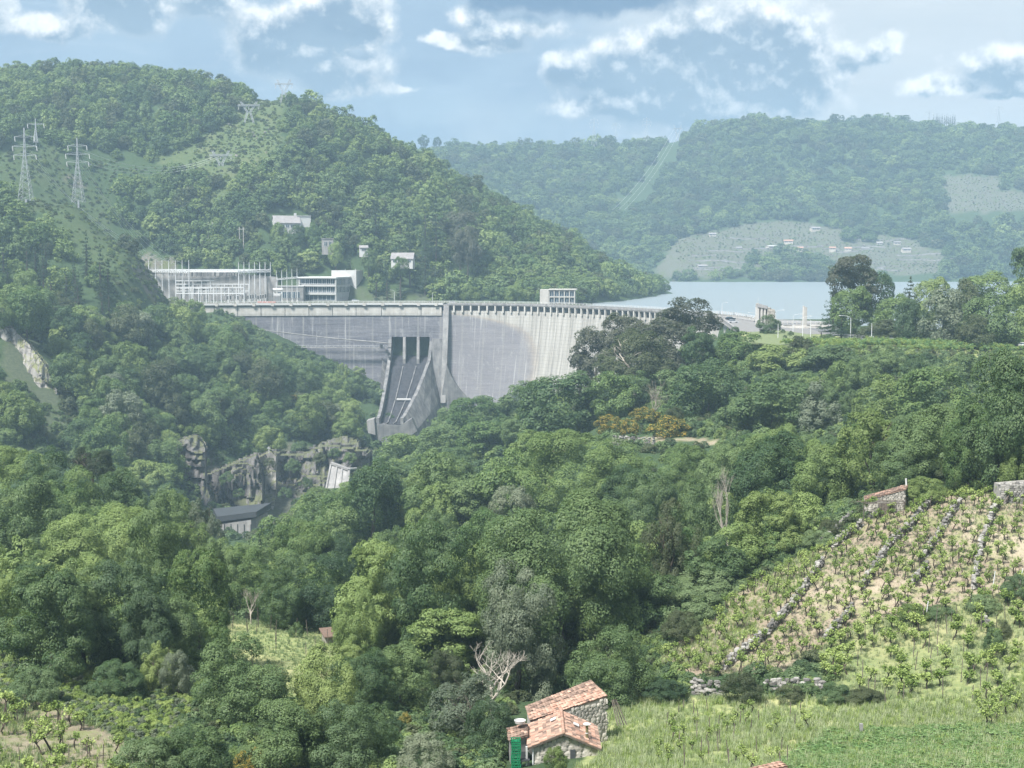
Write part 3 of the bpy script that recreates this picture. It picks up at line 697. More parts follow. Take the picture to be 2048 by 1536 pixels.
for px in range(550, 776, 9):
    t = (px - 545) / 230; p = at(545, 694, 882).lerp(at(775, 696, 886), t); mb.beam(p, p + Vector((0, 0, 1.1)), .08)
mb.beam(at(545, 694, 881.6) + Vector((0, 0, 1.2)), at(775, 696, 885.6) + Vector((0, 0, 1.2)), .1); mb.build('walkway_rail', STEEL, dam)
for px, py in ((763, 692), (774, 703)):
    p = at(px, py, 884); MB().box((p.x, p.y, p.z), (1.6, 1.4, 2.2)).build('hatch', DARKMETAL, dam)

# ------------------------------------------------------------------ buildings on the crest and in the switchyard
def windows(parent, origin, ax, w, z0, z1, n, mat=GLASS, frame=WHITE, depth=.12, gap=.35, split=True):
    """row of framed windows on a wall: origin = left end (local), ax = unit vector along the wall, outward = ax rotated -90 deg"""
    o = Vector(origin); ax = Vector(ax); nrm = Vector((ax.y, -ax.x, 0)); pw = w / n
    for i in range(n):
        a = o + ax * (pw * i + gap / 2); b = o + ax * (pw * (i + 1) - gap / 2)
        mid = (a + b) / 2
        f = MB(); zc = (z0 + z1) / 2
        for zz in (z0, z1): f.beam(a + Vector((0, 0, zz)) + nrm * .08, b + Vector((0, 0, zz)) + nrm * .08, .16, .14)
        for q in ((a, b, mid) if split else (a, b)): f.beam(q + Vector((0, 0, z0)) + nrm * .08, q + Vector((0, 0, z1)) + nrm * .08, .14, .16)
        wf = f.build('window', frame, parent)
        g = MB(); g.add([a + nrm * .03 + Vector((0, 0, z0)), b + nrm * .03 + Vector((0, 0, z0)), b + nrm * .03 + Vector((0, 0, z1)), a + nrm * .03 + Vector((0, 0, z1))], [(0, 1, 2, 3)])
        g.build('pane', mat, wf)
OFFW = plain('office_render', (.42, .42, .41), .8, var=.1, scale=.4)
OFFG = plain('grey_render', (.38, .38, .38), .85, var=.15, scale=.4)
of = empty('office_building', (at(598, 601, 946).x, 946, 69.6), -math.radians(15), 'pale three storey office block with banded windows beside the switchyard', 'building')
Wd, Dp, Hh = 25.0, 27.0, 15.0
MB().hexa([(0.6, 1.2, 0), (Wd, 1.2, 0), (Wd, Dp, 0), (0.6, Dp, 0)], [(.6, 1.2, Hh - .7), (Wd, 1.2, Hh - .7), (Wd, Dp, Hh - .7), (.6, Dp, Hh - .7)]).build('wall', OFFG, of)
MB().box((Wd / 2, Dp / 2 - .3, Hh - .3), (Wd + 1.2, Dp + 1.4, .8)).build('roof', WHITE, of)
for z in (4.4, 9.6): MB().box((Wd / 2, .4, z), (Wd + .4, 1.7, .75)).build('balcony', OFFW, of)
for z in (4.8 + .95, 10.0 + .95):
    r = MB(); r.beam((0, -.4, z), (Wd, -.4, z), .1)
    for i in range(13): r.beam((i * Wd / 12, -.4, z - 1), (i * Wd / 12, -.4, z), .07)
    r.build('balcony_rail', STEEL, of)
for z0, z1, n in ((.6, 3.6, 4), (5.4, 8.9, 8), (10.6, 13.8, 8)): windows(of, (1.0, 1.15, 0), (1, 0, 0), Wd - 2.2, z0, z1, n)
for x in (.3, Wd - .1): MB().box((x, .3, Hh / 2 - .4), (.7, 1.2, Hh - .8)).build('end_pillar', OFFW, of)
for z0, z1 in ((5.2, 9.0), (10.0, 13.8)): windows(of, (Wd + .03, 1.6, 0), (0, 1, 0), Dp - 4, z0, z1, 10, split=False, gap=.6)
MB().hexa([(12, Dp - 2, 0), (Wd + 4, Dp - 2, 0), (Wd + 4, Dp + 10, 0), (12, Dp + 10, 0)], [(12, Dp - 2, 19), (Wd + 4, Dp - 2, 19), (Wd + 4, Dp + 10, 19), (12, Dp + 10, 19)]).build('rear_block', OFFW, of)
for x in (14, 20, 27): MB().lathe([(0.3, 0), (.3, .8), (.05, 1.0)], (x, Dp + 2, 19), 8).build('roof_vent', OFFG, of)
MB().box((Wd + 4.1, Dp + 1, 2), (.3, 2.4, 4)).build('door', DARKMETAL, of)

it = empty('intake_house', (at(1080, 607, 886).x, 886, 69.9), -math.radians(6), 'flat roofed concrete intake house standing on the dam crest', 'building')
MB().box((2.6, 3, 4.2), (5.2, 8, 8.4)).build('stair_tower', CLEAN, it)
MB().box((12.9, 3.4, 4.0), (15.4, 7, 8.0)).build('wall', GREY, it)
MB().box((13.2, 3.2, 8.4), (16.6, 8.8, .6)).build('roof', CLEAN, it)
for z0, z1 in ((.9, 3.4), (4.4, 6.9)): windows(it, (5.5, -.15, 0), (1, 0, 0), 14.8, z0, z1, 5)
for i in range(6): MB().box((5.4 + i * 3.0, -.5, 4.0), (.5, .6, 8.1)).build('pillar', CLEAN, it)
MB().box((13, -.6, 4.0), (15.4, .5, .5)).build('cornice', CLEAN, it)

# switchyard
wallY = 960
sw = MB(); sw.prism([(at(262, 560, wallY).x, wallY, 69), (at(560, 560, wallY).x, wallY - 10, 69), (at(560, 560, wallY).x, wallY - 10, 84.5), (at(430, 560, wallY).x, wallY - 5, 88), (at(262, 560, wallY).x, wallY, 86)], (0, 2, 0))
ob = sw.build('retaining_wall', GREY); tag(ob, 'tall grey concrete retaining wall behind the switchyard masts', 'wall')
def mast(p, h, label, group, n=6, r=.38, beamz=None):
    e = empty('switchyard_mast', p, 0, label, 'mast', group)
    MB().tube([(0, 0, 0), (0, 0, h * .75), (0, 0, h)], [r, r * .8, r * .4], n).build('pole', STEEL, e)
    MB().box((0, 0, .4), (1.3, 1.3, .8)).build('footing', CLEAN, e)
    return e
rowL = [(297 + 13.4 * i, 962 - 8 * i) for i in range(7)]; rowR = [(477 + 10.6 * i, 907 + 8.5 * i) for i in range(7)]
PL = [at(px, 520, Y) for px, Y in rowL]; PR = [at(px, 524, Y) for px, Y in rowR]
for P_, g, nm in ((PL, 'tall masts on the left of the switchyard', 'left'), (PR, 'tall masts on the right of the switchyard', 'right')):
    for p in P_: mast((p.x, p.y, 69.6), p.z - 69.6, 'tall slender steel mast in the %s row of the switchyard gantries' % nm, g)
def lattice_beam(mb, a, b, w=.9, n=8):
    a, b = Vector(a), Vector(b); h = Vector((0, 0, w))
    s = (b - a).cross(Vector((0, 0, 1))).normalized() * (w / 2)
    for o in (s, -s):
        mb.beam(a + o, b + o, .22); mb.beam(a + o + h, b + o + h, .22)
    for i in range(n):
        p, q = a.lerp(b, i / n), a.lerp(b, (i + 1) / n)
        mb.beam(p + s, q + s + h, .14); mb.beam(p - s + h, q - s, .14); mb.beam(p + s, q - s, .14)
for i in range(7):
    e = empty('gantry_beam', (0, 0, 0), 0, None, None)
    l, r = PL[i], PR[i] if i < 7 else None
    r = PR[6 - i]
    zb = 69.6 + 18.6
    mb = MB(); lattice_beam(mb, (l.x, l.y, zb), (r.x, r.y, zb), 1.1, 14); mb.build('truss', STEEL, e)
    ins = MB()
    for k in range(1, 13):
        p = Vector((l.x, l.y, zb)).lerp(Vector((r.x, r.y, zb)), k / 13.0)
        ins.tube([p, p - Vector((0, .3, 2.8))], .16, 5)
    ins.build('insulator', DARKMETAL, e)
    tag(e, 'lattice gantry beam spanning between the tall switchyard masts', 'gantry beam', 'gantry beams over the switchyard')
for P_, nm in ((PL, 'left'), (PR, 'right')):
    mb = MB()
    lattice_beam(mb, (P_[0].x, P_[0].y, 87.6), (P_[-1].x, P_[-1].y, 87.6), 1.0, 18)
    o = mb.build('gantry_beam', STEEL); tag(o, 'lattice beam tying together the %s row of tall masts' % nm, 'gantry beam')
for row, (Y, zt) in enumerate(((955, 12.5), (925, 11.0), (904, 9.5))):
    e = empty('portal_frame', (0, 0, 0), 0, ('pale many-legged portal frame %s the switchyard' % ('at the back of', 'in the middle of', 'at the front of')[row]), 'frame')
    xs = [at(px, 600, Y).x for px in np.linspace(352, 508 - 10 * row, 10)]
    for x in xs: MB().box((x, Y, 69.6 + zt / 2), (.45, .45, zt)).build('leg', STEEL, e)
    for zz in (zt, zt * .62):
        MB().beam((xs[0], Y, 69.6 + zz), (xs[-1], Y, 69.6 + zz), .5, .6).build('cross_beam', STEEL, e)
    for x0, x1 in zip(xs, xs[1:]):
        MB().box(((x0 + x1) / 2, Y + .2, 69.6 + zt * .3), (1.6, 1.2, zt * .36)).build('cabinet', GREY, e)
        MB().tube([((x0 + x1) / 2, Y, 69.6 + zt), ((x0 + x1) / 2, Y, 69.6 + zt - 2.2)], .15, 5).build('insulator', DARKMETAL, e)
for i in range(16):
    px = 456 + i * 5.0; Y = 899 + (i % 4) * 9 + (i // 8) * 10; p = at(px, 600, Y)
    e = empty('circuit_breaker', (p.x, Y, 69.6), 0, 'black insulator column on a white stand among the right masts', 'switchgear', 'breaker columns in the switchyard')
    MB().box((0, 0, 1.1), (.7, .7, 2.2)).build('stand', WHITE, e)
    MB().lathe([(.2, 0), (.38, .1), (.25, .5), (.38, .9), (.25, 1.3), (.38, 1.7), (.2, 2.4)], (0, 0, 2.2), 8).build('insulator', DARKMETAL, e)
    MB().box((0, 0, 4.75), (1.2, .35, .3)).build('terminal', WHITE, e)
tr = empty('power_transformer', (at(555, 603, 912).x, 912, 69.6), 0, 'white tank transformer with a cylinder on top left of the office', 'transformer')
MB().box((0, 0, 3), (4.2, 3.6, 5.4)).build('tank', WHITE, tr)
MB().tube([(-2.6, 0, 8), (3.2, 0, 8)], .95, 12).build('conservator', WHITE, tr)
for x in (-2.2, 2.4): MB().box((x, 0, 6.4), (.4, .5, 2.4)).build('bracket', STEEL, tr)
for x in np.linspace(-1.8, 1.8, 7): MB().box((x, -2.2, 2.6), (.25, .9, 3.8)).build('cooling_fin', OFFG, tr)
for i in range(5):
    px = 553 + 10.2 * i; p = at(px, 540 - i, 930); mast((p.x, 930, 69.6), p.z - 69.6 - .2, 'short mast with braced foot beside the office block', 'short masts beside the office', r=.25)
mb = MB(); a, b = at(552, 560, 930), at(596, 556, 930); lattice_beam(mb, a, b, .8, 8); tag(mb.build('gantry_beam', STEEL), 'short gantry beam tied to the short masts beside the office', 'gantry beam')
bld = empty('switch_house', (at(570, 600, 938).x, 938, 69.6), 0, 'low grey switch house between transformer and office block', 'building')
MB().box((3, 4, 4.6), (17, 8, 9.2)).build('wall', GREY, bld); MB().box((3, 4, 9.4), (17.6, 8.6, .5)).build('roof', OFFG, bld)
windows(bld, (-4.5, -.02, 0), (1, 0, 0), 14, 2, 6, 5)
# boundary kerb and a red and white boat-shaped load in front of the yard
tag(MB().box((at(533, 603, 905).x, 905, 70.2), (11, 1.2, .9)).build('barrier', plain('red_white_paint', (.5, .16, .12), .6)), 'low red barrier in front of the switchyard masts', 'barrier')

# ------------------------------------------------------------------ cars
def car(p, rz, col, label, L=4.4, van=False):
    e = empty('parked_car', p, rz, label, 'van' if van else 'car')
    H = 1.9 if van else 1.45
    paint = plain('car_paint_%d' % len(MATS), col, .25, .2, var=.03, spec=.6)
    b = MB(); b.prism([(-L / 2, -.85, .3), (L / 2, -.85, .3), (L / 2, -.85, .75), (L / 2 - .15, -.85, .85), (L * .2, -.85, .95), (-L / 2 + .1, -.85, 1.0), (-L / 2, -.85, .8)][::-1], (0, 1.7, 0)); b.build('body', paint, e)
    r = MB(); r.hexa([(-L * .44, -.8, .97), (L * .24, -.8, .93), (L * .24, .8, .93), (-L * .44, .8, .97)], [(-L * .36, -.65, H), (L * .08, -.65, H), (L * .08, .65, H), (-L * .36, .65, H)]); r.build('cabin', GLASS, e)
    MB().box((-L * .14, 0, H + .02), (L * .42, 1.28, .06)).build('roof', paint, e)
    for x in (-L * .3, L * .32):
        for y in (-.8, .8):
            MB().tube([(x, y - .1, .32), (x, y + .1, .32)], .32, 12).build('wheel', DARKMETAL, e)
    for y in (-.6, .6): MB().box((L / 2 + .01, y, .68), (.05, .3, .16)).build('headlight', WHITE, e)
    return e
car(tuple(at(1461, 640, 668)), math.radians(15), (.03, .035, .04), 'dark car parked behind the silver car on the dam car park')
car(tuple(at(1466, 646, 650)), math.radians(12), (.55, .56, .58), 'silver car parked in front of the dark car near the dam end')
car((at(906, 603, 902).x, 906, 69.0), 0, (.8, .8, .8), 'white van driving along the dam crest right of the spillway', 5.0, True)
car((at(711, 602, 935).x, 935, 69.6), .3, (.75, .75, .75), 'small pale car parked beside the office block')
car(tuple(at(2044, 694, 474)), math.radians(95), (.75, .74, .74), 'white and red car on the road at the right edge')
# ------------------------------------------------------------------ tree kit
_YS = np.concatenate([np.linspace(60, 260, 401), np.linspace(262, 900, 320)])
def gp(px, py):
    """ground point seen at a pixel"""
    d = at(px, py, 1.0) - Vector((0, 0, CAMZ)); X = d.x * _YS; Z = CAMZ + d.z * _YS
    k = np.nonzero(Z < hz(X, _YS))[0]; i = k[0] if len(k) else len(_YS) - 1
    return Vector((X[i], _YS[i], hz(float(X[i]), float(_YS[i]))))

def rdir(rng, n):
    v = rng.normal(size=(n, 3)); return v / np.linalg.norm(v, axis=1, keepdims=True)
def leaf_quads(rng, C, Nrm, size, aspect=.55, jit=.6, droop=0.0):
    n = len(C)
    nr = Nrm + rdir(rng, n) * jit; nr /= np.linalg.norm(nr, axis=1, keepdims=True)
    t = np.cross(nr, rdir(rng, n)); t /= np.linalg.norm(t, axis=1, keepdims=True) + 1e-9
    if droop: t[:, 2] -= droop; t /= np.linalg.norm(t, axis=1, keepdims=True) + 1e-9
    b = np.cross(nr, t)
    L = size * rng.uniform(.6, 1.4, (n, 1))
    V = np.stack([C - t * L * .5, C + b * L * aspect * .5 + nr * L * .08, C + t * L * .5, C - b * L * aspect * .5 + nr * L * .08], 1).reshape(-1, 3)
    return V, np.arange(4 * n).reshape(n, 4)
def crown_mesh(name, seed, n, leaf, shape='round'):
    """leaves set in clumps on boughs; unit size: about 1 in radius and in half height"""
    rng = np.random.default_rng(seed)
    k = {'round': 30, 'tall': 34, 'dome': 26, 'loose': 24, 'bush': 20, 'open': 20}[shape]
    d = rdir(rng, k * 3)
    if shape in ('round', 'open'): d = d[d[:, 2] > -.9][:k]; c = d * rng.uniform(.48, .74, (len(d), 1)); R = rng.uniform(.2, .45, len(d))
    elif shape == 'tall':
        z = rng.uniform(-.92, .85, k); a = rng.uniform(0, 6.28, k); rr = .62 * np.sqrt(np.clip(1 - ((z + .25) / 1.2) ** 2, .02, 1)) * rng.uniform(.5, 1, k)
        c = np.stack([np.cos(a) * rr, np.sin(a) * rr, z], 1); R = rng.uniform(.2, .36, k)
    elif shape == 'dome':
        d = d[d[:, 2] > -.12][:k]; c = d * np.array([.72, .72, .78]) - np.array([0, 0, .12]); R = rng.uniform(.2, .34, len(d))
    elif shape == 'loose':
        d = d[d[:, 2] > -.6][:k]; c = d * rng.uniform(.35, .8, (len(d), 1)); R = rng.uniform(.16, .34, len(d))
    else:
        d = d[d[:, 2] > -.35][:k]; c = d * np.array([.62, .62, .7]); R = rng.uniform(.28, .42, len(d))
    m = 7
    sd = rdir(rng, len(c) * m); sc = np.repeat(c, m, 0); sR = np.repeat(R, m)
    out = sc / (np.linalg.norm(sc, axis=1, keepdims=True) + 1e-6)
    sd = sd + out * .8 + np.array([0, 0, .12]); sd /= np.linalg.norm(sd, axis=1, keepdims=True)
    S = sc + sd * (sR * .78)[:, None]; SR = sR * rng.uniform(.36, .62, len(sR))
    w = SR ** 2; idx = rng.choice(len(S), n, p=w / w.sum())
    ld = rdir(rng, n); ld += sd[idx] * .6 + np.array([0, 0, .3]); ld /= np.linalg.norm(ld, axis=1, keepdims=True)
    C = S[idx] + ld * (SR[idx] * rng.uniform(.72, 1.06, n))[:, None] * np.array([1, 1, .85])
    ins = rng.random(n) < .10; C[ins] *= rng.uniform(.3, .9, (ins.sum(), 1))
    hi = np.percentile(np.abs(C[:, :2]).max(1), 97); C[:, :2] /= hi
    lo, up = np.percentile(C[:, 2], 1), np.percentile(C[:, 2], 99.3); C[:, 2] = (C[:, 2] - lo) / (up - lo) * 2 - 1
    nr = ld * .9 + sd[idx] * .3 + np.array([0, 0, .25])
    V, F = leaf_quads(rng, C, nr, leaf, jit=.5)
    return mesh_np(name, V, F)
def conifer_mesh(name, seed, n, leaf, tiers=13, spread=1.0):
    rng = np.random.default_rng(seed); P = []; D = []
    for t in range(tiers):
        f = t / (tiers - 1); z = -1 + 1.9 * f; r = (1 - f) ** .8 * .98 + .05
        for b in range(int(5 + 5 * (1 - f))):
            a = rng.uniform(0, 6.28); rr = r * rng.uniform(.75, 1.05); q = max(4, int(n / tiers / 8 * (rr + .2)))
            u = rng.random(q) ** .7
            x = np.cos(a) * rr * u; y = np.sin(a) * rr * u; zz = z - .16 * rr * u ** 1.5 + .07 * (u > .85)
            side = rng.normal(0, .09 * rr + .015, q)
            P.append(np.stack([x - np.sin(a) * side, y + np.cos(a) * side, zz - np.abs(side) * .3 + rng.normal(0, .018, q)], 1))
            D.append(np.tile([np.cos(a) * .35, np.sin(a) * .35, .9], (q, 1)))
    P = np.concatenate(P); D = np.concatenate(D)
    V, F = leaf_quads(rng, P, D, leaf, .4, .45)
    return mesh_np(name, V, F)
def branch_mesh(name, seed, depth=4, spread=.6, n0=5, r0=.045, up=.25, L0=.62):
    rng = random.Random(seed); mb = MB()
    def grow(p, d, L, r, k):
        pts = [p]; q = p; dd = d
        for i in range(3):
            dd = (dd + Vector((rng.uniform(-1, 1), rng.uniform(-1, 1), rng.uniform(-.6, 1))) * .22).normalized(); q = q + dd * (L / 3); pts.append(q)
        mb.tube(pts, [r, r * .85, r * .7, r * .5], 5 if k > 1 else 4, cap=False)
        if k == 0: return
        for i in range(n0 if k == depth else rng.choice((2, 3, 3))):
            nd = (dd + Vector((rng.uniform(-1, 1), rng.uniform(-1, 1), rng.uniform(-.5, .8))) * spread * 1.5 + Vector((0, 0, up))).normalized()
            s = pts[-1] if i < 2 else pts[2]
            grow(s, nd, L * rng.uniform(.6, .8), r * .55, k - 1)
    grow(Vector((0, 0, -1)), Vector((0, 0, 1)), L0, r0, depth)
    A = np.array(mb.v); top = A[:, 2].max(); hr = np.percentile(np.abs(A[:, :2]).max(1), 98)
    A[:, 2] = (A[:, 2] + 1) * (1.9 / (top + 1)) - 1; A[:, :2] *= .95 / hr * np.clip((A[:, 2:3] + 1) * 2.5 + .3, .3, 1)
    mb.v = [tuple(q) for q in A]
    return mb.mesh(name, None)
def trunk_mesh(name, seed):
    """unit-high tapered stem, level rings, slight bends (stretched per tree)"""
    rng = random.Random(seed); mb = MB(); x = y = 0.0; V = []; R = [1.3, 1.0, .9, .8, .68, .5]; n = 7
    for i in range(6):
        V += [(x + R[i] * math.cos(6.2832 * k / n), y + R[i] * math.sin(6.2832 * k / n), i / 5) for k in range(n)]
        x += rng.uniform(-.4, .4); y += rng.uniform(-.4, .4)
    mb.add(V, [(i * n + k, i * n + (k + 1) % n, (i + 1) * n + (k + 1) % n, (i + 1) * n + k) for i in range(5) for k in range(n)] + [tuple(5 * n + k for k in range(n))])
    return mb.mesh(name, None)
CROWN = {}
for sh in ('round', 'tall', 'dome', 'loose', 'bush'):
    for lod, n, lf in (('near', 34000, .046), ('mid', 11000, .078), ('far', 2200, .17)):
        CROWN[sh, lod] = [crown_mesh('crown_%s' % sh, 100 + i * 7 + hash((len(sh), lod == 'near', lod == 'mid')) % 50, n if sh in ('round', 'tall') else int(n * .62), lf if sh in ('round', 'tall') else lf * 1.15, sh) for i in range({'near': 3 if sh in ('round', 'tall') else 2, 'mid': 3, 'far': 4}[lod])]
CROWN['round', 'big'] = [crown_mesh('crown_round', 777, 80000, .030, 'round')]
CROWN['fir', 'near'] = CROWN['fir', 'mid'] = [conifer_mesh('crown_fir', 300 + i, 9000, .075) for i in range(3)]
CROWN['fir', 'far'] = [conifer_mesh('crown_fir', 310 + i, 1600, .15, 9) for i in range(2)]
LIMBS = [branch_mesh('branches', 400 + i, 3, .75, 6, .05, .2, .7) for i in range(3)]
BARE = [branch_mesh('bare_branches', 420 + i, 5, .62, 5, .035, .12, .6) for i in range(3)]
BARETALL = [branch_mesh('bare_branches', 440 + i, 5, .38, 5, .055, .45, .75) for i in range(2)]
TRUNKS = [trunk_mesh('trunk', 450 + i) for i in range(3)]
def setmat(o, m):
    if not o.data.materials: o.data.materials.append(None)
    o.material_slots[0].link = 'OBJECT'; o.material_slots[0].material = m
TREE_SPOTS = []; TREES = []; FRONT = []   # FRONT: outline boxes of the trees placed by hand, with their distance
def hides(px, py, Y, cut=.3):
    return any(Y < d - 2 and py < b + cut * h * .5 and ((px - a) / (w * .5)) ** 2 + ((py - b) / (h * .5)) ** 2 < .8 for a, b, w, h, d in FRONT)
_trng = random.Random(11)
def tree_at(x, y, zc, rx, rz, shape, leaf, label, group=None, gz=None, bark=BARK, limbs=None, lod=None, cat='tree', name=None, ry=None):
    gz = hz(x, y) if gz is None else gz
    gz = min(gz, zc - rz * .75)
    lod = lod or ('near' if y < 330 else 'mid')
    if lod == 'near' and rx > 8 and shape == 'round': lod = 'big'
    e = empty(name or {'fir': 'conifer_tree', 'dome': 'umbrella_tree', 'bush': 'shrub'}.get(shape, 'broadleaf_tree'), (x, y, gz), 0, label, cat, group)
    rzt = _trng.uniform(0, 6.28)
    h = zc - gz
    if shape in ('bare', 'baretall'):
        c = link('branches', (BARE if shape == 'bare' else BARETALL)[_trng.randrange(2)], e, (0, 0, h), (0, 0, rzt), (rx, rx, rz)); setmat(c, bark)
    else:
        c = link('crown', _trng.choice(CROWN[shape, lod]), e, (0, 0, h), (0, 0, rzt), (rx, rx, rz)); setmat(c, LEAF[leaf])
        if limbs or (limbs is None and lod == 'near' and shape == 'loose'):
            b = link('branches', _trng.choice(LIMBS), e, (0, 0, h), (0, 0, rzt), (rx * .8, rx * .8, rz * .85)); setmat(b, bark)
    if h > .4 and cat != 'shrub':
        r = max(.12, min(.55, .028 * (h + rz)))
        t = link('trunk', _trng.choice(TRUNKS), e, (0, 0, -.6), (0, 0, rzt), (r, r, h + .6 - rz * (.9 if shape in ('bare', 'baretall') else -.3 if shape == 'fir' else .45))); setmat(t, bark)
    TREE_SPOTS.append((x, y, rx)); TREES.append(e)
    return e
def tree(px, top, bot, w, Y, shape, leaf, label, group=None, **kw):
    if 'gz' not in kw and at(px, bot, Y).z < hz(at(px, bot, Y).x, Y) - .4:      # the crown reaches down to the ground: stand it where that ground is
        g = gp(px, bot); Y = max(g.y + w * g.y / FPX * .25, 100)
    p = at(px, (top + bot) / 2, Y); s = Y / FPX
    FRONT.append((px, (top + bot) / 2, w, bot - top, Y))
    return tree_at(p.x, Y, p.z, w / 2 * s, (bot - top) / 2 * s, shape, leaf, label, group, **kw)
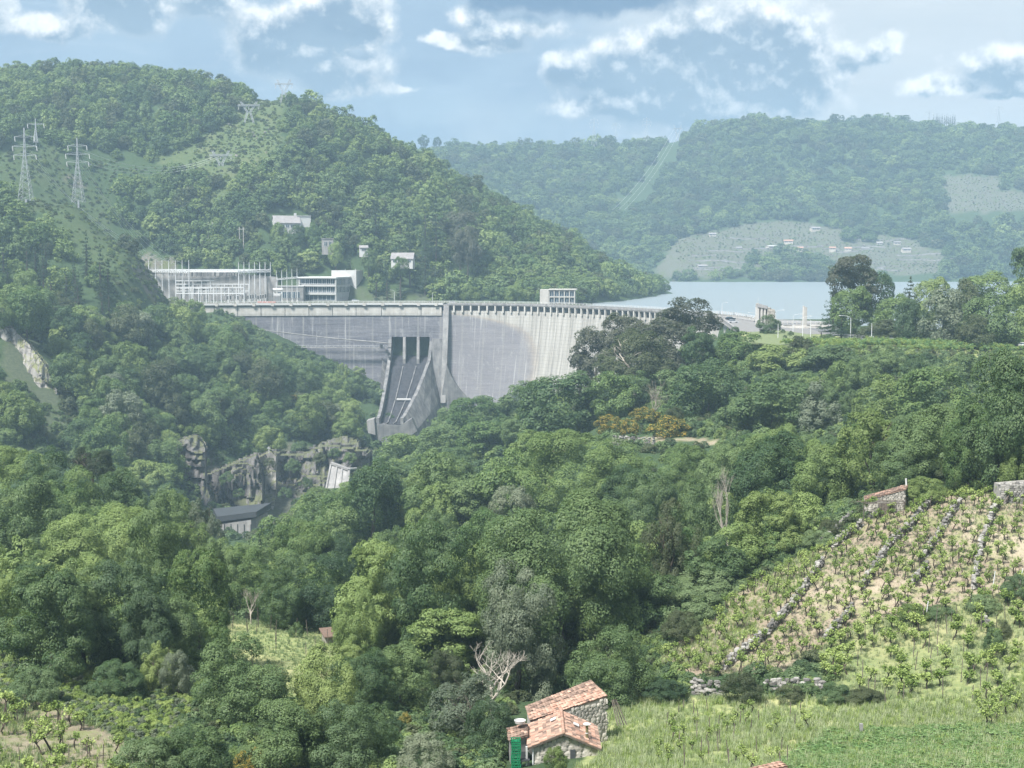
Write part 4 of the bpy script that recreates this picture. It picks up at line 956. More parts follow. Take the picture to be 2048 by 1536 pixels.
# ------------------------------------------------------------------ trees of the photograph, one by one
for t in [
    # left foreground wood
    (20, 898, 1060, 190, 290, 'round', 'chest', 'tall chestnut green tree at the left edge, rear of the front wood'),
    (105, 906, 1075, 150, 285, 'round', 'oak', 'rounded tree just left of the umbrella pine'),
    (140, 940, 1080, 130, 275, 'round', 'chest', 'leafy tree standing in front of the umbrella pine'),
    (236, 940, 1090, 150, 285, 'round', 'oak', 'broad dark oak just right of the umbrella pine'),
    (55, 958, 1160, 170, 255, 'round', 'oak', 'big dark oak at the left edge below the rearmost tree'),
    (152, 980, 1130, 140, 262, 'round', 'chest', 'pale topped tree in the middle of the left wood'),
    (205, 1008, 1200, 240, 245, 'round', 'chest', 'widest pale crowned tree in the left front wood'),
    (318, 988, 1180, 110, 275, 'tall', 'oak', 'slim dark tree beside the white flowering tree'),
    (350, 980, 1120, 100, 290, 'round', 'chest', 'tree with white blossom on its right shoulder above the gorge'),
    (400, 1000, 1130, 85, 282, 'loose', 'silver', 'white flowering tree overhanging the gorge'),
    (372, 1044, 1190, 110, 262, 'round', 'light', 'yellow green round tree on the edge of the gorge'),
    (300, 1020, 1260, 130, 250, 'tall', 'oak', 'tall dark tree between pale crown and gorge edge'),
    (440, 1078, 1230, 90, 258, 'round', 'oak', 'tree just below the power house roof'),
    (-10, 1112, 1330, 120, 205, 'tall', 'chest', 'bright tree cut by the left picture edge'),
    (100, 1138, 1370, 190, 195, 'tall', 'oak', 'feathery dark tree above the left bramble bank'),
    (165, 1125, 1350, 120, 212, 'tall', 'oak', 'second dark pyramid tree above the bramble bank'),
    (245, 1120, 1350, 180, 200, 'tall', 'dark', 'dark pyramidal tree with layered boughs in the left wood'),
    (290, 1180, 1360, 120, 190, 'round', 'dark', 'low dark tree at the foot of the left wood'),
    (395, 1098, 1330, 130, 215, 'tall', 'chest', 'tall bright tree left of the small glade'),
    (345, 1190, 1350, 130, 205, 'round', 'oak', 'dark tree behind the pale hawthorn bushes'),
    (480, 1092, 1235, 120, 240, 'round', 'chest', 'tree with bare lower trunks behind the small glade'),
    (545, 1060, 1170, 62, 335, 'fir', 'pine', 'pale thin pine below the power house'),
    (520, 1068, 1160, 40, 345, 'fir', 'pine', 'smaller thin pine left of the pale pine'),
    (560, 1140, 1260, 100, 240, 'round', 'oak', 'dark tree behind the bush on the glade'),
    (650, 1112, 1270, 140, 250, 'round', 'dark', 'deep green tree right behind the glade'),
    (596, 1170, 1255, 60, 228, 'round', 'light', 'small yellow green tree at the back of the glade'),
    # middle wood
    (748, 1082, 1300, 150, 235, 'tall', 'chest', 'bright tall tree right of the glade'),
    (715, 1180, 1320, 90, 215, 'round', 'chest', 'lower bright tree at the right side of the glade'),
    (800, 1060, 1250, 110, 255, 'round', 'oak', 'dark oak behind the bright tall tree'),
    (870, 1040, 1320, 190, 230, 'tall', 'oak', 'tall grey green tree in the middle wood'),
    (940, 1090, 1290, 140, 225, 'round', 'chest', 'yellow green tree next to the tall grey green one'),
    (1020, 972, 1140, 100, 290, 'tall', 'silver', 'tall tree with whitish top in the middle of the wood'),
    (985, 1020, 1200, 150, 270, 'round', 'chest', 'round tree beneath the whitish top'),
    (1125, 985, 1330, 350, 235, 'round', 'oak', 'giant spreading oak above the stone hut'),
    (1240, 1080, 1290, 170, 240, 'round', 'chest', 'right flank tree of the giant oak'),
    (1035, 1128, 1400, 165, 178, 'tall', 'silver', 'large leaved grey green chestnut directly behind the bare tree'),
    (1220, 1258, 1415, 160, 160, 'round', 'oak', 'oak standing right behind the rear tiled roof'),
    (800, 1288, 1430, 160, 168, 'round', 'oak', 'dark bushy tree left of the silver leaved tree'),
    (890, 1302, 1400, 90, 172, 'round', 'olive', 'brownish tree between dark bush and silver tree'),
    (735, 1300, 1440, 120, 172, 'round', 'oak', 'bushy tree below the glade on its right'),
    (935, 1345, 1490, 170, 136, 'loose', 'silver', 'silver leaved half bare tree beside the stone hut'),
    (980, 1400, 1520, 110, 138, 'bush', 'dark', 'dark thicket in the shadow beside the stone hut'),
    (848, 1468, 1575, 115, 118, 'bush', 'silver', 'round silvery olive bush at the bottom edge'),
    (478, 1282, 1460, 200, 150, 'round', 'oak', 'large round dark bush tree in front of the glade'),
    (655, 1290, 1460, 140, 163, 'round', 'light', 'light green tree at the near side of the glade'),
    (560, 1395, 1560, 190, 128, 'round', 'oak', 'dark round tree above the yellow broom'),
    (680, 1400, 1560, 170, 130, 'round', 'dark', 'dark tree at the bottom edge left of the olive bush'),
    (755, 1410, 1540, 110, 132, 'round', 'oak', 'dark green tree touching the olive bush'),
    (385, 1452, 1580, 150, 122, 'bush', 'oak', 'dark shrub tree at the bottom edge left of the broom'),
    (300, 1475, 1580, 140, 118, 'bush', 'bush', 'mid green shrub at the bottom edge beside the left vines'),
    (320, 1284, 1385, 80, 160, 'loose', 'light', 'pale hawthorn on the bramble bank'),
    (355, 1300, 1400, 70, 158, 'bush', 'silver', 'greyish bush beside the pale hawthorn'),
    (235, 1322, 1400, 110, 155, 'bush', 'bush', 'loose bramble bush in the middle of the left bank'),
    (68, 1338, 1420, 110, 150, 'bush', 'bush', 'loose bush on the left bank near the edge'),
    (82, 1268, 1340, 36, 168, 'tall', 'light', 'small sapling in front of the feathery dark tree'),
    # right, around and behind the vineyard
    (1535, 985, 1125, 135, 205, 'tall', 'light', 'fresh green pointed tree right of the dead tree'),
    (1340, 1000, 1190, 110, 250, 'loose', 'olive', 'grey green tree left of the dead tree'),
    (1400, 960, 1130, 130, 262, 'round', 'oak', 'dark tree behind the dead tree'),
    (1300, 945, 1100, 120, 275, 'round', 'oak', 'oak above the grey green tree'),
    (1155, 866, 1040, 270, 320, 'round', 'chest', 'huge yellow green tree below the earth terrace'),
    (1350, 892, 1030, 160, 310, 'round', 'chest', 'broad tree in front of the retaining wall'),
    (1030, 900, 1040, 150, 340, 'round', 'chest', 'bright tree left of the huge yellow green one'),
    (1260, 930, 1060, 120, 290, 'round', 'oak', 'tree between the huge one and the retaining wall'),
    (1465, 900, 1040, 130, 300, 'round', 'oak', 'dark tree whose top is level with the retaining wall'),
    (1560, 868, 1040, 190, 290, 'round', 'oak', 'wide dark oak above the fresh green pointed tree'),
    (1640, 880, 1030, 130, 275, 'round', 'chest', 'leafy tree left of the forked trunk'),
    (1745, 818, 1000, 160, 275, 'loose', 'light', 'pale spreading tree with forked trunk above the shed'),
    (1868, 815, 985, 185, 280, 'round', 'oak', 'round dark tree behind the shed'),
    (1800, 880, 1000, 120, 262, 'round', 'oak', 'dark tree directly above the shed roof'),
    (2000, 705, 985, 190, 262, 'round', 'oak', 'tallest oak at the right edge'),
    (1945, 812, 990, 110, 268, 'round', 'chest', 'tree between the round dark tree and the tallest oak'),
    (2040, 892, 990, 80, 225, 'bush', 'light', 'fresh bush at the right edge above the vines'),
    (1845, 955, 1010, 95, 205, 'bush', 'light', 'fresh green bush right beside the shed'),
    (1930, 925, 985, 110, 225, 'bush', 'olive', 'greyish bush above the top terrace wall'),
    # slope below the road
    (1415, 720, 840, 150, 455, 'round', 'oak', 'spreading oak on the slope below the dome shaped eucalyptus'),
    (1545, 758, 870, 170, 425, 'round', 'oak', 'wide low tree in the middle of the road slope'),
    (1640, 762, 862, 105, 405, 'loose', 'silver', 'pale grey tree on the road slope'),
    (1762, 752, 862, 115, 405, 'round', 'light', 'pale yellow tree on the road slope'),
    (1868, 736, 862, 150, 400, 'round', 'chest', 'broad bright tree at the right of the road slope'),
    (1685, 724, 790, 75, 425, 'round', 'chest', 'small bright tree under the road edge'),
    (1490, 790, 862, 110, 425, 'round', 'oak', 'dark low tree left of the wide one'),
    (1395, 655, 760, 70, 520, 'tall', 'oak', 'upright tree right of the eucalyptus group'),
    (1770, 690, 752, 70, 460, 'round', 'oak', 'dark bush tree standing up over the road edge'),
    (1600, 672, 720, 60, 500, 'bush', 'olive', 'grey feathery bush at the lawn edge'),
    (1480, 665, 730, 110, 530, 'bush', 'chest', 'bright thicket hiding the end of the dam'),
    (1560, 690, 745, 130, 500, 'bush', 'light', 'sunny thicket below the lawn'),
    (1660, 690, 740, 120, 485, 'bush', 'bush', 'low thicket below the lawn, right part'),
    # eucalyptus group in front of the dam
    (1372, 597, 690, 125, 545, 'round', 'euca', 'tallest dark eucalyptus crossing the dam crest'),
    (1335, 640, 760, 170, 535, 'round', 'euca', 'wide dark eucalyptus below the tallest one'),
    (1240, 628, 720, 100, 560, 'round', 'euca', 'brownish eucalyptus against the dam face'),
    (1190, 655, 760, 95, 560, 'round', 'euca', 'leftmost eucalyptus leaning over the dam face'),
    (1158, 690, 735, 40, 562, 'loose', 'euca', 'outlying eucalyptus bough against the pale dam face'),
    # below the dam
    (1140, 745, 880, 185, 530, 'round', 'oak', 'broad oak under the right part of the dam'),
    (1230, 745, 850, 110, 500, 'round', 'chest', 'bright tree left of the bare grey tree'),
    (1050, 765, 850, 110, 600, 'round', 'oak', 'oak at the foot of the dam face'),
    (958, 792, 862, 120, 640, 'round', 'chest', 'bright tree just right of the spillway foot'),
    (905, 815, 880, 80, 700, 'round', 'oak', 'tree hiding the base of the spillway flank'),
    (980, 842, 920, 130, 560, 'round', 'chest', 'tree in the middle below the spillway'),
    (890, 850, 925, 110, 600, 'round', 'oak', 'oak on the bank below the spillway'),
    (815, 868, 945, 120, 620, 'round', 'chest', 'bright tree beside the spillway lip'),
    (1060, 862, 930, 90, 480, 'round', 'chest', 'tree above the left end of the earth terrace'),
    (785, 925, 1000, 110, 520, 'round', 'oak', 'tree on the bank above the concrete outlet'),
    (1270, 742, 830, 70, 505, 'tall', 'oak', 'slim tree under the dome shaped eucalyptus'),
    (1340, 740, 800, 110, 500, 'bush', 'oak', 'thicket at the foot of the eucalyptus group'),
    # beyond the road on the right
    (1708, 512, 640, 105, 570, 'tall', 'euca', 'tall brown eucalyptus with pointed top by the lake'),
    (1668, 555, 660, 75, 575, 'fir', 'fir', 'dark ragged conifer at the lake edge'),
    (1745, 540, 650, 80, 585, 'round', 'oak', 'dark tree right of the tall eucalyptus'),
    (1712, 575, 662, 90, 560, 'round', 'chest', 'bright tree below the tall eucalyptus'),
    (1683, 615, 680, 70, 545, 'fir', 'fir', 'layered cedar beside the square'),
    (1820, 552, 640, 62, 560, 'fir', 'pine', 'dark pine standing above the roadside trees'),
    (1826, 600, 690, 70, 540, 'round', 'dark', 'dark lower tree beneath the pine'),
    (1790, 590, 670, 90, 545, 'round', 'chest', 'green tree left of the dark pine'),
    (1770, 640, 684, 110, 535, 'bush', 'olive', 'greyish roadside thicket left of the road sign'),
    (1888, 578, 692, 105, 530, 'round', 'silver', 'pale billowing willow beside the side road'),
    (1930, 560, 690, 90, 545, 'round', 'olive', 'darker willow behind the pale one'),
    (1870, 556, 640, 80, 585, 'round', 'light', 'light crowned tree behind the pale willow'),
    (1985, 590, 698, 120, 510, 'round', 'oak', 'dark green tree behind the right street lamp'),
    (1950, 630, 698, 70, 505, 'round', 'olive', 'bent grey tree beside the right street lamp'),
    (1975, 545, 630, 110, 580, 'round', 'chest', 'tree crown behind the dark roadside tree'),
    (2040, 560, 690, 100, 520, 'round', 'chest', 'tall roadside tree at the right edge'),
    (2062, 492, 620, 80, 540, 'tall', 'oak', 'dark tree top entering at the right edge'),
]: tree(*t)
tree(182, 895, 958, 92, 300, 'dome', 'pine', 'dark umbrella pine rising over the left front wood', limbs=True)
tree(1270, 662, 775, 160, 500, 'dome', 'olive', 'dome shaped eucalyptus with pale branches showing', bark=PALEBARK, limbs=True, lod='near')
tree(1300, 745, 860, 110, 480, 'bare', None, 'leafless grey tree above the yellow broom', bark=LEAF['dry'])
tree(1462, 918, 1125, 110, 214, 'baretall', None, 'tall dead tree beside the vineyard', bark=PALEBARK)
tree(985, 1285, 1440, 170, 140, 'bare', None, 'bare grey branches above the silver leaved tree', bark=PALEBARK)
tree(502, 1170, 1250, 50, 222, 'baretall', None, 'thin leafless sapling behind the glade', bark=PALEBARK)
tree(1538, 630, 668, 46, 590, 'round', 'dark', 'round clipped tree in front of the stone gate tower')
for px, top, bot, w, Y, lab in [(1220, 830, 866, 60, 425, 'yellow broom left of the earth terrace bushes'), (1258, 838, 872, 40, 410, 'small yellow broom at the terrace edge'), (1340, 832, 875, 90, 410, 'wide yellow broom on the earth terrace'),
                                (1290, 815, 845, 60, 430, 'yellow broom below the leafless tree'), (502, 1494, 1560, 75, 112, 'bright yellow broom at the bottom edge'), (810, 1425, 1450, 30, 140, 'little orange broom left of the silver tree'),
                                (585, 790, 815, 40, 790, 'yellow flowering shrub on the gorge bank'), (72, 822, 850, 40, 570, 'yellow broom below the left crag')]:
    tree(px, top, bot, w, Y, 'bush', 'broom', lab, cat='shrub')
for px, top, bot, w, Y, lf, lab in [(1360, 1222, 1295, 80, 168, 'olive', 'olive brown heather clump left of the vineyard'), (1485, 1345, 1412, 85, 143, 'olive', 'greyish broom growing over the stone bank'), (1580, 1370, 1410, 60, 143, 'olive', 'dry scrub in the middle of the stone bank'),
                                    (1330, 1358, 1402, 90, 146, 'dark', 'dark ivy on the left end of the stone bank'), (1825, 1208, 1250, 65, 162, 'light', 'glossy green bush at the vineyard corner'), (1880, 1212, 1245, 70, 162, 'bush', 'ivy bush beside the glossy green one'),
                                    (1965, 1190, 1232, 70, 164, 'bush', 'bush on the low wall right of the ivy'), (2035, 1150, 1205, 70, 166, 'dark', 'dark bush at the right edge of the vineyard'), (1990, 1255, 1312, 45, 150, 'bush', 'rounded broom by the lower vineyard path'), (2000, 1240, 1275, 50, 156, 'olive', 'rosemary coloured bush by the path'),
                                    (1112, 1492, 1550, 50, 116, 'light', 'leafy fig bush in front of the hut gable'), (700, 1290, 1330, 60, 170, 'light', 'pale bush on the right of the glade'), (593, 1245, 1275, 32, 188, 'oak', 'dark round bush on the glade'), (1660, 1040, 1075, 55, 192, 'olive', 'dry bush left of the shed'), (1640, 1060, 1100, 80, 196, 'bush', 'green thicket below the shed'),
                                    (1420, 1130, 1200, 150, 190, 'bush', 'bramble thicket left of the upper vineyard'), (1390, 1180, 1250, 130, 178, 'bush', 'lower bramble thicket left of the vineyard'), (1670, 1365, 1410, 70, 144, 'bush', 'weeds over the low stone wall'), (1730, 1378, 1412, 90, 142, 'olive', 'dry brambles beside the lower vine rows'),
                                    (1566, 658, 666, 10, 548, 'dark', 'clipped ball shrub on the lawn, nearest the round tree'), (1581.5, 662, 672, 13, 532, 'dark', 'largest clipped ball shrub on the lawn'), (1570, 670, 676, 9, 525, 'dark', 'flattened clipped shrub on the lawn'), (1531, 663, 670, 8, 560, 'dark', 'clipped ball shrub left of the others'),
                                    (1630, 672, 681, 12, 515, 'dark', 'clipped ball shrub near the vines'), (1690, 676, 683, 10, 512, 'dark', 'clipped ball shrub by the road'), (1655, 668, 682, 34, 520, 'bush', 'wide low hedge shrub beside the person')]:
    tree(px, top, bot, w, Y, 'bush', lf, lab, cat='shrub')

# ------------------------------------------------------------------ the rest of the wood, each tree on its own where it shows large
KEEP_OPEN = [  # outlines that must stay visible
    [(432, 600), (905, 600), (1150, 600), (1480, 600), (1480, 650), (1155, 660), (1150, 745), (1080, 765), (960, 800), (895, 850), (840, 870), (800, 895), (740, 890), (728, 840), (755, 780), (740, 740), (690, 715), (560, 712), (548, 670), (500, 650), (440, 625)],
    [(265, 520), (720, 520), (720, 612), (265, 612)], [(510, 905), (560, 900), (560, 1045), (450, 1075), (420, 1030), (425, 950)], [(650, 925), (705, 925), (705, 970), (650, 970)], [(600, 880), (720, 885), (735, 930), (560, 930)],
    [(0, 650), (60, 660), (120, 780), (120, 850), (60, 790), (0, 730)], [(100, 840), (130, 880), (140, 930), (100, 930), (70, 860)], [(380, 890), (410, 890), (405, 960), (420, 1020), (380, 1000)],
    GLADE, [(1040, 905), (1200, 868), (1440, 872), (1440, 895), (1200, 895)], VINEYARD, MEADOW, LOWVINE, LEFTFIELD, [(1720, 960), (1820, 960), (1820, 1035), (1720, 1035)], [(1440, 600), (2048, 600), (2048, 700), (1600, 685), (1500, 655)],
    [(450, 1030), (520, 1030), (520, 1070), (450, 1070)], [(1180, 560), (1650, 560), (1650, 640), (1400, 630), (1180, 612)]]
def clear(x, y, zc, r, rz):
    for dx, dz in ((0, 0), (-.8, 0), (.8, 0), (0, .85), (-.55, .6), (.55, .6), (0, -.6)):
        px, py = pix(x + dx * r, y, zc + dz * rz)
        for p in KEEP_OPEN:
            if inpoly(np.array([px]), np.array([py]), p)[0]: return False
    return True
MARKS = [('left granite crag', 60, 730), ('left conifers', 190, 570), ('switchyard masts', 340, 580), ('left end of the dam', 450, 640), ('pipe on the dam', 620, 690), ('spillway', 770, 780), ('gorge rock face', 600, 930), ('mossy rock buttress', 390, 950), ('umbrella pine', 182, 920), ('power house', 485, 1050), ('concrete outlet', 676, 950),
         ('earth terrace', 1250, 880), ('eucalyptus group', 1270, 700), ('lawn', 1580, 680), ('dead tree', 1462, 1000), ('vineyard shed', 1770, 1000), ('ruined stone hut', 2030, 960), ('glade', 570, 1270), ('giant oak', 1125, 1150), ('road edge', 1850, 700)]
def near_mark(px, py, r, label, group):
    n, a, b = min(MARKS, key=lambda q: (q[1] - px) ** 2 + (q[2] - py) ** 2); dx, dy = px - a, py - b; d = math.hypot(dx, dy)
    rel = ('left of' if dx < 0 else 'right of') if abs(dx) > abs(dy) else ('above' if dy < 0 else 'below')
    kind = 'conifer' if 'conifer' in label else 'shrub' if 'shrub' in label else 'tree'
    return '%s %% %s %s %s the %s' % ('large' if r > 8 else 'medium' if r > 6.5 else 'small', kind, 'just' if d < 70 else 'some way' if d < 150 else 'far', rel, n)
def fill(region, ylo, yhi, rlo, rhi, n, seed, leaves, labels, group, hfun=hz, sep=.95, shapes=('round',), tries=6000):
    rng = random.Random(seed); got = 0; out = []
    P = region; xs = [p[0] for p in P]
    for _ in range(tries):
        if got >= n: break
        y = math.sqrt(rng.uniform(ylo ** 2, yhi ** 2)); px = rng.uniform(min(xs), max(xs)); x = (px - 1024) / FPX * y
        g = hfun(x, y); r = rng.uniform(rlo, rhi); rz = r * rng.uniform(.75, 1.15); zc = g + rz * rng.uniform(1.15, 1.7)
        qx, qy = pix(x, y, zc)
        if not inpoly(np.array([qx]), np.array([qy]), P)[0]: continue
        if any((x - a) ** 2 + (y - b) ** 2 < ((r + c) * .5 * sep) ** 2 for a, b, c in TREE_SPOTS): continue
        if not clear(x, y, zc, r, rz) or hides(qx, qy, y, .3 if y < 330 else .75) or hides(*pix(x, y, zc + rz * .8), y, .3 if y < 330 else .75): continue
        k = rng.randrange(len(leaves)); i = rng.randrange(len(labels))
        tree_at(x, y, zc, r, rz, rng.choice(shapes), leaves[k], near_mark(qx, qy, r, labels[i], group).replace('%', {'oak': 'dark green', 'chest': 'mid green', 'light': 'yellow green', 'dark': 'deep green', 'silver': 'pale grey', 'olive': 'olive grey'}[leaves[k]]), group, gz=g)
        got += 1
    print('fill', group, got)
mix1 = ['oak', 'oak', 'chest', 'chest', 'oak', 'light', 'silver', 'olive']
GORGE = [(-40, 560), (240, 575), (440, 615), (560, 700), (760, 740), (750, 880), (600, 890), (420, 900), (400, 1000), (340, 1000), (140, 960), (0, 900), (-40, 700)]
RIDGE = [(540, 1100), (640, 1000), (790, 920), (900, 850), (1120, 850), (1120, 1000), (900, 1100), (640, 1200)]
fill(GORGE, 540, 875, 6.0, 9.5, 110, 5, mix1, ['% tree in the wood covering the left bank of the gorge'], 'trees on the left bank of the gorge', sep=.8)
fill(RIDGE, 330, 600, 4.5, 7.5, 45, 6, ['oak', 'chest', 'chest', 'light', 'oak'], ['% tree in the wood running down from the terrace to the gorge'], 'trees between earth terrace and gorge', sep=.8)
fill([(800, 1000), (1300, 880), (2060, 850), (2060, 960), (1700, 1010), (1300, 1180), (900, 1250)], 215, 350, 3.6, 6.5, 20, 7, ['oak', 'chest', 'oak', 'dark'], ['% tree in the wood behind the vineyard'], 'trees behind the vineyard', sep=.8)
fill([(-40, 900), (440, 1050), (700, 1100), (700, 1300), (400, 1330), (-40, 1350)], 170, 330, 3.6, 6.0, 18, 8, ['oak', 'chest', 'dark'], ['% tree filling the left front wood'], 'trees of the left front wood', sep=.8)
_b = tree_at
def tree_at(*a, **k):
    k['cat'] = 'shrub'; a = list(a); a[5] = 'bush'; return _b(*a, **k)
fill([(1100, 700), (1400, 680), (2060, 700), (2060, 860), (1440, 870), (1100, 870)], 380, 560, 2.6, 4.6, 22, 9, ['oak', 'chest', 'oak', 'olive', 'light'], ['tall % shrub on the slope between road and terrace'], 'shrubs on the slope below the road', sep=.7)
def tree_at(*a, **k):
    a = list(a); a[5] = 'fir'; a[6] = 'fir'; a[3] *= .75; a[4] *= 1.9; a[2] += a[4] * .4; return _b(*a, **k)
fill([(-40, 500), (260, 500), (240, 620), (-40, 620)], 690, 800, 4.5, 6.5, 26, 10, ['dark', 'oak'], ['dark green conifer among the trees left of the switchyard'], 'conifers left of the switchyard', hfun=hl, sep=.8)
tree_at = _b
for px, top, bot, w, lf, lab in [(262, 574, 640, 62, 'chest', 'leafy tree at the left foot of the switchyard slope'), (305, 584, 645, 58, 'oak', 'dark tree in front of the left switchyard masts'), (348, 596, 650, 54, 'light', 'pale tree below the left switchyard masts'), (390, 600, 650, 50, 'chest', 'tree reaching up to the left end of the dam crest')]:
    p = at(px, bot, 846); tree(px, top, bot, w, 846, 'round', lf, lab, gz=min(hz(p.x, 846), p.z))
for px, top, bot, w, Y, lab in [(752, 385, 470, 34, 1010, 'dark conifer high above the office block'), (850, 392, 500, 34, 1000, 'dark conifer left of its twin on the wooded hill'), (872, 388, 500, 38, 1005, 'dark conifer right of its twin on the wooded hill'), (820, 440, 540, 40, 980, 'broad dark conifer beside the hillside house'), (850, 470, 575, 46, 965, 'broad dark conifer below the twin conifers'),
                                (752, 540, 606, 22, 948, 'slim conifer at the right of the office block'), (775, 535, 606, 26, 952, 'conifer beside the slim one right of the office'), (800, 540, 600, 30, 960, 'conifer behind the crest lamp'), (540, 470, 520, 26, 985, 'pale conifer below the white house'), (700, 500, 560, 30, 975, 'conifer left of the hillside house')]:
    p = at(px, bot, Y); tree(px, top, bot, w, Y, 'fir', 'fir', lab, gz=hl(p.x, Y))
for px, top, bot, w, Y, lf, lab in [(560, 446, 490, 34, 990, 'chest', 'tree in front of the white house gable'), (592, 450, 492, 36, 988, 'oak', 'tree in front of the middle of the white house'), (626, 446, 495, 36, 990, 'chest', 'tree covering the right end of the white house'), (672, 484, 530, 30, 968, 'chest', 'tree right of the grey ruin'), (800, 514, 550, 34, 958, 'chest', 'tree in front of the white cottage'), (738, 498, 540, 34, 970, 'oak', 'tree below the tiny white hut'), (920, 420, 490, 80, 1010, 'euca', 'brown leaved tree right of the twin conifers'), (935, 455, 530, 60, 990, 'euca', 'second brown tree below the first on the hill'), (940, 572, 602, 42, 950, 'light', 'round light tree on the shore left of the intake house'), (1030, 568, 605, 40, 945, 'chest', 'tree just left of the intake house'), (865, 595, 606, 20, 925, 'light', 'little tree on the dam crest')]:
    p = at(px, bot, Y); tree(px, top, bot, w, Y, 'round', lf, lab, gz=hl(p.x, Y))
# ------------------------------------------------------------------ masses nobody could count (geometry-node instances of small tree meshes)
def scatter(name, pts, rot, scl, idx, protos, label=None):
    """one object: points carrying proto meshes"""
    me = bpy.data.meshes.new(name); pts = np.asarray(pts, np.float32)
    me.vertices.add(len(pts)); me.vertices.foreach_set('co', pts.ravel())
    def attr(n, t, a, key='value'):
        at_ = me.attributes.new(n, t, 'POINT'); at_.data.foreach_set(key, np.asarray(a).ravel())
    attr('rz', 'FLOAT', np.asarray(rot, np.float32)); attr('sc', 'FLOAT_VECTOR', np.asarray(scl, np.float32), 'vector'); attr('pick', 'INT', np.asarray(idx, np.int32))
    col = bpy.data.collections.new(name + '_kinds')
    for i, (pm, mt) in enumerate(protos):
        po = bpy.data.objects.new('%s_kind_%02d' % (name, i), pm.copy()); po.data.materials.clear(); po.data.materials.append(mt); col.objects.link(po)
    o = link(name, me); o['kind'] = 'stuff'
    if label: o['label'] = label
    ng = bpy.data.node_groups.new(name, 'GeometryNodeTree')
    ng.interface.new_socket('Geometry', in_out='INPUT', socket_type='NodeSocketGeometry'); ng.interface.new_socket('Geometry', in_out='OUTPUT', socket_type='NodeSocketGeometry')
    n = ng.nodes; gi = n.new('NodeGroupInput'); go = n.new('NodeGroupOutput')
    ci = n.new('GeometryNodeCollectionInfo'); ci.inputs[0].default_value = col; ci.inputs[1].default_value = True; ci.inputs[2].default_value = True
    ip = n.new('GeometryNodeInstanceOnPoints'); ip.inputs['Pick Instance'].default_value = True
    def named(nm, t):
        q = n.new('GeometryNodeInputNamedAttribute'); q.data_type = t; q.inputs[0].default_value = nm; return q.outputs[0]
    L = ng.links
    cx = n.new('ShaderNodeCombineXYZ'); L.new(named('rz', 'FLOAT'), cx.inputs[2])
    er = n.new('FunctionNodeEulerToRotation'); L.new(cx.outputs[0], er.inputs[0])
    L.new(gi.outputs[0], ip.inputs['Points']); L.new(ci.outputs[0], ip.inputs['Instance']); L.new(er.outputs[0], ip.inputs['Rotation'])
    L.new(named('sc', 'FLOAT_VECTOR'), ip.inputs['Scale']); L.new(named('pick', 'INT'), ip.inputs['Instance Index']); L.new(ip.outputs[0], go.inputs[0])
    md = o.modifiers.new('instances', 'NODES'); md.node_group = ng
    return o
def protos(shapes, leaves, lod):
    out = []
    for sh in shapes:
        for lf in leaves:
            ms = CROWN[sh, lod]; out.append((ms[len(out) % len(ms)], LEAF[lf]))
    return out
def poisson(xlo, xhi, ylo, yhi, dmin, n, seed, ok):
    rng = random.Random(seed); cell = {}; out = []
    for _ in range(n):
        x, y = rng.uniform(xlo, xhi), rng.uniform(ylo, yhi); k = (int(x // dmin), int(y // dmin))
        if any((x - a) ** 2 + (y - b) ** 2 < dmin * dmin for i in (-1, 0, 1) for j in (-1, 0, 1) for a, b in cell.get((k[0] + i, k[1] + j), ())): continue
        if ok(x, y): cell.setdefault(k, []).append((x, y)); out.append((x, y))
    return np.array(out)
def inside_any(px, py, polys):
    r = np.zeros(np.shape(px), bool)
    for p in polys: r |= inpoly(px, py, p)
    return r

# wooded hill behind the dam
HOUSE_GAPS = [([(540, 428), (632, 428), (632, 458), (540, 462)], 1003), ([(640, 474), (668, 474), (668, 500), (640, 500)], 978), ([(784, 504), (830, 504), (830, 524), (784, 526)], 973), ([(262, 515), (725, 515), (725, 615), (262, 615)], 900), ([(1072, 570), (1160, 570), (1160, 612), (1072, 612)], 900), ([(725, 592), (1180, 585), (1180, 615), (725, 615)], 925), ([(412, 440), (428, 440), (428, 474), (412, 474)], 987), ([(472, 450), (496, 450), (496, 486), (472, 486)], 980)]
HOUSE_PLAN = [(-108, 972, 16), (-120, 958, 15), (-100, 985, 12), (-150, 1000, 12), (-136, 1003, 10), (-120, 976, 7), (-70, 971, 10), (-97, 986, 5)]
bare_left = [CORRIDOR, STRIP, POCKET, [(125, 350), (145, 305), (180, 298), (232, 345), (215, 372), (150, 375)], [(255, 590), (250, 530), (290, 508), (350, 512), (375, 545), (375, 600)]]
P = np.concatenate([poisson(-640, 170, 720, 1330, 8.0, 70000, 21, lambda x, y: True), poisson(-230, 60, 958, 1060, 6.0, 12000, 22, lambda x, y: True)])
Z = hl(P[:, 0], P[:, 1])
rng = np.random.default_rng(5)
R = rng.uniform(3.6, 5.6, len(P)) + rng.exponential(1.1, len(P)).clip(0, 4.5)
keep = (Z > 67.5) & (Z < 400) & ~((P[:, 0] > -262) & (P[:, 0] < 45) & (P[:, 1] < 962 - np.clip((P[:, 0] + 60) * .3, 0, 30)) & (P[:, 1] > 872))
keep &= ~((P[:, 0] > -202) & (P[:, 1] < dam_y(P[:, 0]) + 12))
gx, gy = pix(P[:, 0], P[:, 1], Z)
keep &= ~inside_any(gx, gy, bare_left)
for dx, dz in ((0, .3), (-.8, 1.1), (.8, 1.1), (0, 1.9), (0, 1.1)):
    a, b = pix(P[:, 0] + dx * R, P[:, 1], Z + dz * R)
    for pl_, yy in HOUSE_GAPS: keep &= ~(inpoly(a, b, pl_) & (P[:, 1] < yy))
    if dz < .5: keep &= ~inside_any(a, b, [bare_left[0], bare_left[1]])
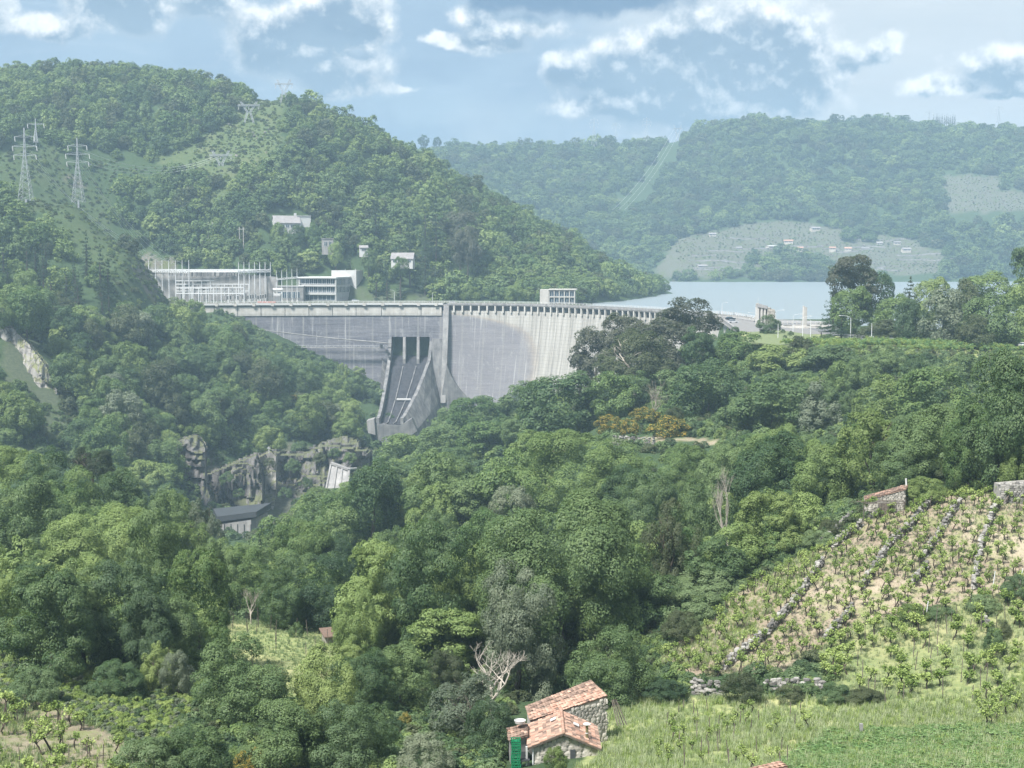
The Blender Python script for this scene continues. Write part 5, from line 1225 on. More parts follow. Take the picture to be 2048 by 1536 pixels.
for hx, hy, hr in HOUSE_PLAN: keep &= np.hypot(P[:, 0] - hx, P[:, 1] - hy) > hr
keep &= np.array([all((x - a) ** 2 + (y - b) ** 2 > (r * .8 + 2.5) ** 2 for a, b, r in TREE_SPOTS if b > 690) for x, y in P])
P, Z, R = P[keep], Z[keep], R[keep]
kinds = protos(('round', 'tall', 'round', 'loose'), ('oak', 'chest', 'chest', 'oak', 'light', 'olive'), 'far')
big = fbm(P[:, 0] * .012, P[:, 1] * .012, 77, 3)
idx = rng.integers(0, len(kinds), len(P)); 
scatter('hillside_wood', np.stack([P[:, 0], P[:, 1], Z + R * .75], 1), rng.uniform(0, 6.28, len(P)), np.stack([R, R, R * rng.uniform(.75, 1.15, len(P))], 1), idx, kinds, 'broadleaf wood covering the hill behind the dam')
print('hill trees', len(P), 'near houses', int(((P[:,1]>965)&(P[:,1]<1080)&(P[:,0]>-200)&(P[:,0]<0)).sum()))
# bushes over the cleared strips
P = poisson(-640, -100, 720, 1250, 2.1, 90000, 23, lambda x, y: True); Z = hl(P[:, 0], P[:, 1]); gx, gy = pix(P[:, 0], P[:, 1], Z)
k = inside_any(gx, gy, [CORRIDOR, STRIP, POCKET, [(230, 490), (340, 515), (350, 620), (220, 615)]]) & (Z < 300) & ~((P[:, 0] > -262) & (P[:, 1] > 872) & (P[:, 1] < 964)); P, Z = P[k], Z[k]
k = rng.random(len(P)) < np.clip(.75 + .5 * fbm(P[:, 0] * .03, P[:, 1] * .03, 5, 3), .1, .95); P, Z = P[k], Z[k]; R = rng.uniform(.5, 1.2, len(P)) + rng.exponential(.35, len(P)).clip(0, 2)
scatter('hillside_scrub', np.stack([P[:, 0], P[:, 1], Z + R * .2], 1), rng.uniform(0, 6.28, len(P)), np.stack([R, R, R * .7], 1), rng.integers(0, 3, len(P)), protos(('bush',), ('bush', 'olive', 'light'), 'far'), 'low scrub over the cleared power line strips')
# far side of the lake
far_open = [FARVINE, FARVINE2, FARCUT]
P = poisson(-420, 1300, 1720, 2480, 13.0, 60000, 31, lambda x, y: True); Z = hf(P[:, 0], P[:, 1]); gx, gy = pix(P[:, 0], P[:, 1], Z)
grove = [(1480, 548), (1495, 520), (1560, 505), (1640, 515), (1690, 545), (1690, 560), (1440, 560), (1450, 552)]
grove2 = [(1695, 472), (1740, 466), (1742, 486), (1700, 486)]
k = (Z > 67.5) & (~inside_any(gx, gy, far_open) | inside_any(gx, gy, [grove, grove2])); P, Z = P[k], Z[k]; R = rng.uniform(6.0, 9.0, len(P)) + rng.exponential(2.0, len(P)).clip(0, 7)
k = ~inside_any(*pix(P[:, 0], P[:, 1], Z + R * 1.3), [FARVINE2, [(1440, 480), (1600, 452), (1880, 500), (1870, 540), (1700, 520), (1480, 510)]]) | inside_any(*pix(P[:, 0], P[:, 1], Z), [grove, grove2]); P, Z, R = P[k], Z[k], R[k]
kinds = protos(('round', 'round', 'dome'), ('oak', 'chest', 'oak', 'chest', 'dark', 'olive'), 'far')
scatter('far_wood', np.stack([P[:, 0], P[:, 1], Z + R * .5], 1), rng.uniform(0, 6.28, len(P)), np.stack([R, R, R * rng.uniform(.6, .95, len(P))], 1), rng.integers(0, len(kinds), len(P)), kinds, 'oak wood covering the far shore of the lake')
print('far trees', len(P))
P = poisson(200, 1300, 1735, 2230, 3.9, 150000, 33, lambda x, y: True); Z = hf(P[:, 0], P[:, 1]); gx, gy = pix(P[:, 0], P[:, 1], Z)
k = inside_any(gx, gy, [FARVINE, FARVINE2, FARCUT]) & (Z > 67.5) & (rng.random(len(P)) < .75); P, Z = P[k], Z[k]; R = rng.uniform(.4, 1.1, len(P)) + rng.exponential(.15, len(P))
scatter('far_vines', np.stack([P[:, 0], P[:, 1], Z + R * .3], 1), rng.uniform(0, 6.28, len(P)), np.stack([R, R, R * .8], 1), rng.integers(0, 4, len(P)), protos(('bush',), ('oak', 'olive', 'dry', 'bush'), 'far'), 'vines and scrub on the terraces of the far shore'); print('far vines', len(P))
# low crowns that fill what is left between the trees of the near woods
WIDE = (-440, 2460)
def gapwood(name, ylo, yhi, dmin, n, seed, regions, label, leaves=('oak', 'chest', 'light', 'chest')):
    U = poisson(-.5, .48, math.log(ylo), math.log(yhi), dmin, n, seed, lambda a, b: True)
    Y = np.exp(U[:, 1]); X = U[:, 0] * Y; Z = hz(X, Y); r = np.random.default_rng(seed); R = r.uniform(3.0, 5.5, len(X)) * np.where(Y > 450, 1.2, .8)
    k = (Z > -4) & (Y < dam_y(X) - 10)
    k &= inside_any(*pix(X, Y, Z + R), regions)
    for dx, dz in ((0, .2), (-.8, 1), (.8, 1), (0, 1.9), (0, 1)): k &= ~inside_any(*pix(X + dx * R, Y, Z + dz * R), KEEP_OPEN)
    a, b = pix(X, Y, Z + R * 1.6); c, d = pix(X, Y, Z + R * .8)
    k &= ~np.array([hides(a[i], b[i], Y[i]) or hides(c[i], d[i], Y[i]) for i in range(len(X))])
    X, Y, Z, R = X[k], Y[k], Z[k], R[k]; kinds = protos(('round', 'tall', 'loose'), leaves[:4], 'mid')
    scatter(name, np.stack([X, Y, Z + R * .85], 1), r.uniform(0, 6.28, len(X)), np.stack([R, R, R * r.uniform(.8, 1.2, len(X))], 1), r.integers(0, len(kinds), len(X)), kinds, label); print(name, len(X))
gapwood('gorge_wood', 520, 880, .0135, 14000, 51, [GORGE, RIDGE, [(700, 820), (1150, 780), (1150, 900), (700, 1000)]], 'young trees closing the gaps in the gorge wood')
gapwood('front_wood', 165, 420, .030, 6000, 52, [[(-40, 900), (440, 1060), (700, 1130), (800, 1000), (1300, 880), (2060, 860), (2060, 950), (1720, 1000), (1300, 1250), (800, 1290), (640, 1235), (470, 1235), (-40, 1310)]], 'young trees closing the gaps in the front wood')
BRAMBLE = [(-20, 1290), (100, 1320), (330, 1340), (400, 1400), (360, 1500), (330, 1530), (170, 1440), (60, 1385), (-20, 1395)]
gapwood('outer_wood', 190, 620, .030, 9000, 53, [[(2075, 560), (2460, 560), (2460, 960), (2075, 950)], [(-440, 560), (-50, 560), (-50, 1330), (-440, 1330)]], 'the same wood carrying on past both sides of the view')
# undergrowth on the near slopes
def under(xlo_px, ylo, yhi, dmin, n, seed, rlo, rhi, leaves, name, label, regions=None, lod='far', block=True):
    r_ = random.Random(seed); pts = []
    lo, hi = (min(p[0] for q in regions for p in q), max(p[0] for q in regions for p in q)) if regions else (-476, 2464)
    U = poisson((lo - 1024) / FPX, (hi - 1024) / FPX, math.log(ylo), math.log(yhi), dmin, n, seed, lambda a, b: True)
    Y = np.exp(U[:, 1]); X = U[:, 0] * Y
    Z = hz(X, Y); gx, gy = pix(X, Y, Z)
    k = np.ones(len(X), bool)
    if block: k &= ~inside_any(gx, gy, [VINEYARD, LOWVINE, MEADOW, LEFTFIELD, GLADE, TERRACE] + ([] if name == 'bramble_bank' else [BRAMBLE]) + [ [(1440, 640), (2100, 640), (2100, 702), (1700, 694), (1560, 684), (1480, 676)]])
    if regions: k &= inside_any(gx, gy, regions)
    k &= ~((Y > dam_y(X) - 8)) & (Z > -6)
    k &= ~inside_any(gx, gy, [[(520, 930), (735, 925), (735, 985), (560, 1050), (430, 1060), (420, 970)]]) | (np.sin(X * 1.7) * np.sin(Y * 1.3) > .5)
    # crag on the left
    k &= ~inside_any(gx, gy, [[(0, 650), (60, 660), (118, 780), (125, 820), (80, 810), (40, 770), (0, 740)]])
    a, b = pix(X, Y, Z + np.where(Y < 330, 1.5, 2.6))
    k &= ~np.array([hides(a[i], b[i], Y[i], 0.0 if Y[i] < 330 else .7) for i in range(len(X))])
    X, Y, Z = X[k], Y[k], Z[k]; r = np.random.default_rng(seed); R = r.uniform(rlo, rhi, len(X)) * np.clip(Y / 300, .6, 2.2)
    R = np.minimum(R, 4.2); k = ~inside_any(*pix(X, Y, Z + R * 1.25), [[(1440, 600), (2100, 600), (2100, 699), (1700, 690), (1560, 682), (1480, 672)], [(1000, 1430), (1060, 1360), (1220, 1350), (1225, 1430), (1205, 1560), (1000, 1560)]]); X, Y, Z, R = X[k], Y[k], Z[k], R[k]
    kinds = protos(('bush',), leaves, lod)
    scatter(name, np.stack([X, Y, Z + R * .3], 1), r.uniform(0, 6.28, len(X)), np.stack([R, R, R * r.uniform(.6, 1.1, len(X))], 1), r.integers(0, len(kinds), len(X)), kinds, label); print(name, len(X))
under(0, 105, 880, .0115, 30000, 41, .9, 2.3, ('bush', 'oak', 'chest', 'olive', 'bush', 'dark'), 'undergrowth', 'bushes and brambles under the trees of the near slopes')
under(0, 470, 770, .0042, 60000, 49, .5, 1.1, ('bush', 'oak', 'olive', 'bush'), 'crag_scrub', 'scrub clinging round the rocks of the gorge', regions=[[(30, 770), (135, 775), (150, 970), (60, 970)], [(385, 850), (770, 850), (770, 960), (735, 900), (650, 885), (520, 902), (440, 935), (405, 1010), (380, 1000)], [(590, 985), (680, 960), (690, 1010), (590, 1060)]])
under(0, 640, 884, .0038, 60000, 48, .55, 1.0, ('bush', 'oak', 'chest', 'bush'), 'abutment_scrub', 'low scrub on the bank beside the dam foot', regions=[[(380, 600), (450, 610), (560, 690), (700, 705), (760, 740), (765, 800), (735, 900), (640, 880), (560, 760), (440, 680)], [(830, 800), (960, 790), (960, 860), (820, 900)]])
under(0, 455, 500, .004, 60000, 43, .3, .65, ('bush', 'light', 'silver'), 'slope_scrub', 'scrub and brambles on the steep road slope', regions=[[(1500, 694), (2060, 706), (2060, 800), (1800, 760), (1560, 740)]])
under(0, 150, 280, .0045, 60000, 45, .7, 1.7, ('bush', 'chest', 'bush', 'oak', 'olive'), 'bank_scrub', 'brambles and young growth on the bank left of the vineyard', regions=[[(1290, 1345), (1470, 1185), (1640, 1092), (1735, 1038), (1800, 1008), (1990, 968), (2060, 960), (2060, 925), (1800, 975), (1640, 1030), (1440, 1090), (1240, 1290)]])
under(0, 360, 540, .0055, 60000, 46, .7, 1.6, ('bush', 'oak', 'olive', 'chest', 'bush', 'light'), 'road_slope_scrub', 'dense scrub between the trees of the road slope', regions=[[(1120, 760), (1400, 720), (1500, 700), (1760, 706), (2070, 712), (2070, 880), (1440, 876), (1330, 866), (1180, 866)]])
under(0, 105, 280, .0072, 90000, 47, .7, 1.7, ('bush', 'oak', 'chest', 'light', 'dark', 'olive'), 'front_thicket', 'thicket of bushes filling the front of the wood', regions=[[(-40, 1200), (440, 1230), (445, 1300), (460, 1400), (690, 1400), (700, 1240), (1000, 1280), (1320, 1250), (1400, 1390), (1240, 1400), (1180, 1380), (1040, 1420), (1000, 1560), (330, 1560), (330, 1520), (170, 1430), (60, 1380), (-40, 1390)]])
under(0, 108, 185, .0042, 60000, 44, .4, .95, ('bush', 'light', 'silver', 'vine'), 'bramble_bank', 'pale bramble bank above the left vines', regions=[BRAMBLE])

# ------------------------------------------------------------------ air
hzm = bpy.data.materials.new('haze_air'); hzm.use_nodes = True; t = hzm.node_tree; t.nodes.clear()
ho = t.nodes.new('ShaderNodeOutputMaterial'); pv = t.nodes.new('ShaderNodeVolumePrincipled')
pv.inputs['Color'].default_value = (.57, .79, 1.0, 1); pv.inputs['Density'].default_value = .00023; pv.inputs['Anisotropy'].default_value = .25
t.links.new(pv.outputs[0], ho.inputs['Volume'])
hb = MB(); hb.hexa([(-1700, -80, -41), (1900, -80, -41), (1900, 3000, -41), (-1700, 3000, -41)], [(-1700, -80, 345), (1900, -80, 345), (1900, 3000, 345), (-1700, 3000, 345)])
tag(hb.build('haze', hzm), kind='stuff')
# ------------------------------------------------------------------ foreground: terraces, vines, huts, grass
STONE = []
_srng = random.Random(3)
for i in range(7):
    mb = MB(); r = _srng
    V = []
    for zz, s in ((-.5, .8), (0, 1.0), (.5, .78)):
        for a in range(6):
            t = a / 6 * 6.283 + r.uniform(-.2, .2); k = s * r.uniform(.42, .56); V.append((math.cos(t) * k, math.sin(t) * k, zz + r.uniform(-.08, .08)))
    F = [(j * 6 + a, j * 6 + (a + 1) % 6, (j + 1) * 6 + (a + 1) % 6, (j + 1) * 6 + a) for j in (0, 1) for a in range(6)] + [(5, 4, 3, 2, 1, 0), (12, 13, 14, 15, 16, 17)]
    mb.add(V, F); STONE.append(mb.mesh('stone', None))
def stone_mat(name, lo, hi, lich):
    m, N, b, out = new_mat(name)
    p = N.n('ShaderNodeNewGeometry').outputs['Position']; rnd = N.n('ShaderNodeObjectInfo').outputs['Random']
    n = N.noise(p, 3.5, 6, .65)
    c = N.mix(N.lin(N.m('ADD', N.m('MULTIPLY', rnd, .55), N.m('MULTIPLY', n, .6)), .3, .85), lo, hi)
    c = N.mix(N.m('MULTIPLY', N.step(N.noise(p, 1.4, 6, .7), .56, .66), .6), c, lich)
    N.put(b.inputs['Base Color'], c); b.inputs['Roughness'].default_value = .92; b.inputs['Specular IOR Level'].default_value = .15
    bn = N.n('ShaderNodeBump'); bn.inputs['Strength'].default_value = .6; bn.inputs['Distance'].default_value = .04; N.put(bn.inputs['Height'], n); N.put(b.inputs['Normal'], bn.outputs[0])
    return m
DRYSTONE = stone_mat('dry_stone', (.11, .105, .10), (.34, .325, .30), (.22, .215, .16))
HUTSTONE = stone_mat('hut_stone', (.24, .225, .20), (.48, .45, .40), (.32, .30, .24))
def put_stone(parent, p, size, rot, mat):
    o = link('stone', _srng.choice(STONE), parent, p, rot, size); setmat(o, mat); return o
def dry_wall(pxs, label, courses=4, step=.56, lift=0.0, maxn=290):
    G = [gp(x, y) for x, y in pxs]
    e = empty('dry_stone_wall', G[0], 0, label, 'stone wall', 'dry stone terrace walls of the vineyard')
    n = 0
    for a, b in zip(G, G[1:]):
        L = (b - a).length; ang = math.atan2(b.y - a.y, b.x - a.x); k = max(1, int(L / step))
        for i in range(k):
            for c in range(courses):
                if n >= maxn or _srng.random() < .08: continue
                p = a.lerp(b, (i + _srng.uniform(.1, .9)) / k); p.z = hz(p.x, p.y) + .12 + c * .27 + lift
                off = Vector((math.sin(ang), -math.cos(ang), 0)) * _srng.uniform(-.15, .2)
                put_stone(e, p + off - G[0], (_srng.uniform(.5, .95), _srng.uniform(.45, .7), _srng.uniform(.22, .40)), (_srng.uniform(-.12, .12), _srng.uniform(-.12, .12), ang + _srng.uniform(-.4, .4)), DRYSTONE); n += 1
    return e
for pts, lab in [
    ([(1642, 1088), (1680, 1060), (1708, 1037)], 'upper left terrace wall along the vineyard edge'),
    ([(1540, 1264), (1587, 1216), (1645, 1131)], 'long terrace wall on the left side of the vineyard, lower half'),
    ([(1668, 1098), (1700, 1072), (1724, 1053)], 'terrace wall running up to the front of the shed'),
    ([(1724, 1183), (1781, 1094), (1818, 1062), (1868, 1006)], 'terrace wall in the middle of the vineyard reaching the shed side'),
    ([(1838, 1130), (1874, 1081), (1897, 1043), (1922, 1010)], 'terrace wall right of the middle one'),
    ([(1826, 1174), (1840, 1158), (1855, 1142)], 'short heap of wall at the lower end of the vineyard'),
    ([(1946, 1183), (1963, 1090), (1982, 1043), (1998, 1008)], 'rightmost long terrace wall in the vineyard'),
    ([(1648, 1288), (1680, 1255), (1708, 1224)], 'terrace wall above the lower vine rows'),
    ([(1450, 1340), (1500, 1300), (1540, 1264)], 'lowest terrace wall at the left foot of the vineyard'),
    ([(1885, 985), (1920, 968), (1950, 958)], 'rough wall along the top of the vineyard')]: dry_wall(pts, lab)
dry_wall([(1530, 1384), (1590, 1380), (1648, 1378)], 'low stone bank wall between meadow and lower vines', 4)
dry_wall([(1382, 1388), (1415, 1392), (1450, 1394)], 'blocky stone bank at the left end of the meadow edge', 6)
dry_wall([(1955, 1218), (1968, 1245), (1985, 1262)], 'stones fallen beside the path right of the lower vines', 3)
dry_wall([(1225, 890), (1260, 893), (1310, 893)], 'stone retaining wall under the earth terrace', 9, .9)

# --- vines and stakes
def vine_meshes(i, full=1.0):
    r = random.Random(50 + i); mb = MB(); g = np.random.default_rng(60 + i)
    h = r.uniform(.5, .8); p = Vector((0, 0, -.1)); pts = [p]
    for k in range(4): p = p + Vector((r.uniform(-.12, .12), r.uniform(-.12, .12), h / 4 + .03)); pts.append(p)
    mb.tube(pts, [.075, .06, .055, .06, .05], 6); top = pts[-1]; C = []
    for a in range(r.choice((3, 4))):
        t = r.uniform(0, 6.28); q = top + Vector((math.cos(t) * .3, math.sin(t) * .3, r.uniform(.05, .3))); mb.tube([top, top.lerp(q, .5) + Vector((0, 0, .08)), q], [.04, .03, .022], 5, cap=False)
        for s in range(3):
            u = q + Vector((r.uniform(-.2, .2), r.uniform(-.2, .2), r.uniform(.25, .6))) ; mb.tube([q, u], [.014, .008], 4, cap=False)
            for k in range(int(12 * full)): C.append(q.lerp(u, r.uniform(.1, 1.1)) + Vector((r.gauss(0, .11), r.gauss(0, .11), r.gauss(0, .07))))
    C = np.array([tuple(c) for c in C]); V, F = leaf_quads(g, C, np.tile([0, -.2, .7], (len(C), 1)), .17, .8, .8)
    return mb.mesh('trunk', VINEWOOD), mesh_np('foliage', V, F, LEAF['vine'])
VINES = [vine_meshes(i) for i in range(6)]; FULLV = [vine_meshes(20 + i, 2.2) for i in range(4)]
_m = MB(); _m.tube([(0, 0, -.3), (.01, 0, .8), (0, .01, 1.6)], [.045, .042, .035], 6); STAKEM = _m.mesh('stake', STAKE)
def plan_points(poly, ylo, yhi, sx, sy, seed, ang=.62):
    """rows that follow the terraces, kept inside an outline of the photograph"""
    r = random.Random(seed); out = []; ca, sa = math.cos(ang), math.sin(ang)
    for i in range(-90, 90):
        for j in range(-90, 90):
            u, v = i * sx + r.uniform(-.3, .3), j * sy + r.uniform(-.45, .45)
            x, y = 40 + u * ca + v * sa, 160 - u * sa + v * ca
            if not (ylo < y < yhi): continue
            px, py = pix(x, y, hz(x, y) + .5)
            if inpoly(np.array([px]), np.array([py]), poly)[0]: out.append((x, y))
    return out
nv = 0
def vine(x, y, kinds, label, group, s=1.0):
    r = _srng; e = empty('grape_vine', (x, y, hz(x, y)), r.uniform(0, 6.28), label, 'vine', group)
    t, f = r.choice(kinds); k = s * r.uniform(.85, 1.25)
    link('trunk', t, e, scl=(k, k, k)); link('foliage', f, e, scl=(k, k, k))
def stake(x, y, label, group, h=1.0):
    r = _srng; o = link('vine_stake', STAKEM, None, (x, y, hz(x, y)), (r.uniform(-.1, .1), r.uniform(-.1, .1), r.uniform(0, 6)), (1, 1, h * r.uniform(.75, 1.2))); tag(o, label, 'stake', group)
VP = plan_points(VINEYARD, 130, 215, 1.75, 1.75, 1); _srng.shuffle(VP); VP = VP[:400]; VP.sort(key=lambda p: p[1])
def terrace(x, y):
    px, py = pix(x, y, hz(x, y))
    e = [1990 - (1990 - 1540) * 0, 0]
    q = px + (py - 1010) * .82           # slanted across the terraces
    i = int(np.searchsorted([1740, 1872, 1930, 1997], q * 1.0 - (py - 1010) * .05))
    where = ['left of the long left wall', 'right of the long left wall', 'beyond the middle terrace wall', 'left of the rightmost wall', 'right of the rightmost wall'][i]
    return where, ('top' if py < 1060 else 'upper' if py < 1120 else 'middle' if py < 1190 else 'lower' if py < 1260 else 'bottom')
for x, y in VP[:170]:
    w_, h_ = terrace(x, y); vine(x, y, VINES, 'young vine on %s ground %s' % (h_, w_), 'vines on the upper terraces')
rest = VP[170:]
for x, y in _srng.sample(VP, 130):
    w_, h_ = terrace(x, y); stake(x + .3, y + .2, 'dark stake on %s ground %s' % (h_, w_), 'stakes on the upper terraces')
me_parts = []
kinds = [(f, LEAF['vine']) for t, f in VINES] + [(t, VINEWOOD) for t, f in VINES]
pts = []; ix = []; rr = []
for x, y in rest:
    k = _srng.randrange(6); a = _srng.uniform(0, 6.28)
    for q in (k, 6 + k): pts.append((x, y, hz(x, y))); ix.append(q); rr.append(a)
scatter('upper_vines', pts, rr, np.ones((len(pts), 3)) * 1.1, ix, kinds, 'rest of the vines on the topmost terraces')
def lowrow(x, y):
    px, py = pix(x, y, hz(x, y)); return 'in the %s %s rows' % ('top' if py < 1270 else 'upper' if py < 1310 else 'middle' if py < 1350 else 'front', 'left' if px < 1760 else 'middle' if px < 1880 else 'right')
def corner(x, y):
    px, py = pix(x, y, hz(x, y)); return '%s %s part' % ('rear' if py < 1450 else 'middle' if py < 1500 else 'front', 'left' if px < 80 else 'middle' if px < 180 else 'right')
LP = plan_points(LOWVINE, 135, 175, 1.9, 1.5, 2, ang=-.35); _srng.shuffle(LP)
for x, y in LP[:75]: vine(x, y, FULLV, 'full leafy vine %s of the lower vineyard' % lowrow(x, y), 'vines of the lower vineyard', 1.1)
for x, y in LP[75:110]: stake(x, y, 'weathered stake %s of the lower vineyard' % lowrow(x, y), 'stakes of the lower vineyard', 1.25)
MP = plan_points([(1330, 1400), (1600, 1410), (1640, 1450), (1560, 1536), (1300, 1536)], 100, 145, 2.2, 2.0, 4); _srng.shuffle(MP)
for x, y in MP[:34]: vine(x, y, VINES, 'small vine half sunk in the %s meadow grass' % ('rear' if pix(x, y, hz(x, y))[1] < 1455 else 'front'), 'vines scattered over the meadow', .8)
for x, y in MP[30:62]: stake(x + .4, y, 'leaning stake in the %s meadow grass' % ('rear' if pix(x, y, hz(x, y))[1] < 1455 else 'front'), 'stakes scattered over the meadow', .9)
RP = plan_points([(1950, 1390), (2070, 1360), (2070, 1500), (1980, 1480)], 105, 150, 1.8, 1.6, 6)
for x, y in RP[:16]: vine(x, y, VINES, 'vine beside the ferns at the right edge', 'vines at the right edge', 1.0)
FP = plan_points(LEFTFIELD, 95, 140, 1.7, 1.45, 5, ang=.2); _srng.shuffle(FP)
for x, y in FP[:62]: vine(x, y, VINES, 'gnarled vine in the %s of the left corner field' % corner(x, y), 'vines in the left corner field', 1.15)
for x, y in FP[50:75]: stake(x + .3, y, 'short stake in the %s of the left corner field' % corner(x, y), 'stakes in the left corner field', .9)
GP = plan_points(GLADE, 160, 205, 2.4, 2.2, 7); _srng.shuffle(GP)
for x, y in GP[:16]: stake(x, y, 'bare vine post standing on the little glade', 'posts on the little glade', 1.5)
for px, py, h, lab in [(1722, 1470, 22, 'short grey stone post in the meadow'), ]:
    p = gp(px, py); mb = MB(); mb.box((0, 0, .4), (.28, .26, 1.1)); o = mb.build('stone_post', GREY, None, loc=p); tag(o, lab, 'post')
for a, b, lab in [((1985, 1178), (2025, 1265), 'leaning pale metal post with wire at the vineyard corner'), ((1851, 1240), (1848, 1205), 'wire post behind the glossy bush'), ((2040, 1172), (2052, 1210), 'white end post at the right edge of the vineyard')]:
    p = gp(*a); mb = MB(); mb.tube([(0, 0, -.2), (.25, 0, 2.0)], .045, 6); o = mb.build('wire_post', STEEL, None, loc=p); tag(o, lab, 'post')

# --- grass and ferns
def tuft_mesh(i, n=16, h=.5, w=.03, lean=.3):
    g = np.random.default_rng(80 + i); V = []; F = []
    for k in range(n):
        a = g.uniform(0, 6.28); b = np.array([g.normal(0, .12), g.normal(0, .12), 0]); d = np.array([math.cos(a), math.sin(a), 0]); s = np.array([-d[1], d[0], 0]) * w * .5; hh = h * g.uniform(.5, 1.2)
        p1 = b + d * lean * hh * .4 + [0, 0, hh * .6]; p2 = b + d * lean * hh * 1.1 + [0, 0, hh]
        o = len(V); V += [b - s, b + s, p1 + s * .8, p1 - s * .8, p2 + s * .2, p2 - s * .2]; F += [(o, o + 1, o + 2, o + 3), (o + 3, o + 2, o + 4, o + 5)]
    return mesh_np('tuft', np.array(V), np.array(F))
TUFT = [tuft_mesh(i) for i in range(4)]
def fern_mesh(i):
    g = np.random.default_rng(90 + i); C = []; N_ = []
    for k in range(9):
        a = g.uniform(0, 6.28); L = g.uniform(.5, .9); d = np.array([math.cos(a), math.sin(a), 0])
        for t in np.linspace(.15, 1, 12):
            base = d * L * t * .8 + np.array([0, 0, L * (.9 * t - .55 * t * t) + .15]); s = np.array([-d[1], d[0], 0]) * (1 - t) * .22
            for q in (-1, 1): C.append(base + s * q * g.uniform(.4, 1)); N_.append(d * .3 + np.array([0, 0, 1]))
    V, F = leaf_quads(g, np.array(C), np.array(N_), .17, .45, .35); return mesh_np('fern', V, F)
FERN = [fern_mesh(i) for i in range(4)]
def ground_cover(name, label, regions, ylo, yhi, n, seed, meshes, leaves, s0, s1, patch=0.0, block=()):
    r = np.random.default_rng(seed); allx = [p[0] for q in regions for p in q]
    y = np.sqrt(r.uniform(ylo ** 2, yhi ** 2, n)); x = (r.uniform(min(allx), max(allx), n) - 1024) / FPX * y; z = hz(x, y)
    px, py = pix(x, y, z); k = inside_any(px, py, regions)
    if block: k &= ~inside_any(px, py, block)
    if patch: k &= r.random(n) < np.clip(.5 + patch * fbm(x * .12, y * .12, seed, 3), .05, 1)
    x, y, z = x[k], y[k], z[k]; S = r.uniform(s0, s1, len(x)); kinds = [(m, LEAF[l]) for m in meshes for l in leaves]
    scatter(name, np.stack([x, y, z], 1), r.uniform(0, 6.28, len(x)), np.stack([S, S, S * r.uniform(.7, 1.2, len(x))], 1), r.integers(0, len(kinds), len(x)), kinds, label); print(name, len(x))
HUTS_PX = [[(1010, 1440), (1210, 1380), (1210, 1500), (1180, 1536), (1010, 1536)]]
ground_cover('meadow_grass', 'tall pale green meadow grass with seed heads', [MEADOW], 88, 150, 42000, 61, TUFT, ('grass', 'grass', 'vine'), .6, 1.3, .4, HUTS_PX)
ground_cover('terrace_grass', 'thin dry grass between the vines', [VINEYARD], 130, 215, 38000, 62, TUFT, ('grass', 'dry', 'bush'), .3, .75, .9)
ground_cover('lower_vine_grass', 'dry grass in the lower vineyard', [LOWVINE], 130, 185, 16000, 63, TUFT, ('grass',), .5, 1.1, .5)
ground_cover('glade_grass', 'short bright grass on the small glade', [GLADE], 150, 215, 9000, 64, TUFT, ('grass', 'bush'), .4, .8, .3)
ground_cover('left_field_grass', 'grass between the vines of the left corner field', [LEFTFIELD], 85, 150, 12000, 65, TUFT, ('grass', 'vine', 'bush'), .45, 1.0, .7)
EDGEG = [(1310, 1330), (1470, 1180), (1640, 1090), (1640, 1130), (1540, 1230), (1420, 1340)]
ground_cover('edge_grass', 'green grass along the left edge of the vineyard', [EDGEG], 140, 200, 14000, 66, TUFT, ('vine', 'grass'), .6, 1.2, .3)
FERNS = [(1560, 1536), (1640, 1470), (1740, 1440), (1900, 1425), (2060, 1440), (2080, 1600), (1540, 1600)]
ground_cover('fern_bed', 'bright green bracken covering the lower right slope', [FERNS], 88, 128, 9000, 67, FERN, ('fern',), .5, .95, .3)
ground_cover('roadside_vines', 'low vine rows along the road edge on the right', [[(1560, 690), (1760, 688), (2060, 692), (2060, 706), (1700, 702), (1560, 700)]], 450, 505, 5200, 68, [f for t, f in FULLV[:2]], ('vine', 'fern'), .9, 1.5)
# ------------------------------------------------------------------ rock faces
def rock_mat(name, lo, hi, moss):
    m, N, b, out = new_mat(name)
    p = N.n('ShaderNodeNewGeometry').outputs['Position']
    n = N.noise(N.v('MULTIPLY', p, (1, 1, .45)), .22, 8, .68); st = N.noise(N.v('MULTIPLY', p, (1, 1, .1)), .5, 5, .65)
    c = N.mix(N.lin(N.m('ADD', N.m('MULTIPLY', n, .65), N.m('MULTIPLY', st, .4)), .38, .68), lo, hi)
    nz = N.sep(N.n('ShaderNodeNewGeometry').outputs['Normal'])[2]
    c = N.mix(N.m('MULTIPLY', N.step(N.m('ADD', nz, N.m('MULTIPLY', N.noise(p, .15, 4), .8)), .75, 1.1), .85), c, moss)
    crack = N.vor(N.v('ADD', p, N.v('SCALE', N.noise(p, .2, 3, col=True), scale=4.0)), .16, 'DISTANCE_TO_EDGE')
    c = N.mix(N.m('MULTIPLY', N.m('SUBTRACT', 1.0, N.step(crack, .0, .05)), .7), c, tuple(q * .4 for q in lo))
    N.put(b.inputs['Base Color'], c); b.inputs['Roughness'].default_value = .95; b.inputs['Specular IOR Level'].default_value = .15
    bn = N.n('ShaderNodeBump'); bn.inputs['Strength'].default_value = .8; bn.inputs['Distance'].default_value = .6; N.put(bn.inputs['Height'], N.m('ADD', n, N.m('MULTIPLY', st, .5))); N.put(b.inputs['Normal'], bn.outputs[0])
    return m
ROCK = rock_mat('gorge_rock', (.065, .062, .062), (.25, .238, .228), (.10, .11, .05))
GRANITE = rock_mat('pale_granite', (.10, .095, .09), (.40, .38, .35), (.14, .15, .06))
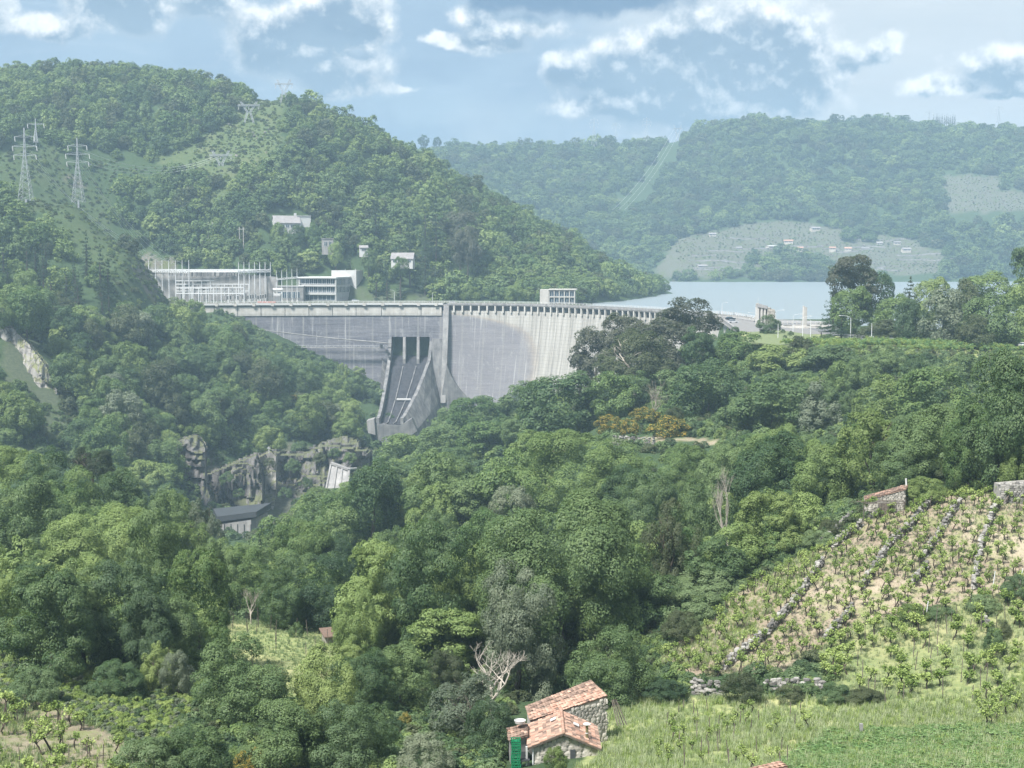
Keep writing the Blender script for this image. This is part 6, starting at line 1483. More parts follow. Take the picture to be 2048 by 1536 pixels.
def cliff(outline, Y, lean, amp, seed, label, mat=ROCK, n=46, sink=14.0):
    """rock face: relief sheet leaning back with height, its rim sunk into the hillside"""
    xs = [p[0] for p in outline]; ys_ = [p[1] for p in outline]; x0, x1, y0, y1 = min(xs), max(xs), min(ys_), max(ys_)
    m = max(8, int(n * (y1 - y0) / (x1 - x0) + 1)); V = []; 
    gx = np.linspace(x0, x1, n); gy = np.linspace(y1, y0, m)
    GX, GY = np.meshgrid(gx, gy); ins = inpoly(GX, GY, outline)
    for _ in range(2):
        I = ins.copy(); I[1:-1, 1:-1] = ins[1:-1, 1:-1] & ins[:-2, 1:-1] & ins[2:, 1:-1] & ins[1:-1, :-2] & ins[1:-1, 2:]; I[0] = I[-1] = False; I[:, 0] = I[:, -1] = False; core = I
    s = Y / FPX; hgt = (y1 - GY) * s
    u, v = GX * s, GY * s
    rel = fbm(u * .06, v * .03, seed, 5, .6) * amp + np.abs(fbm(u * .16, v * .07, seed + 3, 3)) * amp * .5
    ridge = np.floor(fbm(u * .05, v * .05, seed + 9, 2) * 3) * amp * .35
    D = Y + hgt * lean + rel + ridge + np.where(core, 0, sink)  # rim
    for j in range(m):
        for i in range(n): V.append(tuple(at(GX[j, i], GY[j, i], D[j, i])))
    F = [(j * n + i, j * n + i + 1, (j + 1) * n + i + 1, (j + 1) * n + i) for j in range(m - 1) for i in range(n - 1) if ins[j, i] or ins[j + 1, i + 1] or ins[j, i + 1] or ins[j + 1, i]]
    mb = MB(); mb.add(V, F); o = mb.build('rock_face', mat); tag(o, label, 'cliff'); return o
cliff([(400, 945), (470, 932), (520, 900), (600, 905), (655, 885), (745, 900), (745, 975), (670, 1010), (580, 1075), (500, 1090), (400, 1080)], 662, .3, 9, 1, 'dark brown rock face of the gorge behind the power house', n=80)
cliff([(532, 965), (600, 985), (665, 960), (690, 1000), (600, 1085), (532, 1095)], 645, .4, 6, 14, 'broken brown rock at the foot of the gorge face', n=34)
cliff([(404, 950), (450, 932), (515, 905), (530, 960), (522, 1075), (404, 1085)], 618, .28, 6, 12, 'shadowed brown rock face left of the pale pillar', n=44)
cliff([(512, 915), (540, 900), (556, 912), (556, 985), (548, 1040), (515, 1040), (500, 1000), (508, 950)], 640, .12, 4, 2, 'pale jutting rock pillar with a small cross in the gorge', GRANITE, n=26)
cliff([(640, 880), (690, 866), (722, 880), (728, 925), (700, 945), (640, 940), (600, 930)], 700, .5, 3, 4, 'brown rock knob above the concrete outlet', n=36)
cliff([(352, 880), (395, 868), (412, 890), (414, 960), (428, 1010), (432, 1050), (380, 1050), (350, 1000), (352, 930)], 600, .3, 5, 3, 'mossy rock buttress on the left side of the gorge', n=34)
cliff([(-20, 650), (20, 645), (62, 690), (95, 730), (122, 790), (132, 815), (118, 830), (85, 815), (40, 770), (-20, 745)], 600, .45, 5, 5, 'large grey granite crag on the left bank', GRANITE, n=60)
cliff([(256, 585), (262, 535), (300, 514), (345, 518), (366, 540), (366, 590)], 985, .5, 3, 8, 'brown rock cutting behind the left switchyard masts', n=30)
for i, (px, py, w) in enumerate([(455, 955, 34), (478, 985, 24), (540, 925, 26), (585, 930, 36), (612, 965, 30), (640, 915, 30), (668, 905, 26), (700, 915, 30), (720, 945, 34), (570, 985, 30), (600, 1010, 40), (450, 1015, 26)]):
    tree(px, py - w * .35, py + w * .35, w, 628 if px > 530 else 604, 'bush', ('bush', 'oak', 'olive')[i % 3], 'shrub clinging to the dark gorge rock', 'shrubs on the gorge rock', cat='shrub', gz=at(px, py + w * .35, 628).z)
# boulders on the power line strip
for i in range(16):
    r = random.Random(500 + i); px, py = r.uniform(455, 565), r.uniform(225, 310); Y = 1150 - (py - 205) * .95
    p = at(px, py, Y); z = hl(p.x, Y); s = r.uniform(.8, 2.4)
    o = link('boulder', STONE[i % 7], None, (p.x, Y, z + .2), (r.uniform(-.3, .3), 0, r.uniform(0, 6)), (s * 1.5, s, s * .8)); setmat(o, GRANITE); tag(o, 'pale boulder on the cleared slope below the ridge pylon', 'boulder', 'boulders on the cleared slope')
cr = empty('summit_cross', at(538, 903, 642), 0, 'small white cross on top of the pale rock pillar', 'cross')
MB().box((0, 0, .8), (.25, .25, 3.0)).build('post', WHITE, cr); MB().box((0, -.01, 1.5), (1.5, .2, .25)).build('crossbar', WHITE, cr)

# power house in the gorge
ph = empty('power_house', at(452, 1066, 548), 0, 'low power house with dark roof edge and pale panelled wall in the gorge', 'building')
W0 = .183
MB().hexa([(-2, 0, -14), (9.6, -1.6, -14), (13, 16, -14), (-6, 16, -14)], [(-2, 0, 3.4), (9.6, -1.6, 5.2), (13, 16, 5.2), (-6, 16, 3.4)]).build('wall', GREY, ph)
MB().hexa([(-3, -.5, 4.2), (11.8, -2.2, 6.4), (14, 17, 6.4), (-8, 17, 4.2)], [(-3, -.5, 6.2), (11.8, -2.2, 8.4), (14, 17, 8.4), (-8, 17, 6.2)]).build('roof', DARKMETAL, ph)
for i in range(5): MB().box((-.5 + 2.5 * i, -.28 - .34 * i, -4), (.28, .3, 15)).build('mullion', DARKMETAL, ph)
dk = empty('platform', at(460, 1044, 575), 0, 'flat greenish platform with railings in front of the rock face', 'platform')
MB().hexa([(-8, -6, -14), (14, -4, -14), (14, 16, -14), (-8, 16, -14)], [(-8, -6, 0), (14, -4, 0), (14, 16, 0), (-8, 16, 0)]).build('slab', plain('mossy_concrete', (.13, .15, .10), .9), dk)
for k, (x, y) in enumerate(((0, 2), (3, 8))):
    mb = MB()
    for zz in (.8, 1.8, 2.6): mb.beam((x, y, zz), (x + 6, y + .3, zz), .2)
    for xx in (0, 3, 6): mb.beam((x + xx, y, 0), (x + xx, y, 2.8), .2)
    mb.build('railing', WHITE, dk)
ou = empty('outlet_wall', at(676, 968, 646), 0, 'pale leaning concrete outlet wall on the gorge side', 'wall')
A = [at(x, y, Y) - at(676, 968, 646) for x, y, Y in ((651, 985, 640), (697, 985, 638), (698, 941, 646), (662, 928, 650))]
mb = MB(); mb.prism([A[0], A[1], A[2], A[3]], (0, 7, 0)); mb.build('slab', GREY, ou)
for t in (0.0, .33, .62, 1.0):
    a, b = A[0].lerp(A[1], t), A[3].lerp(A[2], t); MB().beam(a + Vector((0, -.3, 0)), b + Vector((0, -.3, 0)), .7, .7).build('rib', GREY, ou)
MB().beam(A[3] + Vector((0, -.3, .4)), A[2] + Vector((0, -.3, .4)), 1.0, .9).build('coping', GREY, ou)
mb = MB(); mb.tube([at(698, 938, 648), at(745, 936, 690)], .5, 6); tag(mb.build('water_pipe', WHITE), 'thin pale pipe leading right from the concrete outlet wall', 'pipe')

# ------------------------------------------------------------------ pylons, poles, wires
PYLON = plain('dull_zinc', (.34, .36, .38), .7, 0, var=.1)
def lattice_pylon(px, top, bot, Y, arms, label, w=.17, hfun=None):
    p = at(px, bot, Y); H = (bot - top) * Y / FPX; e = empty('pylon', p, 0, label, 'pylon'); bw = H * w / 2; mb = MB()
    wid = lambda z: bw * (1 - .82 * min(1, z / (H * .62))) if z < H * .62 else bw * .18 * (1 - (z / H - .62) / .38 * .7)
    zs_ = np.linspace(0, H, 15)
    for z0, z1 in zip(zs_, zs_[1:]):
        a, b = wid(z0), wid(z1)
        c0 = [(-a, -a, z0), (a, -a, z0), (a, a, z0), (-a, a, z0)]; c1 = [(-b, -b, z1), (b, -b, z1), (b, b, z1), (-b, b, z1)]
        for i in range(4):
            mb.beam(c0[i], c1[i], .17); mb.beam(c0[i], c1[(i + 1) % 4], .09); mb.beam(c0[(i + 1) % 4], c1[i], .09)
    mb.beam((0, 0, -3), (0, 0, 1), bw * .3); mb.build('lattice', PYLON, e)
    for zf, L in arms:
        mb = MB()
        for s in (-1, 1):
            mb.beam((0, 0, H * zf), (s * L, 0, H * zf + .4), .18); mb.beam((0, 0, H * (zf + .035)), (s * L, 0, H * zf + .4), .12)
        mb.build('crossarm', PYLON, e)
        for s in (-1, 1):
            mb = MB(); mb.tube([(s * L, 0, H * zf + .3), (s * L + .3, 0, H * zf - 2.2)], .22, 5); mb.build('insulator', WHITE, e)
    return e
A3 = [(.62, 6.0), (.74, 6.5), (.87, 5.2)]
lattice_pylon(52, 258, 402, 815, A3, 'large lattice pylon near the left edge of the slope')
lattice_pylon(157, 278, 405, 835, A3, 'slightly smaller lattice pylon in front of the reddish rocks')
lattice_pylon(72, 238, 285, 930, [(.75, 5)], 'distant little pylon just above the large lattice pylon')
FARW = [(.66, 6), (.8, 7), (.92, 5)]
lattice_pylon(1188, 236, 290, 2390, FARW, 'lattice pylon on the far ridge, leftmost of three on the skyline', .2)
lattice_pylon(1232, 246, 275, 2600, FARW, 'smallest lattice pylon in the middle on the far skyline', .2)
lattice_pylon(1293, 235, 280, 2380, FARW, 'lattice pylon on the far ridge, rightmost of the three', .2)
lattice_pylon(1997, 213, 245, 2450, FARW, 'lattice pylon on the skyline near the right edge', .2)
lattice_pylon(1858, 222, 242, 2450, FARW, 'short mast on the skyline beside the row of firs', .2)
def y_pylon(px, top, bot, Y, wpx, label):
    p = at(px, bot, Y); s = Y / FPX; H = (bot - top) * s; hw = wpx * s / 2; e = empty('pylon', p, 0, label, 'pylon')
    mb = MB()
    def leg(a, b, w):
        a, b = Vector(a), Vector(b)
        o = Vector((w, 0, 0))
        mb.beam(a - o, b - o, .3); mb.beam(a + o, b + o, .3)
        for i in range(6): mb.beam(a.lerp(b, i / 6) - o, a.lerp(b, (i + 1) / 6) + o, .16); mb.beam(a.lerp(b, i / 6) + o, a.lerp(b, (i + 1) / 6) - o, .16)
    leg((-hw * .42, 0, -2), (-hw * .12, 0, H * .42), .5); leg((hw * .42, 0, -2), (hw * .12, 0, H * .42), .5)
    leg((-hw * .12, 0, H * .42), (-hw * .72, 0, H), .6); leg((hw * .12, 0, H * .42), (hw * .72, 0, H), .6)
    mb.build('lattice', PYLON, e)
    mb = MB(); lattice_beam(mb, (-hw, 0, H * .76), (hw, 0, H * .76), 1.0, 12); mb.build('crossarm', PYLON, e)
    for x in (-hw * .9, 0, hw * .9):
        mb = MB(); mb.tube([(x, 0, H * .76), (x, 0, H * .76 - 2.5)], .22, 5); mb.build('insulator', WHITE, e)
y_pylon(568, 160, 202, 1150, 36, 'forked pylon standing alone on the grassy ridge')
y_pylon(172, 124, 165, 1190, 24, 'portal pylon on the left ridge top')
y_pylon(498, 204, 240, 1100, 44, 'forked pylon beside the wood below the ridge')
y_pylon(442, 302, 345, 1040, 46, 'forked pylon low down on the cleared slope')
y_pylon(700, 288, 345, 1130, 40, 'forked pylon among the trees on the wooded spur')
y_pylon(1355, 250, 285, 2360, 20, 'forked pylon at the top of the far forest cutting')
for px, top, bot, Y, lab in ((420, 444, 474, 985, 'twin pole left of the white house'), (482, 454, 486, 978, 'twin pole with crossbar beside the white house')):
    p = at(px, bot, Y); e = empty('power_pole', p, 0, lab, 'pole'); H = (bot - top) * Y / FPX
    for x in (-1.0, 1.6): MB().tube([(x, 0, -4), (x, 0, H)], .22, 6).build('pole', CLEAN, e)
    MB().box((.3, 0, H * .86), (5.2, .25, .25)).build('crossbar', CLEAN, e)
def wire(a, b, sag, label, group, r=.07):
    mb = MB(); pts = [a.lerp(b, i / 10) - Vector((0, 0, 4 * sag * (i / 10) * (1 - i / 10))) for i in range(11)]; mb.tube(pts, r, 4, cap=False); tag(mb.build('power_line', STEEL), label, 'cable', group)
for k in range(4): wire(at(60 + 3 * k, 300 + 12 * k, 815), at(290 + 20 * k, 528, 955 - 8 * k), 6, 'sagging cable from the large left pylon to the switchyard', 'cables from the large pylon')
for k in range(4): wire(at(160, 305 + 12 * k, 835), at(300 + 22 * k, 528, 950 - 8 * k), 5, 'sagging cable from the second pylon to the switchyard', 'cables from the second pylon')
for k in range(3): wire(at(165, 300 + 12 * k, 835), at(430 + 9 * k, 312, 1040), 9, 'cable between the second pylon and the low forked pylon', 'cables to the low forked pylon')
for k in range(3): wire(at(1348 + 7 * k, 258, 2360), at(1225 + 12 * k, 420, 2020), 10, 'cable hanging down the far forest cutting', 'cables over the far cutting', .12)
for k in range(3): wire(at(430 + 11 * k, 313, 1040), at(680 + 20 * k, 296, 1130), 12, 'cable between the two forked pylons on the slope', 'cables across the slope')

# ------------------------------------------------------------------ houses
TILE = stone_mat('clay_tiles', (.29, .17, .125), (.45, .295, .225), (.27, .19, .15))
OLDTILE = stone_mat('weathered_tiles', (.13, .09, .072), (.29, .20, .155), (.16, .14, .115))
SLATE = plain('grey_roof', (.22, .21, .21), .8, var=.2, scale=.5)
def house(px, base, Y, w, d, h, rh, rz, wallm, roofm, label, hf_=None, wins=3, nm='house', flat=False):
    p = at(px, base, Y); e = empty(nm, p, rz, label, 'house')
    mb = MB(); mb.hexa([(-w / 2, -d / 2, -3), (w / 2, -d / 2, -3), (w / 2, d / 2, -3), (-w / 2, d / 2, -3)], [(-w / 2, -d / 2, h), (w / 2, -d / 2, h), (w / 2, d / 2, h), (-w / 2, d / 2, h)])
    if not flat:
        for x, s in ((-w / 2, -1), (w / 2, 1)): mb.prism([(x, -d / 2, h), (x, d / 2, h), (x, 0, h + rh)], (-s * .2, 0, 0))
    mb.build('wall', wallm, e)
    o = .5
    if flat: MB().box((0, 0, h + .2), (w + .6, d + .6, .4)).build('roof', roofm, e)
    else:
        for s in (-1, 1): MB().hexa([(-w / 2 - o, s * (d / 2 + o), h - .3), (w / 2 + o, s * (d / 2 + o), h - .3), (w / 2 + o, 0, h + rh), (-w / 2 - o, 0, h + rh)], [(-w / 2 - o, s * (d / 2 + o), h), (w / 2 + o, s * (d / 2 + o), h), (w / 2 + o, 0, h + rh + .3), (-w / 2 - o, 0, h + rh + .3)]).build('roof', roofm, e)
    if wins: windows(e, (-w / 2 + .6, -d / 2, 0), (1, 0, 0), w - 1.2, h * .35, h * .75, wins, gap=1.0)
    return e
h1 = house(572, 460, 1000, 17, 10, 4.6, 4.6, .35, WHITE, SLATE, 'white gabled house among the trees above the switchyard', wins=5)
MB().box((12, 3, 4.6), (9, 8, 9)).build('annex', WHITE, h1); MB().box((12, 3, 9.3), (9.6, 8.6, .5)).build('annex_roof', OFFG, h1); MB().box((6.5, 1, 10), (1.4, 1.4, 2.4)).build('chimney', WHITE, h1)
h2 = house(655, 500, 975, 7, 7, 7.2, 1, .2, GREY, GREY, 'roofless grey ruin above the office block', wins=2, nm='ruined_house', flat=True)
house(806, 528, 970, 14, 8, 3.4, 3.6, -.1, WHITE, SLATE, 'white cottage half hidden by conifers', wins=4)
house(727, 505, 985, 5, 5, 3.2, 1.2, .2, WHITE, SLATE, 'tiny white hut between trees right of the ruin', wins=1)
CREAM = plain('cream_render', (.45, .41, .36), .85, var=.1, scale=.3)
for i, (px, py, w, big) in enumerate([(1404, 536, 11, 0), (1577, 486, 11, 1), (1630, 460, 12, 0), (1665, 500, 7.5, 1), (1696, 501, 8, 1), (1730, 501, 10, 0), (1812, 502, 11, 0), (1759, 490, 7, 0), (1478, 500, 6, 0), (1683, 536, 12, 0), (1662, 541, 7, 0), (1425, 472, 9, 0), (1794, 489, 8, 0), (1600, 500, 7, 1)]):
    Y = 1742 + (556 - py) * 2.05; p = at(px, py, Y)
    lab = ['long pale hut nearest the lake on the far vineyard', 'red roofed hut at the top of the far track', 'dark fronted hut at the head of the far vineyard', 'red roofed hut left of its neighbour on the far vineyard', 'red roofed hut right of its neighbour on the far vineyard', 'grey hut right of the two red roofed huts', 'long hut with chimney on the right of the far vineyard', 'small pale hut below the far grove', 'tiny white hut on the left of the far vineyard', 'pale boathouse beside the lake trees', 'low shed left of the pale boathouse', 'grey hut at the upper left of the far vineyard', 'pale hut below the far forest edge on the right', 'small red hut by the far greenhouse'][i]
    house(px, py, Y, w, w * .55, 2.6, 1.3, random.Random(i).uniform(-.3, .3), CREAM, TILE if big else SLATE, lab, wins=2, nm='vineyard_hut')
gh = house(1545, 496, 1865, 16, 7, 2.2, .8, .5, CREAM, OFFW, 'long pale greenhouse on the far vineyard', wins=0, nm='greenhouse')
# terrace walls on the far vineyard
for i in range(30):
    r = random.Random(900 + i); px, py = r.uniform(1360, 1860), r.uniform(470, 545)
    if not inpoly(np.array([px]), np.array([py]), FARVINE)[0]: continue
    Y = 1742 + (556 - py) * 2.05; L = r.uniform(18, 60); x = (px - 1024) / FPX * Y; mb = MB(); n = 8
    for k in range(n):
        xa, xb = x + L * k / n, x + L * (k + 1) / n; ya, yb = Y + 1.5 * math.sin(k * .7 + i), Y + 1.5 * math.sin((k + 1) * .7 + i)
        mb.beam((xa, ya, hf(xa, ya) + .5), (xb, yb, hf(xb, yb) + .5), .8, 1.6)
    tag(mb.build('terrace_wall', GREY), 'low stone terrace wall crossing the far vineyard', 'stone wall', 'terrace walls on the far vineyard')
for i in range(11):
    r = random.Random(950 + i); px = 1868 + i * 4.2 + r.uniform(-1, 1); tree(px, 226 + r.uniform(0, 5), 246, 7, 2420, 'fir', 'fir', 'little fir in the row on the far skyline', 'row of firs on the far skyline', gz=hf((px - 1024) / FPX * 2420, 2420), lod='far')
for px, top, bot, w, lab in ((847, 270, 292, 22, 'round lone tree standing out on the far ridge, leftmost'), (874, 274, 292, 17, 'second lone tree on the far ridge')):
    tree(px, top, bot, w, 2340, 'round', 'dark', lab, gz=hf((px - 1024) / FPX * 2340, 2340), lod='mid')

# ------------------------------------------------------------------ the square at the right end of the dam
def slab(pts, z, name, mat, label=None, cat=None):
    mb = MB(); P = []
    for px, py in pts:
        d = at(px, py, 1) - Vector((0, 0, CAMZ)); t = (z - CAMZ) / d.z; P.append((d.x * t, d.y * t, z - .5))
    if sum((P[i - 1][0] * P[i][1] - P[i][0] * P[i - 1][1]) for i in range(len(P))) < 0: P = P[::-1]
    mb.prism(P, (0, 0, .5)); o = mb.build(name, mat); tag(o, kind='structure'); return o
PAVE = plain('pale_paving', (.20, .195, .19), .9, var=.12, scale=.4)
slab([(1425, 634), (1470, 629), (1520, 637), (1640, 642), (1680, 655), (1670, 668), (1600, 668), (1520, 664), (1470, 662)], 69.62, 'square', PAVE)
slab([(1560, 648), (1600, 652), (1660, 668), (1740, 684), (1850, 688), (2060, 699), (2060, 692), (1860, 682), (1700, 668), (1640, 654), (1590, 645)], 69.70, 'road', ASPH)
slab([(1500, 664), (1560, 660), (1640, 672), (1700, 684), (1640, 692), (1560, 690), (1490, 684)], 69.66, 'lawn', plain('lawn_grass', (.15, .18, .085), .95, var=.25, scale=.8))
# round basin kerb
mb = MB(); c = at(1612, 651, 613); c.z = 69.62
n = 36
for r0, r1, zt in ((9.5, 10.2, .55), (5.0, 5.5, .75)):
    for k in range(n):
        a, b = 2 * math.pi * k / n, 2 * math.pi * (k + 1) / n
        q = lambda r, t, z: (c.x + r * math.cos(t), c.y + r * math.sin(t), c.z + z)
        mb.hexa([q(r0, a, 0), q(r1, a, 0), q(r1, b, 0), q(r0, b, 0)], [q(r0, a, zt), q(r1, a, zt), q(r1, b, zt), q(r0, b, zt)])
tag(mb.build('ring_kerb', CLEAN), 'pale stone ring around the foot of the monolith', 'kerb')
mo = empty('monolith', (c.x, c.y + 3, 69.62), .25, 'tall slim concrete monolith by the lake', 'monument')
MB().hexa([(-.75, -.6, 0), (.75, -.6, 0), (.75, .6, 0), (-.75, .6, 0)], [(-.72, -.55, 8.6), (.72, -.55, 7.9), (.72, .55, 7.9), (-.72, .55, 8.6)]).build('shaft', CLEAN, mo); MB().box((0, 0, .2), (2.4, 2, .5)).build('plinth', CLEAN, mo)
gt = empty('gate_tower', (at(1530, 645, 640).x, 640, 69.5), .12, 'stone gate tower with pale pillars and ragged top beside the square', 'tower')
for x in (-3.4, -1.9, -.5): MB().hexa([(x - .45, -1.5, 0), (x + .35, -1.5, 0), (x + .35, 1.5, 0), (x - .45, 1.5, 0)], [(x - .45, -1.5, 7.4), (x + .35, -1.5, 7.2), (x + .35, 1.5, 7.2), (x - .45, 1.5, 7.4)]).build('pillar', CLEAN, gt)
MB().hexa([(-3.9, -1.8, 7.4), (.6, -1.8, 6.6), (.6, 1.8, 6.6), (-3.9, 1.8, 7.4)], [(-3.6, -1.6, 8.9), (.6, -1.6, 7.9), (.6, 1.6, 7.9), (-3.6, 1.6, 8.9)]).build('lintel', GREY, gt)
MB().hexa([(.2, -2.1, 0), (3.9, -2.1, 0), (3.9, 2.1, 0), (.2, 2.1, 0)], [(.6, -1.9, 6.5), (3.7, -1.9, 6.3), (3.7, 1.9, 6.3), (.6, 1.9, 6.5)]).build('stone_block', HUTSTONE, gt)
for k in range(26):
    x = -3.5 + k * .28; z = 8.6 - .09 * k * (1.0 if k < 20 else 1.1); put_stone(gt, (x, _srng.uniform(-1.4, 1.2), z - (.2 if x > .4 else 0)), (1.0, 1.2, .8), (0, 0, _srng.uniform(0, 6)), HUTSTONE)
for i in range(7):
    for j in range(9): put_stone(gt, (.75 + i * .46 + (.2 if j % 2 else 0), -2.05 + .012 * j, .4 + j * .68), (.55, .4, .62), (0, 0, _srng.uniform(-.2, .2)), HUTSTONE)
MB().tube([(-3.2, 0, 8.4), (-3.2, 0, 11.6)], .06, 5).build('aerial', STEEL, gt)
# railings by the water
def railing(p, q, n, label, h=1.1):
    p, q = Vector(p), Vector(q); e = empty('railing', (0, 0, 0), 0, label, 'railing')
    for i in range(n + 1):
        a = p.lerp(q, i / n); MB().box((a.x, a.y, a.z + h / 2), (.35, .35, h)).build('post', CLEAN, e)
    for zz in (h * .5, h): MB().beam(p + Vector((0, 0, zz)), q + Vector((0, 0, zz)), .12).build('rail', STEEL, e)
def onz(px, py, z):
    d = at(px, py, 1) - Vector((0, 0, CAMZ)); t = (z - CAMZ) / d.z; return Vector((d.x * t, d.y * t, z))
railing(onz(1556, 648, 69.6), onz(1650, 648, 69.6), 10, 'railing at the water behind the monolith')
P_ = [onz(1412, 627, 69.6), onz(1440, 627.5, 69.6), onz(1468, 630, 69.6), onz(1492, 634, 69.6), onz(1514, 640, 69.6)]
for k in range(4): railing(P_[k], P_[k + 1], 5, ['first stretch of balustrade curving from the dam end', 'second stretch of balustrade along the lake', 'third stretch of balustrade along the lake', 'last stretch of balustrade ending at the gate tower'][k], 1.3)
# descending end wall of the dam
ew = empty('wing_wall', (0, 0, 0), 0, 'pale concrete wing wall stepping down from the end of the dam', 'wall')
A = [onz(1410, 630, 69.8), onz(1437, 636, 69.8), onz(1473, 663, 69.6)]
MB().hexa([tuple(A[0] - Vector((0, 0, 16))), tuple(A[1] - Vector((0, 0, 16))), tuple(A[1] + Vector((0, 3, -16))), tuple(A[0] + Vector((0, 3, -16)))], [tuple(A[0]), tuple(A[1]), tuple(A[1] + Vector((0, 3, 0))), tuple(A[0] + Vector((0, 3, 0)))]).build('wall', CLEAN, ew)
MB().hexa([tuple(A[1] - Vector((0, 0, 14))), tuple(A[2] - Vector((0, 0, 14))), tuple(A[2] + Vector((2, 2, -14))), tuple(A[1] + Vector((2, 2, -14)))], [tuple(A[1]), tuple(A[2]), tuple(A[2] + Vector((2, 2, 0))), tuple(A[1] + Vector((2, 2, 0)))]).build('wall', CLEAN, ew)
MB().beam(A[1] + Vector((.3, .3, .5)), A[2] + Vector((.3, .3, .5)), .7, 1.0).build('parapet', GREY, ew)
for t in (.05, .3, .55, .8): q = A[0].lerp(A[1], t); MB().box((q.x, q.y - .3, q.z - 7), (.8, .6, 14)).build('buttress', CLEAN, ew)
# street lamps
def lamp(px, top, bot, arm, label, Y=None):
    z = 69.6; b = onz(px, bot, z) if Y is None else at(px, bot, Y); H = (bot - top) * b.y / FPX; e = empty('street_lamp', b, 0, label, 'street lamp')
    MB().tube([(0, 0, -.3), (0, 0, H * .6), (0, 0, H * .86)], [.13, .1, .07], 7).build('pole', STEEL, e)
    if arm:
        s = 1 if arm > 0 else -1; L = abs(arm) * b.y / FPX
        MB().tube([(0, 0, H * .86), (s * L * .15, 0, H * .95), (s * L * .5, 0, H * .985), (s * L, 0, H)], .055, 6).build('arm', STEEL, e)
        MB().hexa([(s * L - .1, -.16, H - .1), (s * L + .75 * s, -.16, H - .05), (s * L + .75 * s, .16, H - .05), (s * L - .1, .16, H - .1)][::s], [(s * L - .1, -.12, H + .1), (s * L + .7 * s, -.12, H + .08), (s * L + .7 * s, .12, H + .08), (s * L - .1, .12, H + .1)][::s]).build('lamp_head', WHITE, e)
    return e
for a in [(1444, 605, 634, 8, 'lamp at the lake balustrade behind the parked cars'), (1514, 625, 653, -15, 'lamp with arm to the left at the gate tower'), (1551, 620, 658, 14, 'lamp with arm to the right of the gate tower'), (1586, 628, 664, 16, 'lamp left of the monolith'), (1605, 632, 673, 14, 'lamp in front of the monolith'), (1621, 636, 674, -17, 'lamp with left arm right of the monolith'), (1658, 632, 662, 16, 'lamp before the dark cedar'),
          (1556, 643, 676, 0, 'bare lamp post on the lawn'), (1701, 631, 679, -20, 'lamp with left arm beside the cedar'), (1743, 640, 684, 0, 'bare post behind the white box'), (1952, 660, 692, 0, 'thin post left of the right street lamp'), (2029, 635, 696, -24, 'tall street lamp with left arm near the right edge')]: lamp(*a)
lamp(789, 580, 606, -7, 'street lamp on the dam crest right of the office', 905); lamp(865, 582, 606, 0, 'thin post on the dam crest near the spillway', 905)
# signs and box
def sign(px, top, bot, w, h, label, tri=False):
    b = onz(px, bot, 69.6); s = b.y / FPX; H = (bot - top) * s; e = empty('road_sign', b, 0, label, 'sign')
    for x in ((0,) if tri else (-w * s * .3, w * s * .3)): MB().tube([(x, 0, -.2), (x, 0, H)], .05, 6).build('post', STEEL, e)
    mb = MB(); ww, hh = w * s / 2, h * s
    mb.prism([(-ww, -.08, H - hh), (ww, -.08, H - hh), (0, -.08, H)] if tri else [(-ww, -.08, H - hh), (ww, -.08, H - hh), (ww, -.08, H), (-ww, -.08, H)], (0, .04, 0)); mb.build('plate', WHITE, e)
sign(1842, 672, 684, 10, 3, 'white board sign at the mouth of the side road'); sign(1903, 674, 690, 6, 5, 'triangular warning sign facing the road', True)
wb = empty('utility_box', onz(1743, 684, 69.6), 0, 'white utility cabinet at the road edge', 'cabinet'); MB().box((0, 0, .95), (1.4, .7, 1.9)).build('body', WHITE, wb); MB().box((0, -.36, .95), (.04, .02, 1.8)).build('door_seam', DARKMETAL, wb); MB().box((0, 0, 1.94), (1.5, .8, .08)).build('lid', OFFG, wb)

# person standing on the verge
def person(p, rz):
    e = empty('person', p, rz, 'person in dark clothes standing on the verge of the square', 'person')
    me = bpy.data.meshes.new('body')
    V = [(0, 0, .95), (0, 0, 1.2), (0, .01, 1.42), (0, 0, 1.52), (0, -.02, 1.66), (.2, 0, 1.4), (.26, .02, 1.12), (.24, -.08, .86), (-.2, 0, 1.4), (-.26, .02, 1.12), (-.22, -.1, .88), (.1, 0, .9), (.11, -.02, .5), (.11, .02, .08), (.12, -.14, .03), (-.1, 0, .9), (-.12, -.03, .5), (-.13, .03, .08), (-.14, -.13, .03)]
    E = [(0, 1), (1, 2), (2, 3), (3, 4), (2, 5), (5, 6), (6, 7), (2, 8), (8, 9), (9, 10), (0, 11), (11, 12), (12, 13), (13, 14), (0, 15), (15, 16), (16, 17), (17, 18)]
    R = [.15, .14, .15, .06, .1, .07, .05, .045, .07, .05, .045, .095, .065, .045, .04, .095, .065, .045, .04]
    me.from_pydata(V, E, []); o = link('body', me, e); o.modifiers.new('skin', 'SKIN'); s = o.modifiers.new('sub', 'SUBSURF'); s.levels = s.render_levels = 1
    for v, r in zip(me.skin_vertices[0].data, R): v.radius = (r, r * .8)
    me.skin_vertices[0].data[0].use_root = True
    me.materials.append(plain('dark_clothes', (.03, .03, .04), .9))
    mb = MB(); mb.lathe([(.02, 1.57), (.08, 1.60), (.10, 1.68), (.085, 1.75), (.03, 1.79)], (0, -.01, 0), 10); mb.build('hair', plain('dark_hair', (.03, .02, .015), .8), e)
person(onz(1642.5, 673.5, 69.6), .4)
